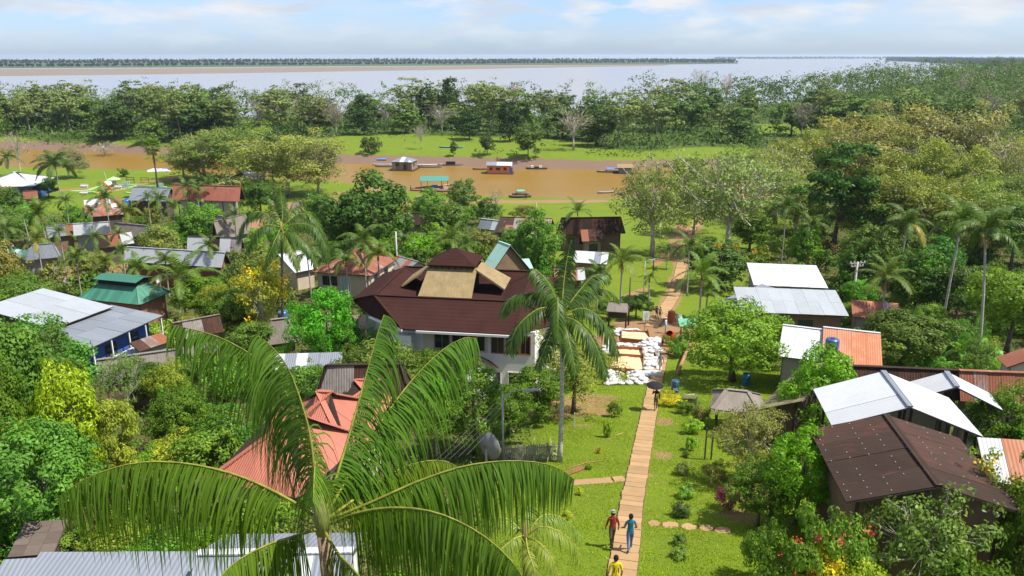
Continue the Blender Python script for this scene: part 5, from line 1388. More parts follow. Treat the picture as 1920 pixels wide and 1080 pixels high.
 ('mid', 1690, 580, 470, 80, (.04, .075, .014), 'village_tree', 'dark green tree above the striped rusty roof'),
 ('dense', 1725, 652, 566, 80, (.07, .12, .016), 'garden_tree', 'light green tree in front of the leaning palm trunk'),
 ('bush', 1560, 620, 590, 70, MD, 'garden_shrub', 'green bush under the lower white roof'),
 ('bush', 1480, 625, 590, 70, MD, 'garden_shrub', 'fern like bush in front of the lower white roof'),
 ('airy', 1505, 545, 498, 34, MD, 'papaya_tree', 'little papaya tree in front of the upper white roof'),
 ('bush', 1615, 330, 300, 30, MD, 'garden_shrub', 'bush lost among pale trees on the right'),
 ('midolive', 1560, 360, 232, 120, (0.084, 0.105, 0.019), 'riverside_tree', 'olive tree just above the crown of the dark tiered tree', PB),
 ('midolive', 1660, 350, 222, 130, (0.094, 0.102, 0.022), 'riverside_tree', 'brownish olive tree between the two rusty topped trees', PB),
 ('midolive', 1420, 350, 268, 100, (0.076, 0.110, 0.024), 'riverside_tree', 'pale green tree behind the wide pale tree, over the creek', PB),
 ('midolive', 1490, 440, 312, 120, (0.084, 0.112, 0.026), 'riverside_tree', 'pale tree in front of the brownish tree, left of the tiered trunk', PB),
 ('midolive', 1720, 430, 262, 130, (0.080, 0.102, 0.017), 'riverside_tree', 'olive tree under the rusty brown wide tree', PB),
 ('midolive', 1800, 430, 275, 120, (0.086, 0.108, 0.022), 'riverside_tree', 'olive tree under the pinkish topped tree', PB),
 ('midolive', 1885, 460, 300, 120, (0.078, 0.106, 0.024), 'riverside_tree', 'lower olive tree at the right edge', PB),
 ('midolive', 1610, 470, 330, 100, (0.074, 0.100, 0.017), 'riverside_tree', 'low olive tree right of the dark tiered tree', PB),
 ('midolive', 1290, 360, 292, 80, (0.080, 0.105, 0.026), 'riverside_tree', 'small pale tree at the creek edge behind the two tall loose trees', PB),
 ('midolive', 345, 336, 268, 80, (0.090, 0.104, 0.026), 'riverside_tree', 'small pale tree at the left foot of the near bank cluster', PB),
 ('midolive', 495, 345, 262, 110, (0.084, 0.102, 0.024), 'riverside_tree', 'pale tree between the greener and the widest olive tree', PB),
 # singles on the near meadow
 ('bush', 233, 331, 315, 20, DK, 'garden_shrub', 'lone dark bush on the bright green bank'),
 ('farbare', 930, 395, 352, 45, (.13, .13, .05), 'bare_tree', 'small nearly bare tree on the near meadow', PB),
 ('farbare', 40, 330, 240, 50, (.14, .11, .06), 'bare_tree', 'grey bare tree at the left edge by the creek', PB),
 ('midolive', 130, 335, 270, 70, (0.090, 0.091, 0.044), 'riverside_tree', 'small brownish tree on the creek bank at the left', PB),
 ('farbare', 200, 300, 262, 70, (0.096, 0.090, 0.029), 'riverside_tree', 'brown leaning tree over the water at the left', PB),
 ('bush', 1392, 812, 778, 60, OLV, 'garden_shrub', 'olive shrub right under the front of the thatched stall'),
 # singles on the far bank
 ('far', 880, 262, 200, 50, (.028, .058, .014), 'far_bank_tree', 'dark round tree at the far meadow edge'),
 ('far', 955, 266, 193, 52, (.022, .045, .012), 'far_bank_tree', 'darkest tall tree at the far meadow edge'),
 ('far', 990, 296, 226, 50, (.060, .098, .022), 'far_bank_tree', 'green tree standing on the far bank above the orange boat house'),
 ('far', 914, 291, 248, 27, (.04, .06, .022), 'far_bank_tree', 'small dark tree on the far bank lawn'),
 ('far', 850, 293, 263, 14, (.045, .075, .02), 'far_bank_tree', 'thin sapling on the far bank behind the wooden boat house'),
 ('farbare', 790, 280, 228, 36, (.12, .11, .07), 'bare_tree', 'bare pale tree on the far bank lawn', PB),
 ('farbush', 698, 286, 256, 42, (.055, .08, .02), 'far_bank_bush', 'round olive bush at the left end of the far lawn'),
 ('far', 803, 240, 160, 50, (.020, .045, .014), 'far_bank_tree', 'dark emergent tree against the river'),
 ('far', 845, 240, 150, 46, (.034, .062, .018), 'far_bank_tree', 'tall green emergent tree right of the dark one'),
 ('farbare', 898, 240, 149, 62, (.20, .16, .13), 'bare_tree', 'wide leafless grey tree against the river', (.33, .28, .24)),
 ('farbare', 962, 240, 152, 44, (.24, .12, .085), 'bare_tree', 'leafless tree with pinkish twigs against the river', (.33, .26, .22)),
 ('farpale', 570, 240, 158, 46, (.05, .075, .02), 'far_bank_tree', 'tall umbrella crowned tree left of the dark emergent'),
 ('far', 600, 248, 190, 52, (.055, .062, .018), 'far_bank_tree', 'dark olive tree above the widest pale olive tree'),
 ('farbare', 575, 246, 192, 40, (.24, .12, .03), 'bare_tree', 'orange leaved tree on the far bank', PB),
 ('farpale', 250, 256, 154, 60, (.07, .10, .03), 'far_bank_tree', 'tallest pale green tree left of the emergent trees'),
 ('farpale', 1055, 240, 165, 40, (.05, .08, .024), 'far_bank_tree', 'slim tree right of the pinkish leafless tree'),
 ('farbare', 1310, 210, 122, 44, (.18, .16, .13), 'bare_tree', 'high bare crown at the start of the wooded rise', PB),
 ('farbare', 1360, 205, 134, 34, (.24, .12, .07), 'bare_tree', 'orange tinged crown at the start of the wooded rise', PB),
 ('farbare', 1075, 282, 196, 90, (.115, .105, .045), 'bare_tree', 'broad pale brown tree on the far bank right of the meadow', PB),
 ('farbare', 1800, 200, 126, 44, (.17, .14, .11), 'bare_tree', 'grey leafless crown on the right shore', PB),
]
BRT = 1.22
for row in TREES:
    kd, px, base, top, wpx, colr, nm, lb = row[:8]
    if kd in ('midolive', 'midbare'): wpx *= 1.22; colr = tuple(k*BRT for k in colr)
    bk = row[8] if len(row) > 8 else (.15, .125, .10)
    cat = 'shrub' if ('shrub' in nm or 'bush' in nm) else 'tree'
    tree_px(kd, px, base, top, wpx, colr, nm, lb, cat=cat, bark=bk)

def blossoms(px, base, top, wpx, n, color, label, size=0.3, nm='blossom_spray'):
    """extra flower clumps of one plant, hung on the nearest garden plant"""
    b = G(px, base); host = min((o for o in COL.objects if o.type == 'EMPTY' and o.get('category') in ('tree', 'shrub')), key=lambda o: (o.location-b).length)
    h = top_h(b, top); w = wpx*depth_of(b)/FPX
    rs = np.random.RandomState(int(px)); C = []; S = []
    for i in range(n):
        a = rs.uniform(0, 6.28); r_ = w/2*rs.uniform(.3, 1.0); zz = h*rs.uniform(.55, 1.02)*(1-0.25*(r_/(w/2))**2)
        m = 26; C.append(np.array([math.cos(a)*r_, math.sin(a)*r_, zz])+rs.normal(0, size*.45, (m, 3)))
    C = np.concatenate(C); V, Qd = leaf_quads(C, size*.45, rs, .8, .8)
    o = link('flowers', np_mesh('flowers', V, Qd, M['leaf'], {'tint': rs.uniform(.3, .7, len(V)//4).repeat(4)}), host, color=color)
    o.rotation_euler = (0, 0, -host.rotation_euler.z); o['kind'] = 'stuff'
blossoms(500, 650, 480, 110, 26, (.42, .30, .01), '', .42)
blossoms(1560, 1120, 958, 120, 7, (.34, .05, .06), '', .22)
blossoms(1480, 1135, 1000, 110, 4, (.32, .05, .03), '', .2)
blossoms(1545, 1140, 1030, 90, 10, (.45, .16, .02), '', .2)
blossoms(1850, 1060, 858, 140, 16, (.34, .24, .02), '', .3)
blossoms(25, 955, 700, 120, 10, (.36, .10, .03), '', .2)
blossoms(1348, 540, 452, 140, 22, (.22, .15, .02), '', .45)

# round clipped shrubs on the lawn
LAWN = [(1280, 890, 866, 30, (0.074, 0.101, 0.024), 'round clipped shrub, third up the row right of the path'), (1284, 933, 906, 40, (0.095, 0.176, 0.020), 'light clipped shrub in the row right of the path'),
        (1277, 968, 938, 40, (0.047, 0.074, 0.019), 'dark clipped shrub just above the stepping stones'), (1273, 1022, 1000, 32, (0.061, 0.101, 0.020), 'small clipped shrub just below the stepping stones'),
        (1273, 1046, 1024, 36, (0.095, 0.155, 0.022), 'lowest clipped shrub right of the path'), (1287, 857, 842, 16, (0.068, 0.108, 0.022), 'smallest clipped shrub right of the path'),
        (1062, 976, 954, 20, (0.216, 0.257, 0.016), 'little yellow leaved bush on the left lawn'), (1087, 928, 912, 16, (0.216, 0.257, 0.016), 'tiny yellow leaved bush near the side slab path'),
        (1138, 820, 786, 16, (0.121, 0.189, 0.020), 'upright yellow green bush on the upper left lawn'), (1152, 782, 750, 24, (0.095, 0.149, 0.020), 'green bush on the upper left lawn'),
        (1122, 850, 836, 9, (0.216, 0.162, 0.027), 'wispy reddish seedling on the left lawn'), (1104, 880, 866, 14, (0.108, 0.176, 0.020), 'small bush beside the cut palm frond'), (1295, 845, 815, 26, (0.121, 0.216, 0.020), 'young arching plant at the right lawn edge'),
        (1297, 812, 780, 34, (0.135, 0.230, 0.019), 'young banana like plant at the right lawn edge')]
for px, base, top, w_, c_, lb in LAWN:
    tree_px('smallbush', px, base, top, w_, c_, 'lawn_shrub', lb, cat='shrub')

# ------------------------------------------------------------------ palms
PALMS = [
 (115, 375, 312, 84, 'fine', 13, (0.057, 0.098, 0.018), 'full dark palm beside the blue walled house'),
 (22, 345, 298, 52, 'coarse', 11, (0.057, 0.098, 0.016), 'palm at the left edge near the creek'),
 (100, 500, 402, 86, 'fine', 11, (0.086, 0.149, 0.014), 'large palm with a leaning trunk over the dark hut'),
 (38, 525, 430, 70, 'coarse', 11, (0.069, 0.121, 0.016), 'palm behind the leaning grey pole'),
 (8, 540, 462, 60, 'coarse', 10, (0.063, 0.115, 0.016), 'palm cut by the left edge above the green thicket'),
 (84, 535, 452, 62, 'coarse', 11, (0.103, 0.138, 0.013), 'palm with yellowing fronds over the hipped silver roof'),
 (156, 575, 484, 62, 'fine', 10, (0.086, 0.144, 0.014), 'slim palm in front of the left end of the green roof'),
 (214, 590, 494, 64, 'fine', 10, (0.098, 0.138, 0.013), 'slim palm in front of the middle of the green roof'),
 (271, 590, 502, 72, 'fine', 11, (0.081, 0.144, 0.014), 'slim palm in front of the right end of the green roof'),
 (318, 560, 492, 72, 'fine', 10, (0.103, 0.149, 0.013), 'palm with yellow old fronds below the silver block'),
 (350, 605, 520, 130, 'coco', 13, (0.086, 0.155, 0.016), 'broad palm below the silver block with a red brown fruit bunch'),
 (214, 475, 374, 70, 'coarse', 12, (0.063, 0.115, 0.016), 'tall slim palm left of the bright white roof'),
 (250, 470, 398, 60, 'coarse', 12, (0.103, 0.138, 0.011), 'yellowish slim palm over the weathered grey roof'),
 (276, 462, 424, 30, 'coarse', 9, (0.127, 0.161, 0.011), 'short yellow palm over the weathered grey roof'),
 (312, 465, 376, 58, 'coarse', 12, (0.063, 0.115, 0.016), 'slim palm in front of the pale zinc hall'),
 (357, 440, 352, 50, 'coarse', 11, (0.069, 0.121, 0.016), 'slim palm at the left end of the orange roof'),
 (379, 436, 355, 48, 'coarse', 11, (0.063, 0.115, 0.016), 'slim palm over the middle of the orange roof'),
 (397, 430, 348, 46, 'coarse', 11, (0.069, 0.127, 0.016), 'tallest slim palm over the orange roof'),
 (420, 432, 358, 40, 'coarse', 10, (0.069, 0.115, 0.016), 'slim palm at the right end of the orange roof'),
 (285, 440, 372, 44, 'coarse', 10, (0.063, 0.109, 0.016), 'slim palm left of the pale zinc hall'),
 (235, 520, 440, 44, 'coarse', 10, (0.069, 0.115, 0.016), 'palm beside the half rusted roof'),
 (688, 560, 452, 86, 'fine', 11, (0.075, 0.132, 0.014), 'palm in front of the rusty red hip roof'),
 (714, 580, 480, 80, 'fine', 10, (0.098, 0.132, 0.013), 'palm with brown hanging fronds at the corner of the rusty red roof'),
 (622, 560, 480, 70, 'fine', 9, (0.069, 0.127, 0.014), 'palm left of the rusty red hip roof'),
 (850, 530, 448, 80, 'coco', 12, (0.081, 0.138, 0.014), 'coconut palm behind the straw lantern'),
 (876, 530, 460, 64, 'coco', 11, (0.069, 0.127, 0.014), 'second coconut palm between lantern and mint roof'),
 (1080, 470, 398, 62, 'coco', 10, (0.063, 0.115, 0.013), 'palm in front of the long dark brown roof'),
 (1162, 590, 490, 88, 'coco', 13, (0.098, 0.149, 0.013), 'yellow green palm with dark trunk beside the small kiosk'),
 (1215, 600, 520, 40, 'coarse', 9, (0.081, 0.127, 0.014), 'thin palm above the path'),
 (1288, 555, 462, 76, 'fine', 10, (0.075, 0.138, 0.013), 'palm at the bend of the earth track'),
 (1310, 610, 516, 105, 'coco', 14, (0.092, 0.167, 0.014), 'light green coconut palm right of the path'),
 (1322, 600, 545, 80, 'coco', 12, (0.103, 0.172, 0.016), 'low coconut palm left of the white roofs'),
 (1464, 500, 388, 74, 'fine', 10, (0.057, 0.109, 0.014), 'left of two palms above the upper white roof'),
 (1510, 510, 424, 62, 'fine', 9, (0.057, 0.109, 0.014), 'right of two palms above the upper white roof'),
 (1678, 560, 420, 92, 'fine', 11, (0.063, 0.115, 0.016), 'palm with brown flower bunch left of the tall pale trunks'),
 (1760, 645, 418, 122, 'fine', 12, (0.081, 0.144, 0.016), 'tall palm with straight pale trunk on the right'),
 (1832, 690, 440, 130, 'fine', 12, (0.067, 0.121, 0.018), 'tall palm with leaning pale trunk near the right edge'),
 (1648, 620, 520, 105, 'coco', 15, (0.098, 0.144, 0.018), 'short broad coconut palm beside the utility pole'),
 (1405, 640, 600, 60, 'fine', 8, (0.092, 0.138, 0.016), 'small palm under the pale blue grey roof'),
 (1250, 505, 470, 40, 'coarse', 9, (0.069, 0.127, 0.016), 'little palm left of the earth track'),
 (62, 480, 384, 40, 'coarse', 11, (.06, .11, .016), 'slim palm just left of the large leaning palm'),
 (136, 462, 378, 44, 'coarse', 11, (.065, .12, .015), 'slim palm over the bright white roof, left of the tall one'),
 (182, 480, 398, 46, 'coarse', 11, (.06, .11, .016), 'slim palm in front of the half rusted roof'),
 (334, 462, 388, 44, 'coarse', 11, (.065, .12, .016), 'slim palm below the left end of the orange roof'),
 (446, 480, 404, 48, 'coarse', 11, (.055, .10, .015), 'dark slim palm beside the long thatched roof'),
 (128, 528, 436, 52, 'coarse', 11, (.07, .12, .015), 'slim palm between the dark hut and the silver block'),
 (190, 528, 446, 50, 'coarse', 11, (.065, .115, .016), 'slim palm at the left end of the silver block'),
 (240, 552, 470, 54, 'coarse', 11, (.07, .125, .016), 'slim palm before the left part of the silver block'),
 (398, 540, 462, 56, 'coarse', 11, (.075, .125, .015), 'slim palm before the right part of the silver block'),
 (18, 510, 408, 52, 'coarse', 11, (.055, .105, .016), 'slim palm at the left edge above the leaning pole'),
 (585, 570, 478, 66, 'fine', 10, (.07, .125, .015), 'palm between the yellow blossom tree and the white shed'),
 (655, 582, 492, 62, 'fine', 10, (.065, .12, .015), 'palm before the windows of the cream house'),
 (760, 520, 452, 52, 'fine', 10, (.06, .11, .016), 'palm right of the rusty red hip roof'),
 (1118, 600, 512, 60, 'fine', 10, (.06, .11, .016), 'palm right behind the crown of the tall slim palm'),
]
for px, base, crown, wpx, kd, n, c_, lb in PALMS:
    lean = 0.10 if 'leaning' in lb else 0.02
    b = G(px, base)
    palm_px(px, base, crown, wpx, kd, n, c_, lb, lean=lean, r=0.085 if wpx < 80 else .11, old=0.1 if 'yellow' in lb or 'brown' in lb else 0.0,
            bunch=('bunch' in lb or wpx > 84), trunkcol=(.42, .39, .34) if px > 1000 else (.36, .33, .29))
# fan palm on the bank, with a skirt of dead leaves
def fan_leaf(seed, r_, n=13):
    rs = np.random.RandomState(seed); V = []; Qd = []
    for i in range(n):
        a = -1.9+3.8*i/(n-1); L = r_*(1-.12*abs(a)/1.9)*rs.uniform(.9, 1.08)
        d = np.array([math.cos(a), math.sin(a), 0]); p = np.array([-math.sin(a), math.cos(a), 0]); k = len(V)
        V += list(np.array([d*.05-p*.01, d*.05+p*.01, d*L*.6+p*.09*r_+[0, 0, .10*r_], d*L*.6-p*.09*r_+[0, 0, .06*r_], d*L+[0, 0, -.12*r_]+p*.01, d*L+[0, 0, -.12*r_]-p*.01]))
        Qd += [(k, k+1, k+2, k+3), (k+3, k+2, k+4, k+5)]
    return np_mesh('fan_leaf', np.array(V), np.array(Qd), M['leaf'], {'tint': np.full(len(V), .45)})
FAN = fan_leaf(5, 1.3)
fb = G(298, 372); fh = top_h(fb, 262)
fp = empty('fan_palm', fb, 0, 'fan palm with a brown skirt of dead leaves on the near creek bank', 'palm')
MB().tube([(0, 0, 0), (.1, 0, fh*.5), (0, 0, fh-1.5)], [.3, .22, .2], 8).build('trunk', M['palm_trunk'], fp, True, color=(.14, .11, .08))
for i in range(34):
    f = i/33.; el = 1.3-2.6*f; a = i*2.4
    r0 = 1.4
    link('dead_leaf' if f > .7 else 'leaf', FAN, fp, (math.cos(a)*math.cos(el)*r0, math.sin(a)*math.cos(el)*r0, fh-1.6+math.sin(el)*1.3), (0, -el*.8, a), color=(.20, .13, .06) if f > .7 else (.06, .10, .015))
fb = G(515, 372)
fh = top_h(fb, 258)
fp2 = empty('fan_palm', fb, 0, 'dark fan palm top poking out of the widest pale olive tree', 'palm')
MB().tube([(0, 0, 0), (0, 0, fh-1)], .18, 7).build('trunk', M['palm_trunk'], fp2, True, color=(.2, .16, .12))
for i in range(20):
    f = i/19.; el = 1.3-1.9*f; a = i*2.4
    link('leaf', FAN, fp2, (math.cos(a)*math.cos(el), math.sin(a)*math.cos(el), fh-1+math.sin(el)*.9), (0, -el*.8, a), color=(.035, .07, .015))

BAN = [(1795, 690, 1.6, 8, 'banana plant in the patch below the leaning palm trunk'), (1835, 700, 1.2, 8, 'banana plant right of the pale leaning trunk'), (1775, 670, 2.0, 8, 'tallest banana plant behind the red and white striped roof'),
       (1870, 712, 1.0, 7, 'low banana plant near the small grey shed'), (1815, 712, .6, 7, 'banana plant spreading low by the striped roof'), (60, 915, 1.4, 7, 'dark banana plant by the picket fence'), (1535, 615, .8, 7, 'banana plant under the lower white roof'),
       (1905, 735, .9, 7, 'banana plant at the right edge by the small grey shed'), (25, 975, .4, 7, 'broad leaved bright plant beside the fallen log')]
for i, (px, base, h, n, lb) in enumerate(BAN):
    banana(G(px, base), h, n, (.075, .16, .020) if i != 5 else (.03, .07, .03), lb, 'banana plants' if False else None, seed=i)
for i, (px, base, lb) in enumerate([(1030, 862, 'spiky pale agave like rosette left of the tall palm foot'), (950, 815, 'spiky flower stalk plant beside the lamp pole'), (12, 1030, 'grassy spiky clump beside the old shingle lean to'), (1545, 850, 'pale spiky dracaena beside the near dark roof'), (1000, 860, 'spiky weeds right of the satellite dish')]):
    banana(G(px, base), .5 if i != 3 else 1.6, 22, (.14, .17, .06), lb, seed=20+i, meshes=SPK, name='spiky_plant', sc=.8 if i != 3 else .6)

# ------------------------------------------------------------------ filling shrubs between the houses
def free(x, y, m=0.6):
    for (O, a, w, d) in FOOT:
        dx, dy = x-O.x, y-O.y; u = dx*math.cos(a)+dy*math.sin(a); v_ = -dx*math.sin(a)+dy*math.cos(a)
        if -m < u < w+m and -m-0.8 < v_ < d+m: return False
    return True
PWL = [(g.x, g.y) for g in PW+PW2]
def litter_at(x, y):
    g_ = abs(x-8.0-(y-30)*0.16)
    return min(1, max(0, (g_-float(np.interp(y, [0, 25, 60, 110, 160], [8.5, 7.5, 8, 12, 30])))/4.0))*min(1, max(0, (168-y)/14.0))
rsf = random.Random(21)
FILLC = [('dark green', (.036, .075, .013)), ('mid green', (.055, .110, .014)), ('yellow green', (.105, .150, .016)), ('olive', (.088, .100, .024)), ('fresh green', (.062, .145, .012))]
USED = {}
KEEP = [(850, 975, 770, 905), (65, 290, 690, 930), (545, 700, 530, 690), (735, 965, 600, 690), (1470, 1640, 590, 690), (1330, 1440, 715, 800)]    # where the photograph shows something else in front
def beside(x, y):
    """which house something stands by, and on which side of it as seen from the lookout"""
    best = min(range(len(FOOT)), key=lambda i: math.hypot(FOOT[i][0].x+math.cos(FOOT[i][1])*FOOT[i][2]/2-x, FOOT[i][0].y+FOOT[i][3]/2-y))
    O, a, w, d = FOOT[best]; cx, cy = O.x+math.cos(a)*w/2, O.y+d/2
    dx, dy = x-cx, y-cy
    sd = ('left of' if dx < 0 else 'right of') if abs(dx) > abs(dy) else ('in front of' if dy < 0 else 'behind')
    L = FLAB[best].split()
    for wd in ('behind', 'beside', 'with', 'among', 'under', 'in', 'by', 'beyond', 'on', 'at', 'of', 'over', 'between'):
        if len(L) > 8 and wd in L[3:]: L = L[:L.index(wd, 3)]
    return '%s the %s' % (sd, ' '.join(L[:7]))
def fillers(n_want, kinds, hr, wr, nm, cat, noun, power, seed, gap, ylim=(16, 166), roofs=True):
    r_ = random.Random(seed); cnt = 0; tries = 0; pts = []
    while cnt < n_want and tries < 16000:
        tries += 1
        y = ylim[0]+(ylim[1]-ylim[0])*r_.random()**power; x = r_.uniform(-0.72, 0.72)*(y+8)
        if litter_at(x, y) < .6 or not free(x, y, .15): continue
        if min(math.hypot(x-ax, y-ay) for ax, ay in PWL) < 4: continue
        if any((x-a)**2+(y-b)**2 < gap**2 for a, b in pts): continue
        cn, c_ = FILLC[r_.choice((0, 1, 1, 1, 2, 3, 4, 4))]
        h = r_.uniform(*hr)*(1 if y < 85 else 1.25); w = h*r_.uniform(*wr); z = tz(x, y)
        hit = 0
        for (fx, fz) in ((0, .95), (-.33, .6), (.33, .6), (-.3, .8), (.3, .8), (0, .7), (0, .4)):
            q = col_row((x+fx*w, y, z+h*fz)); hit += over_roof(q[0], q[1], y)
        if roofs and hit > 1: continue
        q = col_row((x, y, z+h*.7))
        if 1130 < q[0] < 1400 and 380 < q[1] < 1080 and y < 130: continue
        if any(a < q[0] < b and c < q[1] < d for a, b, c, d in KEEP): continue
        size = 'low' if h < hr[0]+.35*(hr[1]-hr[0]) else 'tall' if h > hr[0]+.7*(hr[1]-hr[0]) else ''
        lab = ' '.join(('%s %s %s %s' % (size, cn, noun, beside(x, y))).split())
        pts.append((x, y)); cnt += 1
        USED.setdefault(lab, []).append(plant(r_.choice(kinds) if y < 85 else 'farbush' if cat == 'bush' else 'mid', Vector((x, y, z)), h, w, tuple(k*r_.uniform(.85, 1.25) for k in c_), nm, lab, None, cat=cat))
fillers(290, ('bush',), (1.3, 3.2), (.9, 1.5), 'garden_bush', 'bush', 'shrub', 1.1, 21, 1.3)
fillers(62, ('dense', 'mango', 'airy'), (3.6, 6.5), (.75, 1.1), 'village_tree', 'tree', 'garden tree', 1.0, 22, 3.2)
for lab, L in USED.items():
    if len(L) > 1:
        for o in L: o['group'] = lab

# ------------------------------------------------------------------ far bank wood: nearest trees singly, the rest as one mass
rs = np.random.RandomState(5)
cand = []
for _ in range(9000):
    x = rs.uniform(-420, 1100); y = rs.uniform(258, 1500)
    if abs(x) > 0.80*y+20: continue
    yF = float(np.interp(x, FB_X, FB_Y)); yA = float(np.interp(x, AM_X, AM_Y)); s = y-yF
    if s < 7 or y > yA-4: continue
    # open meadow facing the village, and a clearing on the right
    mead = np.interp(x, [-130, -95, -70, 0, 25, 45, 80, 120, 160], [7, 16, 62, 66, 52, 26, 20, 14, 12])
    if s < mead+6*math.sin(x*.11): continue
    if 95 < x < 150 and 345 < y < 395: continue
    if x > 135 and s < 14: continue
    cand.append((x, y))
kept = []; cell = {}
for x, y in cand:
    sp_ = 5.6 if y < 460 else 7.5 if y < 700 else 10.5
    k = (int(x//12), int(y//12)); ok = True
    for i in (-1, 0, 1):
        for j in (-1, 0, 1):
            for (a, b) in cell.get((k[0]+i, k[1]+j), ()):
                if (a-x)**2+(b-y)**2 < sp_**2: ok = False
    if ok: cell.setdefault(k, []).append((x, y)); kept.append((x, y))
def front(x, y): return y-float(np.interp(x, FB_X, FB_Y))+0.25*max(0, abs(x)-120)
kept.sort(key=lambda q: front(*q))
FARC = [((.038, .072, .018), 'dark green', 'far'), ((.060, .104, .024), 'mid green', 'far'), ((.076, .125, .024), 'fresh green', 'far'), ((.105, .135, .044), 'pale slender', 'farpale'), ((.086, .125, .034), 'light green slender', 'farpale'),
        ((.125, .118, .052), 'brownish pale', 'farbare'), ((.125, .105, .07), 'thin grey', 'farbare')]
rest = []
FU = {}
FARREF = [(60, 'palms at the left edge'), (235, 'flag pole'), (298, 'fan palm'), (385, 'leftmost pale olive tree'), (450, 'greener olive tree'), (540, 'widest pale olive tree'), (640, 'end of the far lawn'), (700, 'moored canoes'), (765, 'wooden floating house'), (845, 'black cabin boat'),
          (936, 'orange floating house'), (1006, 'boat with white boxes'), (1075, 'broad pale brown tree'), (1150, 'blue covered boat'), (1225, 'tall loose olive tree'), (1362, 'wide white limbed tree'), (1480, 'pale olive tree'), (1562, 'dark tiered tree'), (1700, 'rusty brown wide tree'), (1850, 'pale grey green tree')]
nfar = 0
for x, y in kept:
    s = y-float(np.interp(x, FB_X, FB_Y))
    right = x > 60
    i = int(rs.choice(len(FARC), p=[.14, .18, .14, .2, .18, .10, .06] if not right else [.30, .28, .17, .08, .08, .06, .03]))
    c_, nm, kd = FARC[i]
    sz = rs.uniform(.7, 1.12)*(1.0 if s > 14 else .62)
    if nfar < 165:
        cpx = col_row((x, y, 3))[0]
        lm_, ref = min(((abs(cpx-a), b) for a, b in FARREF))
        sid = 'straight behind' if lm_ < 22 else 'left behind' if cpx < [a for a, b in FARREF if b == ref][0] else 'right behind'
        h = {'far': 16.5, 'farpale': 20, 'farbare': 17}[kd]*sz
        w = {'far': 17, 'farpale': 15.5, 'farbare': 16}[kd]*sz*rs.uniform(.8, 1.2)
        lab = '%s %s tree across the creek %s the %s' % ('tall' if h > 17.5 else 'low' if h < 12.5 else 'middling', nm, sid, ref)
        plant(kd, Vector((x, y, tz(x, y))), h, w, tuple(np.array(c_)*rs.uniform(.85, 1.2)), 'far_bank_tree', lab, None, bark=(.30, .27, .23) if kd != 'far' else (.12, .10, .08))
        nfar += 1; FU.setdefault(lab, []).append(COL.objects[-3])
    else: rest.append((x, y, c_, sz, kd))
for lab, L in FU.items():
    if len(L) > 1:
        for o in L: o['group'] = lab
# the mass behind, one object per colour so that the wood keeps its patchwork
acc = {}
for x, y, c_, sz, kd in rest:
    q = 1.0 if y < 480 else 0.62 if y < 800 else 0.45
    big = 1.0 if y < 480 else 1.3 if y < 800 else 1.6
    n = int((230 if kd != 'farbare' else 80)*q); h = (20 if x < 60 else 22)*sz; w = (7.0 if x < 60 else 8.5)*sz*(1.0 if y < 800 else 1.25)
    nc = max(7, n//9)
    d = rs.normal(size=(nc, 3)); d[:, 2] = d[:, 2]*.8+.3; d /= np.linalg.norm(d, axis=1)[:, None]
    C0 = np.array([x, y, tz(x, y)+h*.52])+d*rs.uniform(.55, 1.0, nc)[:, None]*np.array([w, w, h*.45])
    ids = rs.randint(0, nc, n); o = rs.normal(size=(n, 3)); o[:, 2] = o[:, 2]*.6+.2
    P = C0[ids]+o*(.95*sz*big)
    tnt = np.clip(rs.uniform(0, .25)+rs.uniform(0, .45, nc)[ids]+rs.uniform(0, .3, n), 0, 1)
    acc.setdefault(c_, []).append((P, np.full(n, .85*big), tnt, o*.5+d[ids]*.3))
for c_, L in acc.items():
    P = np.concatenate([a[0] for a in L]); S = np.concatenate([a[1] for a in L]); Tn = np.concatenate([a[2] for a in L]); NM = np.concatenate([a[3] for a in L])
    V, Qd = leaf_quads(P, S, rs, .5, .7, NM)
    tag(link('far_forest', np_mesh('far_forest', V, Qd, M['leaf_far'], {'tint': np.repeat(Tn, 4)}), color=c_), kind='stuff')
# reeds and weeds: low growth along the far bank and under the trees
def cover(name, n, region, size, color, h0, h1, seed, mat='leaf', up=.6):
    r_ = np.random.RandomState(seed); X, Y = region(r_, n)
    Z = terrain(X, Y)+r_.uniform(h0, h1, len(X))*(.6+.6*fbm(X, Y, .35, seed*1.0))
    sz = size(Y)
    V, Qd = leaf_quads(np.stack([X, Y, Z], -1), sz, r_, up, .4)
    tn = np.clip(.45+.4*fbm(X, Y, .25, 3.0+seed)+r_.uniform(-.2, .2, len(X)), 0, 1)
    return tag(link(name, np_mesh(name, V, Qd, M[mat], {'tint': np.repeat(tn, 4)}), color=color), kind='stuff')
def reg_far(r_, n):
    X = r_.uniform(-330, 330, n); yF = np.interp(X, FB_X, FB_Y); Y = yF+11+(r_.uniform(0, 1, n)**1.6)*160
    k = (fbm(X, Y, .05, 9.0) > -.15) | (np.abs(X) > 95); k &= ~((np.abs(X+30) < 55) & (Y-yF < 58) & (Y-yF > 8) & (fbm(X, Y, .08, 2.2) < .35))
    return X[k], Y[k]
cover('bank_weeds', 26000, reg_far, lambda Y: np.full(len(Y), .9), (.055, .098, .018), .1, 1.6, 31, 'leaf_far')
def reg_wood(r_, n):
    Y = 262+900*r_.uniform(0, 1, n)**2.0; X = r_.uniform(-.78, .82, n)*Y
    sF_ = Y-np.interp(X, FB_X, FB_Y); md = np.interp(X, [-130, -95, -70, 0, 25, 45, 80, 120, 160], [7, 16, 62, 66, 52, 26, 20, 14, 12])
    k = (sF_ > md+3+6*np.sin(X*.11)) & (Y < np.interp(X, AM_X, AM_Y)-6) & ~((X > 93) & (X < 152) & (Y > 343) & (Y < 397)) & (fbm(X, Y, .045, 6.6) > -.42)
    return X[k], Y[k]
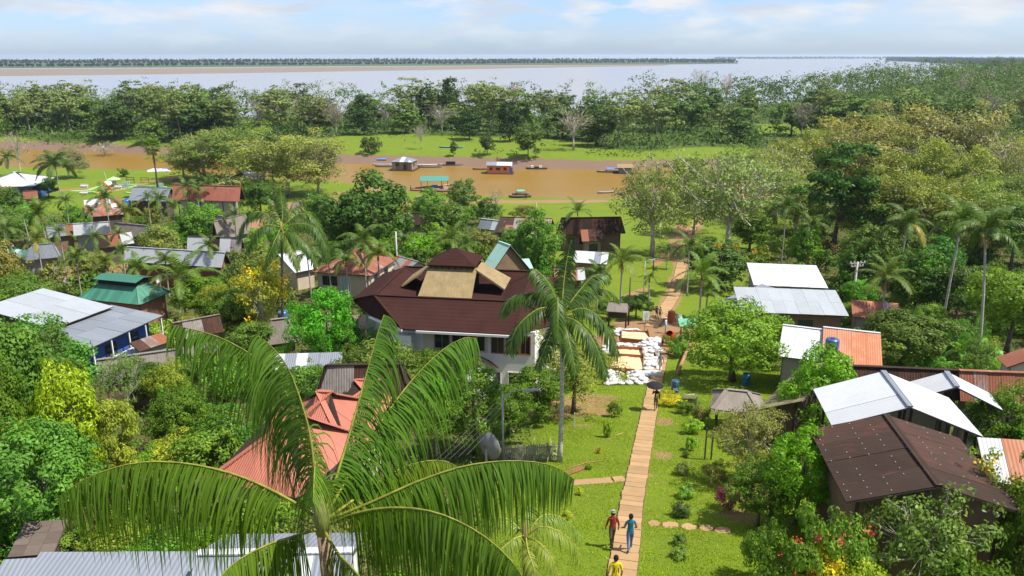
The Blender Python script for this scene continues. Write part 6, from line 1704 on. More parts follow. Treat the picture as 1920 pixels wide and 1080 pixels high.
cover('forest_understorey', 90000, reg_wood, lambda Y: 1.1+.0022*Y, (.050, .088, .020), .2, 6.5, 61, 'leaf_far')
def reg_gard(r_, n):
    Y = 15+152*r_.uniform(0, 1, n)**1.5; X = r_.uniform(-.74, .74, n)*(Y+8)
    g_ = np.abs(X-8.0-(Y-30)*0.16)-np.interp(Y, [0, 25, 60, 110, 160], [8.5, 7.5, 8, 12, 30])
    k = (g_ > 1.0) & (fbm(X, Y, .12, 4.4) > -.35)
    X, Y = X[k], Y[k]
    ok = np.ones(len(X), bool)
    for (O, a, w, d) in FOOT:
        dx, dy = X-O.x, Y-O.y; u = dx*math.cos(a)+dy*math.sin(a); v_ = -dx*math.sin(a)+dy*math.cos(a)
        ok &= ~((u > -.2) & (u < w+.2) & (v_ > -.2) & (v_ < d+.2))
    return X[ok], Y[ok]
cover('undergrowth', 150000, reg_gard, lambda Y: .13+.0030*Y, (.048, .088, .015), .02, .75, 41)
# short lawn grass
def reg_lawn(r_, n):
    Y = 24+38*r_.uniform(0, 1, n)**1.3; X = 8+(Y-30)*.16+r_.uniform(-9.5, 9.5, n)
    dp = np.min(np.stack([np.hypot(X-a, Y-b) for a, b in LPTS]), 0)
    k = (dp > .62) & (fbm(X, Y, .9, 1.0) > -.6)
    return X[k], Y[k]
LPTS = []
for p, q in zip(PW[:-1], PW[1:]):
    for i in range(10): w_ = p.lerp(q, i/10); LPTS.append((w_.x, w_.y))
def grass(n, seed):
    r_ = np.random.RandomState(seed); X, Y = reg_lawn(r_, n); m = len(X)
    h = r_.uniform(.02, .065, m)*(1+.5*fbm(X, Y, .8, 6.)); a = r_.uniform(0, 6.28, m); w = .013+.0004*Y
    Z = terrain(X, Y)-.01
    d = np.stack([np.cos(a), np.sin(a), np.zeros(m)], -1); lean = np.stack([r_.normal(0, .5, m)*h, r_.normal(0, .5, m)*h, h], -1)
    P = np.stack([X, Y, Z], -1)
    V = np.stack([P-d*w[:, None], P+d*w[:, None], P+lean+d*w[:, None]*.3, P+lean-d*w[:, None]*.3], 1).reshape(-1, 3)
    tn = np.clip(.4+.5*fbm(X, Y, .5, 8.0)+r_.uniform(-.25, .25, m), 0, 1)
    tag(link('grass', np_mesh('grass', V, np.arange(4*m).reshape(m, 4), M['leaf'], {'tint': np.repeat(tn, 4)}), color=(.135, .185, .006)), kind='stuff')
grass(130000, 51)
# ------------------------------------------------------------------ paved footpath, side slabs and stepping stones
def slab_mesh(w, l, h, seed):
    rs = random.Random(seed); q = [(-w/2, -l/2), (w/2, -l/2), (w/2, l/2), (-w/2, l/2)]
    q = [(x+rs.uniform(-.022, .022), y+rs.uniform(-.012, .012)) for x, y in q]
    mb = MB(); c = .015
    vs = [(x, y, -h) for x, y in q]+[(x, y, -c) for x, y in q]+[(x*(1-2*c/w), y*(1-2*c/l), 0) for x, y in q]
    mb.add(vs, [(3, 2, 1, 0), (8, 9, 10, 11)]+[(i, (i+1) % 4, 4+(i+1) % 4, 4+i) for i in range(4)]+[(4+i, 4+(i+1) % 4, 8+(i+1) % 4, 8+i) for i in range(4)])
    return mb.mesh('slab', M['slab'])
def walk(pts, step):
    out = []; carry = 0.0
    for p, q in zip(pts[:-1], pts[1:]):
        L = math.hypot(q.x-p.x, q.y-p.y); t_ = carry
        while t_ < L:
            f = t_/L; x, y = p.x+(q.x-p.x)*f, p.y+(q.y-p.y)*f
            out.append((x, y, math.atan2(q.y-p.y, q.x-p.x))); t_ += step
        carry = t_-L
    return out
def smooth(pts, n=6):
    P = [pts[0]]+list(pts)+[pts[-1]]; out = []
    for i in range(1, len(P)-2):
        for k in range(n):
            u = k/n; a, b, c, d = P[i-1], P[i], P[i+1], P[i+2]
            out.append((b*2+(c-a)*u+(a*2-b*5+c*4-d)*u*u+(b*3-a-c*3+d)*u**3)*.5)
    return out+[pts[-1]]
SL = [slab_mesh(1.0, .648, .10, i) for i in range(6)]
def lay(parent, pts, step, width, meshes):
    for (x, y, a) in walk(smooth(pts), step):
        dx, dy = math.cos(a)*.3, math.sin(a)*.3
        z0, z1 = tz(x-dx, y-dy), tz(x+dx, y+dy); zl = max(z0, z1, tz(x+dy, y-dx), tz(x-dy, y+dx), tz(x, y))
        o = link('slab', rnd.choice(meshes), parent, (x, y, (z0+z1)/2+max(0, zl-(z0+z1)/2)*.6+.045+rnd.uniform(0, .012)))
        o.rotation_euler = (Matrix.Rotation(a-math.pi/2+rnd.uniform(-.012, .012), 4, 'Z') @ Matrix.Rotation(math.atan2(z1-z0, .6)+rnd.uniform(-.01, .01), 4, 'X')).to_euler()
        o.scale = (width*rnd.uniform(.97, 1.03), 1, 1)
def bed(name, pts, w):
    P = smooth(pts); mb = MB(); vs = []
    for i, p in enumerate(P):
        q = P[min(i+1, len(P)-1)]-P[max(i-1, 0)]; q = Vector((q.x, q.y, 0)).normalized(); n = Vector((-q.y, q.x, 0))*w
        for s in (-1, 1): r_ = p+n*s; vs.append((r_.x, r_.y, tz(r_.x, r_.y)+.006))
    return tag(mb.add(vs, [(2*i, 2*i+1, 2*i+3, 2*i+2) for i in range(len(P)-1)]).build(name, M['sand_soil']), kind='structure')
M['sand_soil'] = m_plain('path_soil', (.11, .08, .04), .95, .1, .3, 2.0, .4)
fp_ = bed('footpath', PW, .56); lay(fp_, PW, .685, 1.03, SL)
fp2_ = bed('upper_footpath', PW2, .80); lay(fp2_, PW2, .80, 1.5, [slab_mesh(1.0, .765, .10, 20+i) for i in range(4)])
sp_ = bed('side_path', [G(1066, 907), G(1120, 904), G(1172, 900)], .30)
for (a, b) in (((1063, 908), (1148, 902)), ((1150, 901), (1172, 899))):
    p, q = G(*a), G(*b); m = (p+q)/2; L = math.hypot(q.x-p.x, q.y-p.y)
    o = link('slab', slab_mesh(.55, L-.02, .1, 40), sp_, (m.x, m.y, tz(m.x, m.y)+.06)); o.rotation_euler = (Matrix.Rotation(math.atan2(q.y-p.y, q.x-p.x)-math.pi/2, 4, 'Z') @ Matrix.Rotation(math.atan2(q.z-p.z, L), 4, 'X')).to_euler()
br = bed('cross_path', [G(1213, 440), G(1245, 443), G(1277, 446)], .9)
for i in range(5):
    p = G(1218+i*13, 440.5+i*1.3); o = link('slab', slab_mesh(1.5, 1.65, .12, 60+i), br, (p.x, p.y, tz(p.x, p.y)+.08), (0, 0, R(88)))
sp2 = bed('stone_path', [G(1222, 983), G(1290, 988), G(1362, 996)], .12)
for i, (px, py, w) in enumerate([(1226, 983, .5), (1257, 986, .78), (1291, 989, .62), (1324, 991, .62), (1356, 996, .7)]):
    p = G(px, py); n = 8; rs = random.Random(i); vs = []
    for k in range(n):
        a = 2*math.pi*k/n; vs.append((math.cos(a)*w*.5*rs.uniform(.85, 1.1), math.sin(a)*.26*rs.uniform(.8, 1.15), 0))
    MB().prism(vs, .12).build('stone', M['slab'], sp2, loc=(p.x, p.y, tz(p.x, p.y)+.05), rot=(0, R(-2), R(4)))

# ------------------------------------------------------------------ building site: sacks, sand frames, mixer
def sack_mesh(seed):
    rs = random.Random(seed); n, m = 10, 6; vs = []; fs = []
    for j in range(m+1):
        ph = -math.pi/2+math.pi*j/m
        for i in range(n):
            a = 2*math.pi*i/n; e = .55
            f = lambda c: math.copysign(abs(c)**e, c)
            vs.append((.36*f(math.cos(ph))*f(math.cos(a))*rs.uniform(.94, 1.06), .24*f(math.cos(ph))*f(math.sin(a))*rs.uniform(.94, 1.06), .12*math.sin(ph)*rs.uniform(.85, 1.15)+.12))
    for j in range(m):
        for i in range(n): fs.append((j*n+i, j*n+(i+1) % n, (j+1)*n+(i+1) % n, (j+1)*n+i))
    return MB().add(vs, fs).mesh('sack', M['sack'], True)
SK = [sack_mesh(i) for i in range(4)]
def sacks(quad, nx, ny, layers, lab, grp):
    c = [G(*q) for q in quad]
    for k in range(layers):
        for j in range(max(1, ny-k)):
            for i in range(max(1, nx-k)):
                u = (i+.5+.5*k)/nx; v_ = (j+.5+.5*k)/ny
                p = c[0].lerp(c[1], u).lerp(c[3].lerp(c[2], u), v_)+Vector((rnd.uniform(-.14, .14), rnd.uniform(-.12, .12), 0))
                o = link('sand_sack', rnd.choice(SK), None, (p.x, p.y, tz(p.x, p.y)-.02+.20*k+rnd.uniform(0, .04)), (rnd.uniform(-.18, .18), rnd.uniform(-.18, .18), rnd.uniform(0, 6.28)), (rnd.uniform(.95, 1.25),)*3)
                ly = ('bottom', 'second', 'top')[k] if layers > 1 else 'single'
                tag(o, '%s, %s layer' % (lab, ly), 'sack', '%s, %s layer' % (grp, ly))
sacks([(1130, 724), (1169, 724), (1165, 702), (1132, 700)], 3, 4, 3, 'white sack in the pile left of the path below the sand frames', 'white sacks in the lower left pile')
sacks([(1176, 724), (1218, 722), (1212, 700), (1172, 700)], 3, 4, 3, 'white sack in the pile just in front of the sand frames', 'white sacks in the lower middle pile')
sacks([(1208, 709), (1242, 706), (1238, 698), (1206, 698)], 3, 2, 1, 'white sack spilling onto the path edge', 'white sacks at the path edge')
sacks([(1206, 697), (1240, 695), (1236, 672), (1204, 672)], 3, 4, 2, 'white sack in the pile right of the sand frames', 'white sacks beside the sand frames')
sacks([(1192, 672), (1242, 670), (1238, 634), (1200, 640)], 4, 6, 2, 'white sack on the big heap beside the red mixer', 'white sacks in the big heap')
sacks([(1140, 660), (1198, 656), (1195, 646), (1142, 646)], 6, 2, 1, 'greyish sack in the row between the two sand frames', 'sacks between the sand frames')
sacks([(1152, 632), (1216, 630), (1192, 618), (1158, 618)], 6, 3, 1, 'white sack spread behind the upper sand frame', 'white sacks behind the upper sand frame')
sacks([(1130, 668), (1144, 668), (1146, 640), (1134, 640)], 1, 5, 1, 'white sack half hidden by the tall palm fronds', 'white sacks under the palm fronds')

def sand_frame(corners, bh, heap, label):
    c = [G(*q) for q in corners]; O = c[0]
    e = empty('planter_box', O, 0, label, 'planter')
    L = [p-O for p in c]
    zt = max(p.z for p in L)
    for i in range(4):
        a, b = L[i], L[(i+1) % 4]
        MB().bar(Vector((a.x, a.y, (a.z+b.z)/2+bh*.5-.05)), Vector((b.x, b.y, (a.z+b.z)/2+bh*.5-.05)), .06, bh+.1).build('board', M['wood_red'], e)
        MB().bar(Vector((a.x, a.y, a.z-.2)), Vector((a.x, a.y, a.z+bh+.12)), .09).build('stake', M['wood'], e)
    n = 10; vs = []; rs = random.Random(3)
    for j in range(n+1):
        for i in range(n+1):
            u, v_ = .02+.96*i/n, .02+.96*j/n; p = L[0].lerp(L[1], u).lerp(L[3].lerp(L[2], u), v_)
            vs.append((p.x, p.y, p.z+bh*.45+heap*math.sin(math.pi*u)*math.sin(math.pi*v_)*rs.uniform(.5, 1.2)+rs.uniform(-.03, .05)))
    MB().add(vs, [(j*(n+1)+i, j*(n+1)+i+1, (j+1)*(n+1)+i+1, (j+1)*(n+1)+i) for j in range(n) for i in range(n)]).build('sand', M['sand'], e, True)
sand_frame([(1143, 699), (1205, 701), (1207, 674), (1148, 671)], .45, .35, 'lower wooden frame filled with pale sand among white sacks')
sand_frame([(1147, 673), (1205, 676), (1203, 661), (1150, 659)], .55, .05, 'middle wooden frame with reddish earth')
sand_frame([(1164, 641), (1222, 645), (1214, 627), (1166, 625)], .4, .25, 'upper wooden frame filled with sand')

def mixer():
    b = G(1255, 650); e = empty('concrete_mixer', b, R(-20), 'red concrete mixer standing beside the path', 'mixer')
    d = MB().lathe([(.02, -.55), (.30, -.52), (.55, -.2), (.56, .12), (.34, .50), (.30, .56)], 18, cap=False)
    d.xf(Matrix.Translation((0, 0, 1.05)) @ Matrix.Rotation(R(38), 4, 'X')); d.build('drum', M['gloss_paint'], e, True, color=(.50, .020, .022))
    MB().lathe([(.57, -.03), (.61, -.03), (.61, .03), (.57, .03)], 20).xf(Matrix.Translation((0, 0, 1.05)) @ Matrix.Rotation(R(38), 4, 'X')).build('ring_gear', M['gloss_paint'], e, color=(.32, .015, .015))
    f = MB()
    for s in (-1, 1): f.bar((s*.62, 0, .3), (s*.62, 0, 1.1), .08).bar((s*.62, -.6, .18), (s*.62, .6, .3), .08)
    f.bar((-.62, -.6, .18), (.62, -.6, .18), .08).bar((-.62, 0, .32), (.62, 0, .32), .08).bar((0, -.6, .2), (0, -1.1, .05), .07)
    f.build('frame', M['gloss_paint'], e, color=(.45, .02, .02))
    for s in (-1, 1):
        w = MB().lathe([(.1, -.06), (.27, -.07), (.30, -.03), (.30, .03), (.27, .07), (.1, .06)], 14).xf(Matrix.Translation((s*.74, .3, .28)) @ Matrix.Rotation(R(90), 4, 'Y')); w.build('wheel', M['rubber'], e, True)
    MB().box(.66, 1.0, -.25, .15, .45, .85).build('motor', M['gloss_paint'], e, color=(.4, .02, .02))
mixer()

def simple(name, label, cat, base, parts, rz=0.0, group=None):
    e = empty(name, base, rz, label, cat, group)
    for nm, mb, mt, c_ in parts: mb.build(nm, M[mt], e, color=c_)
    return e
# small thatched kiosk on posts
def kiosk():
    b = G(1157, 614); e = empty('thatched_kiosk', b, R(-12), 'tiny thatched kiosk roof on dark posts by the building site', 'kiosk')
    MB().prism([(-1.15, -.8, 2.0), (1.15, -.8, 2.0), (1.0, 0, 2.75), (-1.0, 0, 2.75)], .12).prism([(1.15, .8, 2.0), (-1.15, .8, 2.0), (-1.0, 0, 2.75), (1.0, 0, 2.75)], .12).build('roof', M['thatch_grey'], e)
    for x in (-.9, .9):
        for y in (-.5, .5): MB().bar((x, y, -.3), (x, y, 2.2), .12).build('post', M['dark_wood'], e)
    MB().box(-.9, .9, -.04, .04, 1.1, 1.8).build('board', M['dark_wood'], e)
kiosk()
b = G(1275, 645)
simple('waste_station', 'red posted station with a small green roof beside the mixer', 'bin station', b, [
    ('post', MB().bar((-.0, 0, -.2), (0, 0, 2.1), .14), 'gloss_paint', (.36, .03, .03)), ('post', MB().bar((1.15, .3, -.2), (1.15, .3, 2.1), .14), 'gloss_paint', (.36, .03, .03)),
    ('roof', MB().prism([(-.25, -.55, 2.0), (1.5, -.35, 2.0), (1.5, .6, 2.45), (-.25, .45, 2.45)], .06), 'paint', (.10, .34, .20)), ('bin', MB().lathe([(.22, .5), (.28, 1.3)], 12, c=(.55, .1, 0)), 'paint', (.05, .08, .14))])
b = G(1208, 622)
simple('sign_board', 'white notice board on a thin leaning post beside the upper path', 'sign', b, [
    ('post', MB().bar((0, 0, -.2), (.12, 0, 2.1), .06), 'wood', (1, 1, 1)), ('board', MB().box(-.22, .42, -.03, .0, 1.25, 2.25), 'paint', (.70, .72, .70)), ('notice', MB().box(-.10, .30, -.037, -.031, 1.55, 2.0), 'paint', (.42, .55, .58))])
def text_mesh(cu):
    o = bpy.data.objects.new('lettering', cu); COL.objects.link(o)
    me = bpy.data.meshes.new_from_object(o.evaluated_get(bpy.context.evaluated_depsgraph_get())); bpy.data.objects.remove(o); return me
def barrel(px, base, h, r_, c_, label, text=None):
    b = G(px, base); e = empty('barrel', b, 0, label, 'barrel')
    MB().lathe([(r_*.95, 0), (r_, .04), (r_*.97, .3*h), (r_*1.03, .34*h), (r_*.97, .38*h), (r_*.97, .64*h), (r_*1.03, .68*h), (r_*.97, .72*h), (r_, h-.03), (r_*.96, h)], 20).build('body', M['gloss_paint'], e, True, color=c_)
    MB().lathe([(r_*.9, h), (r_*.9, h+.012)], 16).build('lid', M['gloss_paint'], e, color=tuple(k*.7 for k in c_))
    if text:
        cu = bpy.data.curves.new('lettering', 'FONT'); cu.body = text; cu.size = .30; cu.align_x = 'CENTER'; cu.extrude = .003
        cu.materials.append(M['paint']); link('lettering', text_mesh(cu), e, (0, -r_-.022, .30*h), (R(90), 0, 0), color=(.8, .82, .82))
    return e
barrel(1265, 736, .98, .29, (.035, .09, .17), 'dark blue drum with two white letters on the lawn right of the path', 'NL')
barrel(1398, 722, .95, .29, (.02, .14, .32), 'bright blue drum beside the mossy sheet roof')
# timbers and logs
def log(name, label, pts, r0, r1, col, cat='log', lift=0.0):
    P = [G(*q)+Vector((0, 0, r0*.7+k*lift)) for k, q in enumerate(pts)]
    O = P[0].copy(); mb = MB().tube([p-O for p in P], [r0+(r1-r0)*i/(len(P)-1) for i in range(len(P))], 9)
    o = mb.build(name, M['bark'], None, True, loc=O, color=col); return tag(o, label, cat)
log('tree_log', 'long reddish log propped on the lawn under the yellow green mango tree', [(1270, 704), (1282, 682), (1296, 660)], .17, .13, (.34, .19, .10), lift=.5)
log('fallen_log', 'long grey fallen trunk lying behind the old shingle lean to', [(-25, 975), (40, 964), (90, 955), (150, 940)], .22, .13, (.30, .27, .22))
log('cut_stem', 'cut brown palm stem with dry sheath on the left lawn', [(1058, 893), (1078, 886), (1098, 878)], .07, .12, (.22, .10, .05))
log('dry_frond', 'dry reddish palm frond lying on the left lawn', [(1062, 880), (1100, 868), (1135, 864)], .04, .02, (.30, .14, .06))
log('plank', 'thin pale stick lying on the upper left lawn', [(1153, 817), (1168, 812)], .03, .025, (.40, .30, .14))
log('bamboo_pole', 'pale bamboo rail lying across two supports by the wooden railing', [(1284, 742), (1302, 740)], .05, .05, (.40, .36, .3), lift=.0)
p = G(1292, 762)
simple('wood_railing', 'small grey wooden railing behind the yellow flower hedge', 'railing', p, [('rail', MB().bar((-.6, 0, .75), (.6, 0, .75), .07), 'wood_grey', (1, 1, 1)), ('post', MB().bar((-.5, 0, -.1), (-.5, 0, .75), .08), 'wood_grey', (1, 1, 1)), ('post', MB().bar((.5, 0, -.1), (.5, 0, .75), .08), 'wood_grey', (1, 1, 1)), ('board', MB().box(-.45, .45, -.02, .02, .1, .6), 'dark_wood', (1, 1, 1))])
for i, (px, py) in enumerate([(1321, 862), (1333, 862)]):
    p = G(px, py); tag(MB().bar((0, 0, -.2), (0, 0, 1.9-.2*i), .07).build('garden_post', M['dark_wood'], loc=p), ['thin dark garden post at the right lawn edge', 'second thin post right behind the garden post'][i], 'post')
p = G(1077, 800); tag(MB().bar((0, 0, -.2), (0, 0, .95), .06).build('marker_post', M['paint'], loc=p, color=(.45, .60, .45)), 'short pale green marker post on the upper left lawn', 'post')

# picket fence behind the left frond, and one by the slim palm
def fence(a, b, h, step, label, mat='dark_wood'):
    A, B = G(*a), G(*b); e = empty('picket_fence', A, math.atan2(B.y-A.y, B.x-A.x), label, 'fence'); L = math.hypot(B.x-A.x, B.y-A.y)
    rs = random.Random(int(L*10)); n = int(L/step); pk = MB()
    def zz(x): f = x/L; return tz(A.x+(B.x-A.x)*f, A.y+(B.y-A.y)*f)-A.z
    for k in range(n):
        x = k*step; z = zz(x); hh = h*rs.uniform(.86, 1.1); pk.add([(x, -.012, z-.2), (x+step*.72, -.012, z-.2), (x+step*.72, .012, z-.2), (x, .012, z-.2), (x+rs.uniform(-.02, .02), -.012, z+hh), (x+step*.7, -.012, z+hh*.98), (x+step*.7, .012, z+hh*.98), (x, .012, z+hh)],
            [(0, 3, 2, 1), (4, 5, 6, 7), (0, 1, 5, 4), (1, 2, 6, 5), (2, 3, 7, 6), (3, 0, 4, 7)])
    tag(pk.build('pickets', M[mat], e), kind='stuff')
    for k in range(int(L/2.4)+1):
        x = min(L, k*2.4); MB().bar((x, .06, zz(x)-.2), (x, .06, zz(x)+h*1.05), .1).build('post', M[mat], e)
    for zf in (.3, .8): MB().bar((0, .03, zz(0)+h*zf), (L, .03, zz(L)+h*zf), .04, .07).build('rail', M[mat], e)
fence((45, 905), (395, 868), 1.35, .12, 'dark picket fence behind the big left frond')
fence((945, 868), (1045, 862), 1.0, .12, 'grey picket fence left of the tall slim palm', 'wood_grey')

# satellite dish, poles and wires
def dish(px, base, cy, dia_px, label, face=(0.8, 0.35, 0.5), grey=(.22, .22, .22)):
    b = G(px, base); h = top_h(b, cy); dep = depth_of(b); r_ = dia_px*dep/FPX/2
    e = empty('satellite_dish', b, 0, label, 'dish')
    MB().bar((0, 0, -.3), (0, 0, h-.1), .12).build('post', M['metal'], e)
    prof = [(r_*k/6, .30*r_*(k/6)**2) for k in range(7)]; prof[0] = (.01, 0)
    mb = MB().lathe(prof+[(r_*1.02, .30*r_), (r_*.98, .27*r_)]+[(r_*k/6, .30*r_*(k/6)**2-.03) for k in range(5, 0, -1)], 28, cap=False)
    q = Vector(face).normalized().to_track_quat('Z', 'Y').to_matrix().to_4x4()
    mb.xf(Matrix.Translation((0, 0, h)) @ q); mb.build('reflector', M['paint'], e, True, color=grey)
    n = Vector(face).normalized(); c = Vector((0, 0, h))+n*r_*.95; x = n.orthogonal().normalized(); y = n.cross(x)
    f = MB()
    for k in range(3):
        a = 2.09*k; f.bar(Vector((0, 0, h))+(x*math.cos(a)+y*math.sin(a))*r_*.9+n*.25*r_, c, .03)
    f.build('feed_arm', M['metal'], e); MB().lathe([(.05, -.08), (.07, .08)], 10).xf(Matrix.Translation(c) @ q).build('feed_horn', M['metal'], e)
dish(912, 880, 838, 56, 'large grey mesh satellite dish beside the lamp pole', (.68, .72, .02), (.24, .24, .25))
dish(128, 548, 529, 12, 'small dish on the left end of the green roof', (-.4, -.8, .4), (.55, .55, .55))
dish(302, 545, 525, 14, 'small white dish between green roof and middle palm', (-.4, -.8, .4), (.6, .6, .6))

def sag(a, b, s, n=10): return [a.lerp(b, k/n)-Vector((0, 0, s*4*(k/n)*(1-k/n))) for k in range(n+1)]
def pole(px, base, top, label, r_=.12, arms=(), lamp=None, wires=(), lean=0.0, mat='pole'):
    b = G(px, base); h = top_h(b, top); e = empty('utility_pole', b, 0, label, 'pole')
    tp = Vector((lean*h, 0, h))
    MB().tube([(0, 0, -.3), tp], [r_, r_*.7], 10).build('shaft', M[mat], e, True)
    for (dz, L, an) in arms:
        d = Vector((math.cos(an), math.sin(an), 0))*L; c = tp-Vector((0, 0, dz)); c.x = lean*c.z
        MB().bar(c-d, c+d, .10).build('crossarm', M['wood_grey'], e)
        ins = MB()
        for k in (-.9, -.4, .4, .9): ins.lathe([(.05, 0), (.07, .07), (.05, .16)], 8, c=tuple(c+d*k+Vector((0, 0, .05))))
        tag(ins.build('insulators', M['white_wall'], e), kind='stuff')
    if lamp:
        d = Vector(lamp); MB().tube([tp-Vector((0, 0, .3)), tp+d*.5+Vector((0, 0, .15)), tp+d], .03, 6).build('lamp_arm', M['metal'], e)
        MB().bar(tp+d-d.normalized()*.1, tp+d+d.normalized()*.6, .16, .10).build('lamp_head', M['metal'], e)
    for (q, z0, s) in wires:
        MB().tube(sag(Vector((0, 0, h-z0)), q-b, s), .0045 if mat == 'metal' else .011, 4, cap=False).build('wire', M['rubber'] if mat != 'metal' else M['metal'], e)
    return e
def pt(px, py, h, top): q = G(px, py); return q+Vector((0, 0, h))
gq = [G(812+16*i, 888)+Vector((0, 0, .6+.12*i)) for i in range(5)]
pole(943, 872, 738, 'slim grey lamp pole with guy wires behind the satellite dish', .075, lamp=(1.25, .1, .12), wires=[(q, .1+.3*i, .05) for i, q in enumerate(gq)], mat='metal')
pole(746, 525, 434, 'bare grey pole above the rusty red roof', .14)
pole(1595, 592, 491, 'utility pole with crossarms beside the lower white roof', .15, arms=[(.15, 1.0, .25), (.5, .8, .25)], wires=[(G(1905, 640)+Vector((0, 0, 6.5)), .3+.25*i, 1.0) for i in range(4)]+[(G(1180, 560)+Vector((0, 0, 6)), .3, 1.2)])
pole(33, 533, 456, 'leaning pale utility pole with crossarm at the left', .15, arms=[(.5, .9, .1)], lean=-.10, wires=[(G(220, 520)+Vector((0, 0, 2.8)), 1.5+.4*i, .5) for i in range(4)])
pole(1206, 565, 490, 'thin lamp pole left of the upper path', .06, lamp=(.7, .2, .1), mat='metal')
pole(1178, 610, 520, 'dark thin pole behind the small thatched kiosk', .10, mat='dark_wood', wires=[(G(1420, 560)+Vector((0, 0, 4)), .4, .8)])
pole(1224, 520, 452, 'dark wooden post standing in the grass left of the earth track', .09, mat='dark_wood')
pole(1237, 452, 418, 'white topped post by the cross path', .07)
pole(783, 400, 368, 'little lamp post on the near meadow', .06, mat='metal', lamp=(.5, 0, .05))
pole(905, 400, 374, 'dark thin post on the near meadow', .05, mat='dark_wood')
pole(1006, 402, 380, 'pale post at the meadow edge', .08)
pole(580, 388, 362, 'pale post by the little thatched hut', .08)

# water tanks
def tank(p, r_, h, c_, label):
    e = empty('water_tank', p, 0, label, 'tank')
    MB().lathe([(r_*.92, 0), (r_*.95, .1*h), (r_, .3*h), (r_, .85*h), (r_*.9, .95*h), (r_*.5, h), (.1, h*1.02)], 20).build('body', M['gloss_paint'], e, True, color=c_)
    MB().lathe([(r_*.35, h), (r_*.35, h*1.07)], 14).build('lid', M['gloss_paint'], e, color=tuple(k*.7 for k in c_))
    MB().box(-r_*1.1, r_*1.1, -r_*1.1, r_*1.1, -1.4, -.02).build('stand', M['dark_wood'], e)
q = GZ(1559, 656, G(1590, 686, 2.8).z+4.0); tank(q, .46, .85, (.045, .085, .22), 'blue water tank sitting on the orange rusty roof')
b = G(241, 405); tank(b+Vector((0, 0, top_h(b, 387))), .8, 1.5, (.03, .12, .42), 'blue water tank beside the pale zinc hall')
b = G(534, 625); tank(b+Vector((0, 0, top_h(b, 600))), .55, 1.0, (.05, .12, .26), 'blue water tank behind the dark spotted palm')
b = G(775, 668); tank(b+Vector((0, 0, top_h(b, 648))), .75, 1.1, (.015, .015, .018), 'black water tank under the hall eave')
b = G(752, 668); tank(b+Vector((0, 0, top_h(b, 652))), .7, .9, (.018, .018, .02), 'second black tank left of the first under the hall eave')
b = G(432, 850); tank(b+Vector((0, 0, top_h(b, 815))), .5, .9, (.015, .016, .018), 'black tank beside the red roofed wing')
# concrete cistern before the near house
b = G(1650, 1062); e = empty('concrete_tank', b, R(-4), 'tall concrete tank with open top at the corner of the near house', 'tank')
MB().box(0, 2.9, 0, .12, -1, 2.6).box(0, 2.9, 1.9, 2.02, -1, 2.6).box(0, .12, .12, 1.9, -1, 2.6).box(2.78, 2.9, .12, 1.9, -1, 2.6).build('wall', M['concrete'], e)
MB().box(.12, 2.78, .12, 1.9, 1.2, 1.25).build('water_surface', M['void'], e)
MB().box(.02, 2.88, .4, .5, 2.605, 2.68).build('beam', M['wood'], e)

# ------------------------------------------------------------------ playground and bank on the left
kb = empty('plaza_kerb', G(200, 355), 0); kb['kind'] = 'structure'
def kerb(pts, c_):
    for a, b in zip(pts[:-1], pts[1:]):
        p, q = G(*a)-kb.location, G(*b)-kb.location
        MB().bar(p+Vector((0, 0, .12)), q+Vector((0, 0, .12)), .55, .3).build('kerb', M['paint'], kb, color=c_)
kerb([(132, 360), (165, 358), (200, 346), (258, 349)], (.30, .55, .16)); kerb([(132, 360), (178, 361)], (.34, .58, .2)); kerb([(218, 352), (240, 353), (258, 349), (312, 352)], (.30, .55, .16)); kerb([(236, 362), (262, 365)], (.34, .56, .2)); kerb([(180, 363), (215, 358), (240, 354)], (.55, .30, .16))
b = G(215, 349); h = top_h(b, 331)
simple('round_kiosk', 'round kiosk with a pale green conical roof on the plaza', 'kiosk', b, [('roof', MB().lathe([(1.7, h-.75), (1.6, h-.65), (.05, h)], 14), 'paint', (.34, .56, .26)), ('post', MB().lathe([(.55, -.1), (.5, h-.75)], 10), 'paint', (.55, .5, .42))])
b = G(202, 346); simple('flag_pole', 'thin green flag pole on a white stepped base at the plaza', 'pole', b, [('base', MB().lathe([(1.5, 0), (1.1, .5), (.6, .9), (.1, 1.0)], 10), 'paint', (.62, .68, .60)), ('shaft', MB().bar((0, 0, .5), (-.5, 0, top_h(b, 322)), .12), 'paint', (.45, .6, .4))])
for i, (px, py, tp_) in enumerate([(237, 354, 340), (299, 352, 344)]):
    b = G(px, py); h = top_h(b, tp_); f = MB()
    for x in (-.7, .7):
        for y in (-.5, .5): f.bar((x, y, 0), (x, y, h), .16)
    for k in range(3): f.bar((-.7, -.5, h*(.3+.3*k)), (.7, -.5, h*(.3+.3*k)), .14).bar((-.7, .5, h*(.3+.3*k)), (.7, .5, h*(.3+.3*k)), .14)
    simple('climbing_frame', ['pale blue climbing frame on the plaza by the kiosk', 'smaller pale blue climbing frame near the pale zinc hall'][i], 'play frame', b, [('frame', f, 'paint', (.36, .52, .56))])
b = G(203, 356); simple('slide', 'red slide seen over the palms at the plaza', 'slide', b, [('chute', MB().bar((-.9, 0, 1.9), (.9, 0, .2), .7, .12), 'gloss_paint', (.50, .06, .03)), ('ladder', MB().bar((-1.0, 0, 0), (-.9, 0, 2.2), .5, .1), 'paint', (.55, .25, .05))])
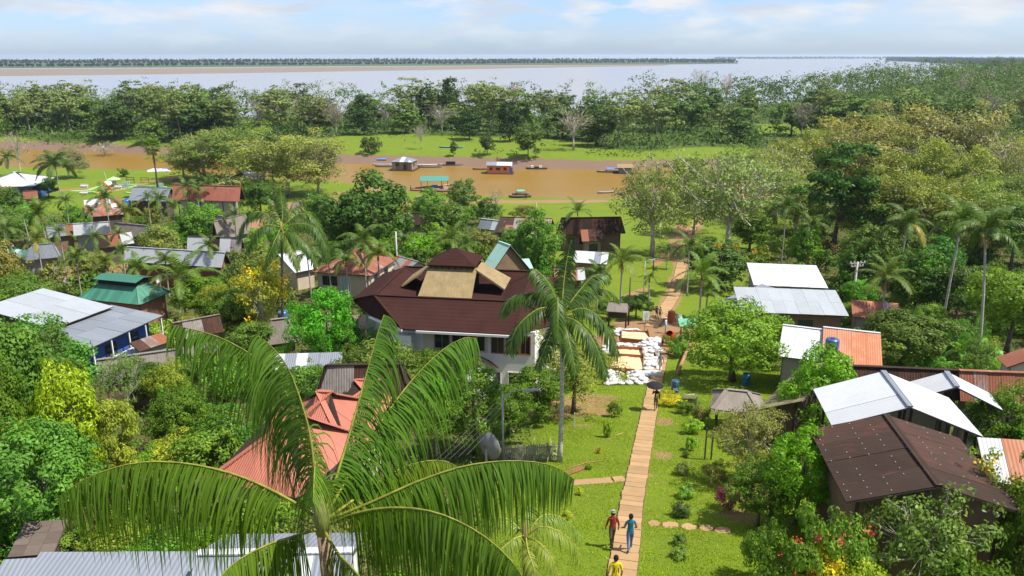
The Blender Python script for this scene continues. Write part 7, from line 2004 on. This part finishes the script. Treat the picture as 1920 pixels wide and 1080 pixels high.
for i, (px, py) in enumerate([(158, 352), (222, 354), (157, 365)]):
    b = G(px, py); f = MB().box(-1.0, 1.0, -.25, .25, .42, .52).box(-1.0, 1.0, .2, .27, .52, .95); 
    for x in (-.8, .8): f.box(x-.1, x+.1, -.2, .2, 0, .42)
    simple('bench', ['white bench at the left end of the plaza', 'white bench between kiosk and climbing frame', 'white bench in front of the plaza kerb'][i], 'bench', b, [('seat', f, 'paint', (.62, .64, .64))])
for i, (px, py) in enumerate([(272, 343), (333, 347), (245, 343), (318, 351)]):
    b = G(px, py); f = MB()
    for x in (-1, 1): f.bar((x, 0, 0), (x, 0, 1.5), .12)
    f.bar((-1.1, 0, 1.5), (1.1, 0, 1.5), .14).bar((-1.1, .4, .8), (1.1, .4, .8), .14)
    simple('wooden_rack', ['brown wooden rack by the sandy track on the left bank', 'dark wooden rack right of the sandy track', 'low dark rack behind the climbing frame', 'dark rack with tables near the pale zinc hall'][i], 'rack', b, [('frame', f, 'wood_red' if i == 0 else 'dark_wood', (1, 1, 1))])
def tarp(px0, px1, py, hh, mat, label, seed, c_=(1, 1, 1)):
    a, b = G(px0, py), G(px1, py); n = 14; m = 5; rs = np.random.RandomState(seed); L = (b-a).length; vs = []
    for j in range(m+1):
        for i in range(n+1):
            u, v_ = i/n, j/m; x = a.x+(b.x-a.x)*u+rs.normal(0, .15); y = a.y+v_*3.4+rs.normal(0, .12)
            ed = min(u, 1-u, v_, 1-v_); z = tz(x, y)+(.02 if ed < .01 else .1+hh*rs.uniform(.3, 1.1))
            vs.append((x-a.x, y-a.y, z-a.z))
    o = MB().add(vs, [(j*(n+1)+i, j*(n+1)+i+1, (j+1)*(n+1)+i+1, (j+1)*(n+1)+i) for j in range(m) for i in range(n)]).build('tarpaulin', M[mat], loc=a, color=c_)
    tag(o, label, 'tarp')
tarp(274, 310, 322, .6, 'sack', 'crumpled white sheets spread on the grass bank beside the fan palm', 1); tarp(304, 330, 320, .7, 'tarp_blue', 'crumpled blue tarpaulin right of the white sheets', 2)

# ------------------------------------------------------------------ boats and floating houses
def hull(L, B, H_, n=14, sheer=.35):
    rows = []; vs = []; fs = []
    for i in range(n+1):
        f = i/n; x = (f-.5)*L; w = B/2*max(.06, math.sin(math.pi*min(.97, max(.03, f)))**.55); s = sheer*H_*(2*f-1)**2
        sec = [(-w, H_+s), (-w*.82, .25*H_+s*.6), (-w*.4, -.12*H_+s*.5), (w*.4, -.12*H_+s*.5), (w*.82, .25*H_+s*.6), (w, H_+s), (w*.86, H_+s), (w*.66, .2*H_+s*.6), (-w*.66, .2*H_+s*.6), (-w*.86, H_+s)]
        for y, z in sec: vs.append((x, y, z))
    k = 10
    for i in range(n):
        for j in range(k): fs.append((i*k+j, i*k+(j+1) % k, (i+1)*k+(j+1) % k, (i+1)*k+j))
    fs += [tuple(range(k-1, -1, -1)), tuple(range(n*k, (n+1)*k))]
    return MB().add(vs, fs)
def boat(px, py, L, B, ang, label, c_=(.13, .10, .07), extras=(), cat='boat', z=.02):
    p = GZ(px, py, 0.0); zt = max(0.0, tz(p.x, p.y)) if z == 'land' else 0.0
    if z == 'land': p = G(px, py); zt = p.z+.1
    e = empty('wooden_boat', (p.x, p.y, zt), R(ang), label, cat)
    hull(L, B, .45).build('hull', M['paint'], e, True, color=c_)
    th = MB()
    for k in range(4): x = (-.3+.2*k)*L; th.bar((x, -B*.38, .36), (x, B*.38, .36), .22, .04)
    th.build('thwarts', M['wood'], e)['kind'] = 'stuff'
    for nm, mb, mt, cc in extras: mb.build(nm, M[mt], e, color=cc)
    return e
def canopy(L, W, z, x0=0):
    f = MB()
    for x in (x0-L/2+.1, x0+L/2-.1):
        for y in (-W/2+.05, W/2-.05): f.bar((x, y, .3), (x, y, z), .06)
    c = MB(); n = 6; vs = []
    for i in range(n+1):
        a = math.pi*i/n; y = -math.cos(a)*W/2; zz = z+.25*math.sin(a)
        vs += [(x0-L/2, y, zz), (x0+L/2, y, zz)]
    c.add(vs, [(2*i, 2*i+1, 2*i+3, 2*i+2) for i in range(n)]); return f, c
f, c = canopy(3.4, 1.5, 1.3, -1)
boat(697, 304, 9.5, 1.3, -8, 'long dark canoe at the left end of the moored boats', (.10, .10, .11))
boat(722, 305.5, 7.5, 1.7, -4, 'boat with a blue canopy beside the wooden floating house', (.30, .30, .30), [('canopy_posts', f, 'dark_wood', (1, 1, 1)), ('canopy', c, 'tarp_blue', (1, 1, 1))])
boat(716, 310, 6.5, 1.1, -3, 'grey canoe with gear left of the wooden floating house', (.34, .33, .32))
boat(724, 313, 7.5, 1.0, -2, 'low canoe in front of the wooden floating house', (.16, .13, .10))
boat(805, 310.5, 9.0, 1.2, 4, 'pale long canoe right of the wooden floating house', (.45, .45, .44))
boat(806, 314, 8.0, 1.1, 5, 'dark canoe just in front of the pale long canoe', (.14, .12, .10))
boat(845, 311, 9.0, 1.2, 0, 'boat with a black box cabin moored under the far bank', (.08, .06, .05), [('cabin', MB().box(-1.6, 1.6, -.5, .5, .4, 1.5), 'rubber', (1, 1, 1))])
boat(900, 318, 5.0, .9, -4, 'small canoe tied left of the orange floating house', (.14, .10, .07))
boat(1006, 317, 7.2, 1.4, -2, 'dark boat carrying two white boxes', (.05, .045, .045), [('box', MB().box(-1.9, -1.0, -.4, .4, .45, 1.15), 'paint', (.72, .72, .72)), ('box', MB().box(.9, 1.8, -.4, .4, .45, 1.1), 'paint', (.72, .72, .72)), ('cargo', MB().box(-.8, .8, -.45, .45, .4, .8), 'rubber', (1, 1, 1))])
f, c = canopy(4.5, 1.8, 1.25, .3)
boat(1148, 323, 10.0, 1.9, -4, 'wooden boat with a blue tarpaulin cover by the loose olive tree', (.19, .15, .06), [('canopy_posts', f, 'dark_wood', (1, 1, 1)), ('canopy', c, 'tarp_blue', (1, 1, 1))])
b = GZ(1172, 325, 0); simple('floating_hut', 'small grey raft hut with straw roof behind the blue covered boat', 'raft hut', b, [('raft', MB().box(-2.4, 2.4, -1.5, 1.5, -.2, .25), 'dark_wood', (1, 1, 1)), ('wall', MB().box(-2.1, 1.9, -1.2, 1.2, .25, 2.0), 'zinc', (1, 1, 1)), ('roof', MB().prism([(-2.7, -1.7, 2.0), (2.6, -1.7, 2.0), (2.4, 1.7, 2.8), (-2.5, 1.7, 2.8)], .15), 'thatch', (1, 1, 1))])
boat(790, 354, 6.5, 1.1, 28, 'canoe pulled up at the left of the green canopied landing', (.12, .10, .08)); boat(797, 357.5, 8.0, 1.0, 6, 'low brown canoe in front of the green canopied landing', (.26, .15, .07))
boat(812, 359.5, 7.0, 1.0, 2, 'nearest canoe lying along the near shore', (.20, .12, .07)); boat(833, 354, 7.5, 1.1, 18, 'yellowish canoe at the right of the green canopied landing', (.34, .20, .08))
boat(840, 359.5, 7.0, 1.0, 6, 'dark canoe with purple gear on the near shore', (.14, .10, .10)); boat(818, 351, 8.5, 1.1, 32, 'orange brown canoe under the green canopy', (.36, .20, .07)); boat(846, 347, 6.0, 1.0, 22, 'dark canoe behind the green canopied landing', (.13, .10, .08))
f, c = canopy(2.2, 1.5, 1.1, 0)
boat(976, 365, 4.6, 1.3, 8, 'small boat with a turquoise cover on the near shore', (.15, .14, .12), [('canopy', c, 'paint', (.06, .42, .34)), ('canopy_posts', f, 'dark_wood', (1, 1, 1))])
boat(1136, 362, 5.0, 1.1, 15, 'grey boat on the near shore half behind the loose olive tree', (.22, .22, .23)); boat(846, 277.5, 9.0, 1.4, -3, 'turquoise boat lying on the far lawn', (.10, .25, .26), [('box', MB().box(.9, 1.8, -.5, .5, .4, 1.2), 'paint', (.7, .7, .7))], z='land')
boat(975, 371, 5.5, .9, 3, 'dark canoe on the sand below the turquoise covered boat', (.08, .06, .05), z='land')
def green_landing():
    p = GZ(815, 356, 0); e = empty('boat_landing', p, R(6), 'floating landing with a green hipped canopy on thin posts', 'landing')
    w, d, h = 8.0, 5.0, 2.6
    MB().box(-w/2, w/2, -.6, d-.4, -.2, .22).build('raft', M['wood'], e)
    pl, _ = planes_of('gable_x', w, d, h, 1.0)
    rb = MB()
    for q in pl: rb.prism([(x-w/2, y-.4, z) for x, y, z in q], .05)
    rb.build('canopy', M['green_roof'], e)
    for x in (-w/2+.2, -w/4, w/4, w/2-.2):
        for y in (-.2, d-.7): MB().bar((x, y, .1), (x, y, h), .09).build('post', M['dark_wood'], e)
    simple_b = MB().box(-.8, .9, 1.2, 2.2, .25, 1.1); simple_b.build('cargo', M['tarp_blue'], e)
M['green_roof'] = m_plain('faded_green_canopy', (.055, .20, .16), .6, .3, .12)
green_landing()
def float_house(A, B, h, d, rise, rt, mats, wallm, label, wins, door=None, planks=False):
    O, a, w = frame_from(A, B, h, 0.0)
    e = empty('floating_house', (O.x, O.y, 0), a, label, 'floating house')
    MB().box(-.4, w+.4, -.4, d+.3, -.3, .28).build('raft', M['dark_wood'], e)
    pl, rd = planes_of(rt, w, d, h, rise)
    ub = MB()
    for p in pl: ub.prism(p, .05)
    roof = ub.build('roof', M['dark_wood'], e); rs = random.Random(5)
    for p in pl: sheets(roof, p, 1.6, 4.0, mats, rs)
    o = .35
    if planks:
        inner = MB().box(o+.08, w-o-.08, o+.08, d-o-.08, .28, h-.05); inner.build('wall', M['void'], e)
        for (sx0, sy0, sx1, sy1) in ((o, o, w-o, o), (w-o, o, w-o, d-o), (o, d-o, o, o)):
            L = math.hypot(sx1-sx0, sy1-sy0); n = int(L/.45); an = math.atan2(sy1-sy0, sx1-sx0)
            for k in range(n):
                f_ = k/n; x, y = sx0+(sx1-sx0)*f_, sy0+(sy1-sy0)*f_
                pm = MB().box(0, L/n-.02, 0, .05, .28, h-.06+rs.uniform(-.03, 0)).build('plank', M[rs.choice(['wood', 'wood_grey', 'wood', 'wood_red'])], e, loc=(x, y, 0), rot=(0, 0, an))
    else: MB().box(o, w-o, o, d-o, .28, h-.05).build('wall', M[wallm], e)
    for wn_ in wins: window(e, wn_[0], w, d, o-.03 if planks else o-.001, *wn_[1:])
    if door:
        x, ww, wh, mt = door; MB().box(x, x+ww, o-.06, o-.005, .3, .3+wh).build('door', M[mt], e)
    return e
fh1 = float_house((732, 303.5), (773, 304.5), 2.9, 6.5, 1.3, 'hip', ['white_sheet', 'zinc', 'zinc'], 'wood', 'floating wooden plank house with pale hipped metal roof', [('front', 1.6, 1.5, 1.2, .9, 'dark_wood'), ('right', 2.2, 1.3, 1.2, 1.0, 'dark_wood')], (4.4, .9, 1.9, 'dark_wood'), True)
p = GZ(775, 313, 0); tag(MB().box(-.5, .5, -.4, .4, 0, 1.3).box(-.4, .4, -.3, .3, 1.31, 1.5).build('white_crate', M['paint'], loc=(p.x, p.y, .3), color=(.75, .75, .73)), 'white crate on the raft corner of the wooden floating house', 'crate')
fh2 = float_house((911, 310.5), (960, 311), 2.7, 4.6, .9, 'gable_x', ['white_sheet', 'white_sheet', 'zinc'], 'orange_wall', 'bright orange floating house with white metal roof', [('front', 1.1, 1.2, 1.0, .9, 'dark_wood'), ('front', 3.1, 1.2, 1.6, .9, 'wood'), ('front', 5.6, 1.2, 1.0, .9, 'dark_wood')], (7.6, 1.0, 1.9, 'blue_wall'))

# ------------------------------------------------------------------ people
def person(p, heading, S, label, shirt, legs, shoes=(.03, .025, .02), stride=.22, arms=((.10, -.05), (.10, .10)), hair=True, cap=None, sleeves=True, short=False, skin='skin', lean=0.0, bend=0.0, hairc=(.012, .010, .009), arm_up=None):
    """a walking or standing figure facing +Y before it is turned by heading"""
    J = {}; Vv = []; Ed = []; Rr = []; part = []
    def j(n, x, y, z, r_, par=None, pt_='skin'):
        J[n] = len(Vv); Vv.append((x, y, z)); Rr.append(r_)
        if par: Ed.append((J[par], J[n])); part.append(pt_)
    j('pelvis', 0, 0, .96, .135)
    j('waist', 0, .01+lean*.2, 1.12, .122, 'pelvis', 'shirt'); j('chest', 0, .01+lean*.5, 1.32, .142, 'waist', 'shirt'); j('neckb', 0, -.005+lean*.8, 1.455, .075, 'chest', 'shirt')
    j('neck', 0, .005+lean, 1.52, .052, 'neckb', 'skin'); j('head', 0, .02+lean, 1.62, .088, 'neck', 'skin'); j('brow', 0, .025+lean, 1.70, .088, 'head', 'skin'); j('top', 0, .015+lean, 1.745, .06, 'brow', 'skin')
    j('nose', 0, .118+lean, 1.635, .014, 'head', 'skin')
    for s, nm in ((-1, 'l'), (1, 'r')):
        st = stride*s
        j('hip'+nm, s*.085, .01, .90, .098, 'pelvis', 'legs'); j('knee'+nm, s*.095, st*.62+.03, .50, .062, 'hip'+nm, 'legs'); j('ankle'+nm, s*.10, st+(-.10 if st < 0 else 0), .10+(.05 if st < -.05 else 0), .042, 'knee'+nm, 'skin' if short else 'legs'); j('toe'+nm, s*.115, st+.17+(-.06 if st < 0 else 0), .045, .034, 'ankle'+nm, 'shoes')
        sw, ou = arms[0 if s < 0 else 1]
        j('sh'+nm, s*.165, lean*.7, 1.425, .066, 'neckb', 'shirt')
        if arm_up == nm:
            j('el'+nm, s*.25, .10, 1.22, .045, 'sh'+nm, 'shirt'); j('wr'+nm, s*.17, .26, 1.36, .032, 'el'+nm, 'skin'); j('ha'+nm, s*.15, .29, 1.43, .036, 'wr'+nm, 'skin')
        else:
            j('el'+nm, s*(.225+ou*.3), -.02+sw*.4, 1.14, .046, 'sh'+nm, 'shirt' if sleeves else 'skin'); j('wr'+nm, s*(.235+ou*.4), .05+sw+bend, .90+bend*.6, .030, 'el'+nm, 'skin'); j('ha'+nm, s*(.235+ou*.4), .075+sw*1.1+bend*1.2, .815+bend*.75, .032, 'wr'+nm, 'skin')
            j('fi'+nm, s*(.228+ou*.4), .095+sw*1.15+bend*1.4, .755+bend*.8, .018, 'ha'+nm, 'skin'); j('th'+nm, s*(.20+ou*.4), .125+sw*1.1+bend*1.3, .80+bend*.75, .013, 'ha'+nm, 'skin')
    me = bpy.data.meshes.new('person'); me.from_pydata(Vv, Ed, []); o = bpy.data.objects.new('person', me); COL.objects.link(o)
    o.modifiers.new('skin', 'SKIN'); 
    for k, sv_ in enumerate(me.skin_vertices[0].data): sv_.radius = (Rr[k], Rr[k]*(.74 if k in (J['chest'], J['waist'], J['pelvis']) else 1)); sv_.use_root = (k == 0)
    sd = o.modifiers.new('sub', 'SUBSURF'); sd.levels = 2; sd.render_levels = 2
    dg = bpy.context.evaluated_depsgraph_get(); nm_ = bpy.data.meshes.new_from_object(o.evaluated_get(dg))
    o.modifiers.clear(); o.data = nm_; bpy.data.meshes.remove(me)
    cols = {'skin': M[skin], 'shirt': cloth(shirt), 'legs': cloth(legs), 'shoes': cloth(shoes)}
    keys = list(cols)
    nm_.materials.clear()
    for k in keys: nm_.materials.append(cols[k])
    A = np.array([Vv[a] for a, b in Ed]); B_ = np.array([Vv[b] for a, b in Ed]); D = B_-A; LL = (D*D).sum(1)
    rad = np.array([(Rr[a]+Rr[b])/2 for a, b in Ed])
    for f in nm_.polygons:
        c = np.array(f.center); t_ = np.clip(((c-A)*D).sum(1)/LL, 0, 1); dist = np.linalg.norm(c-A-D*t_[:, None], axis=1)-rad
        kx = part[int(dist.argmin())]
        if kx == 'shirt' and c[2] < .97 and abs(c[0]) < .2: kx = 'legs'
        if kx == 'skin' and not short and c[2] < .5: kx = 'legs'
        f.material_index = keys.index(kx); f.use_smooth = True
    o.location = p; o.rotation_euler = (0, 0, heading); o.scale = (S/1.77,)*3
    tag(o, label, 'person')
    hy = lean
    if hair:
        MB().lathe([(.02, .115), (.06, .10), (.092, .055), (.100, .0), (.094, -.05), (.07, -.085)], 14, cap=False).xf(Matrix.Translation((0, .005+hy, 1.675)) @ Matrix.Rotation(R(-14), 4, 'X')).build('hair', cloth(hairc), o, True)
    if cap:
        MB().lathe([(.01, .125), (.06, .11), (.096, .06), (.104, .0)], 14, cap=False).xf(Matrix.Translation((0, .015+hy, 1.70))).build('cap', cloth(cap), o, True)
        MB().box(-.06, .06, .09, .19, -.005, .008).xf(Matrix.Translation((0, .015+hy, 1.70))).build('cap_brim', cloth(cap), o)
    return o
CL = {}
def cloth(c):
    k = tuple(c)
    if k not in CL: CL[k] = m_plain('cloth_%d' % len(CL), c, .85, .15, .18, 9, .2)
    return CL[k]
def on_path(px, py):
    g_ = G(px, py); return Vector((g_.x, g_.y, g_.z+.055))
pr = person(on_path(1147, 1027), R(8), 1.60, 'person in a dark red shirt, camouflage trousers and striped cap walking beside the path', (.22, .025, .022), (.085, .075, .045), stride=.20, arms=((.08, .10), (-.02, .12)), cap=(.30, .30, .30))
for k in range(3): MB().box(-.015+.04*(k-1), .005+.04*(k-1), -.10, .10, .0, .012).xf(Matrix.Translation((0, .01, 1.80-.012*abs(k-1)))).build('cap_stripe', cloth((.03, .03, .035)), pr)
person(on_path(1180, 1036), R(4), 1.64, 'person in a teal sleeveless top and blue jeans walking up the path', (.012, .13, .20), (.075, .14, .26), stride=.16, arms=((.12, .12), (.10, .12)), sleeves=False, bend=.12)
py_ = person(on_path(1152, 1120), R(5), 1.62, 'person in a yellow football jersey with number 11 at the bottom edge', (.62, .46, .010), (.62, .46, .010), stride=.15, arms=((.05, .08), (.05, .08)))
cu = bpy.data.curves.new('jersey_number', 'FONT'); cu.body = '11'; cu.size = .30; cu.align_x = 'CENTER'; cu.extrude = .002; cu.materials.append(cloth((.01, .01, .01)))
link('jersey_number', text_mesh(cu), py_, (0, -.124, 1.10), (R(82), 0, 0), (1.1, 1, 1))
pu = person(on_path(1229, 771), R(2), 1.72, 'person in brown trousers with a yellow and black backpack walking under an umbrella', (.04, .035, .03), (.16, .13, .085), stride=.14, arms=((.05, .08), (.05, .08)), arm_up='l')
MB().box(-.15, .15, -.30, -.13, 1.08, 1.42).build('backpack', cloth((.02, .02, .02)), pu); MB().box(-.10, .10, -.318, -.302, 1.20, 1.40).build('backpack_panel', cloth((.34, .30, .02)), pu); MB().box(-.13, .13, -.318, -.302, 1.10, 1.17).build('backpack_panel', cloth((.22, .22, .02)), pu)
ue = empty('umbrella', pu.location+Vector((-.10, .22, 1.38)), 0, 'black umbrella held over the person on the path', 'umbrella')
prof = [(.01, .62), (.20, .60), (.42, .52), (.60, .40)]
MB().lathe(prof, 10, cap=False).xf(Matrix.Rotation(R(6), 4, 'X')).build('canopy', cloth((.018, .018, .022)), ue)
MB().bar((0, 0, -.03), (0, 0, .68), .02).build('shaft', M['metal'], ue)
ub = MB()
for k in range(10): a = .628*k; ub.tube([(0, 0, .60), (math.cos(a)*.36, math.sin(a)*.36, .53), (math.cos(a)*.58, math.sin(a)*.58, .395)], .006, 4)
ub.xf(Matrix.Rotation(R(6), 4, 'X')).build('ribs', M['metal'], ue)['kind'] = 'stuff'
person(on_path(1237, 699), R(195), 1.72, 'person in a grey shirt and pale shorts walking down the path beside the sacks', (.20, .18, .19), (.36, .32, .26), stride=.18, short=True, arms=((.05, .1), (.1, .1)))
person(G(1248, 625), R(60), 1.72, 'person in a white shirt and hat working beside the mixer', (.50, .56, .62), (.26, .32, .40), stride=.08, bend=.2, cap=(.6, .55, .42), lean=.05)
person(on_path(1231, 597), R(-20), 1.40, 'left one of two schoolchildren on the upper path, all in dark clothes', (.05, .05, .055), (.02, .02, .025), stride=.12)
person(on_path(1237, 599), R(-25), 1.42, 'right one of two schoolchildren on the upper path, in a white shirt', (.55, .55, .56), (.02, .02, .025), stride=.14)
person(G(1283, 626), R(100), 1.65, 'person in dark blue stooping behind the red posted station', (.04, .05, .09), (.05, .06, .10), stride=.1, lean=.18, bend=.2)
person(G(770, 359), R(90), 1.65, 'lone person in dark clothes on the near shore', (.03, .03, .05), (.03, .03, .04), stride=.1)
person(G(986, 374), R(20), 1.65, 'person in dark clothes walking on the sand by the turquoise covered boat', (.04, .03, .03), (.05, .05, .05), stride=.16)
b = G(1258, 604); simple('oil_drum', 'rust red drum with a pale bag beside the upper path', 'drum', b, [('body', MB().lathe([(.38, 0), (.40, .5), (.38, 1.25)], 14), 'paint', (.36, .09, .04)), ('bag', MB().lathe([(.35, 0), (.42, .4), (.2, .9)], 10, c=(.9, .1, 0)), 'paint', (.55, .55, .48))])
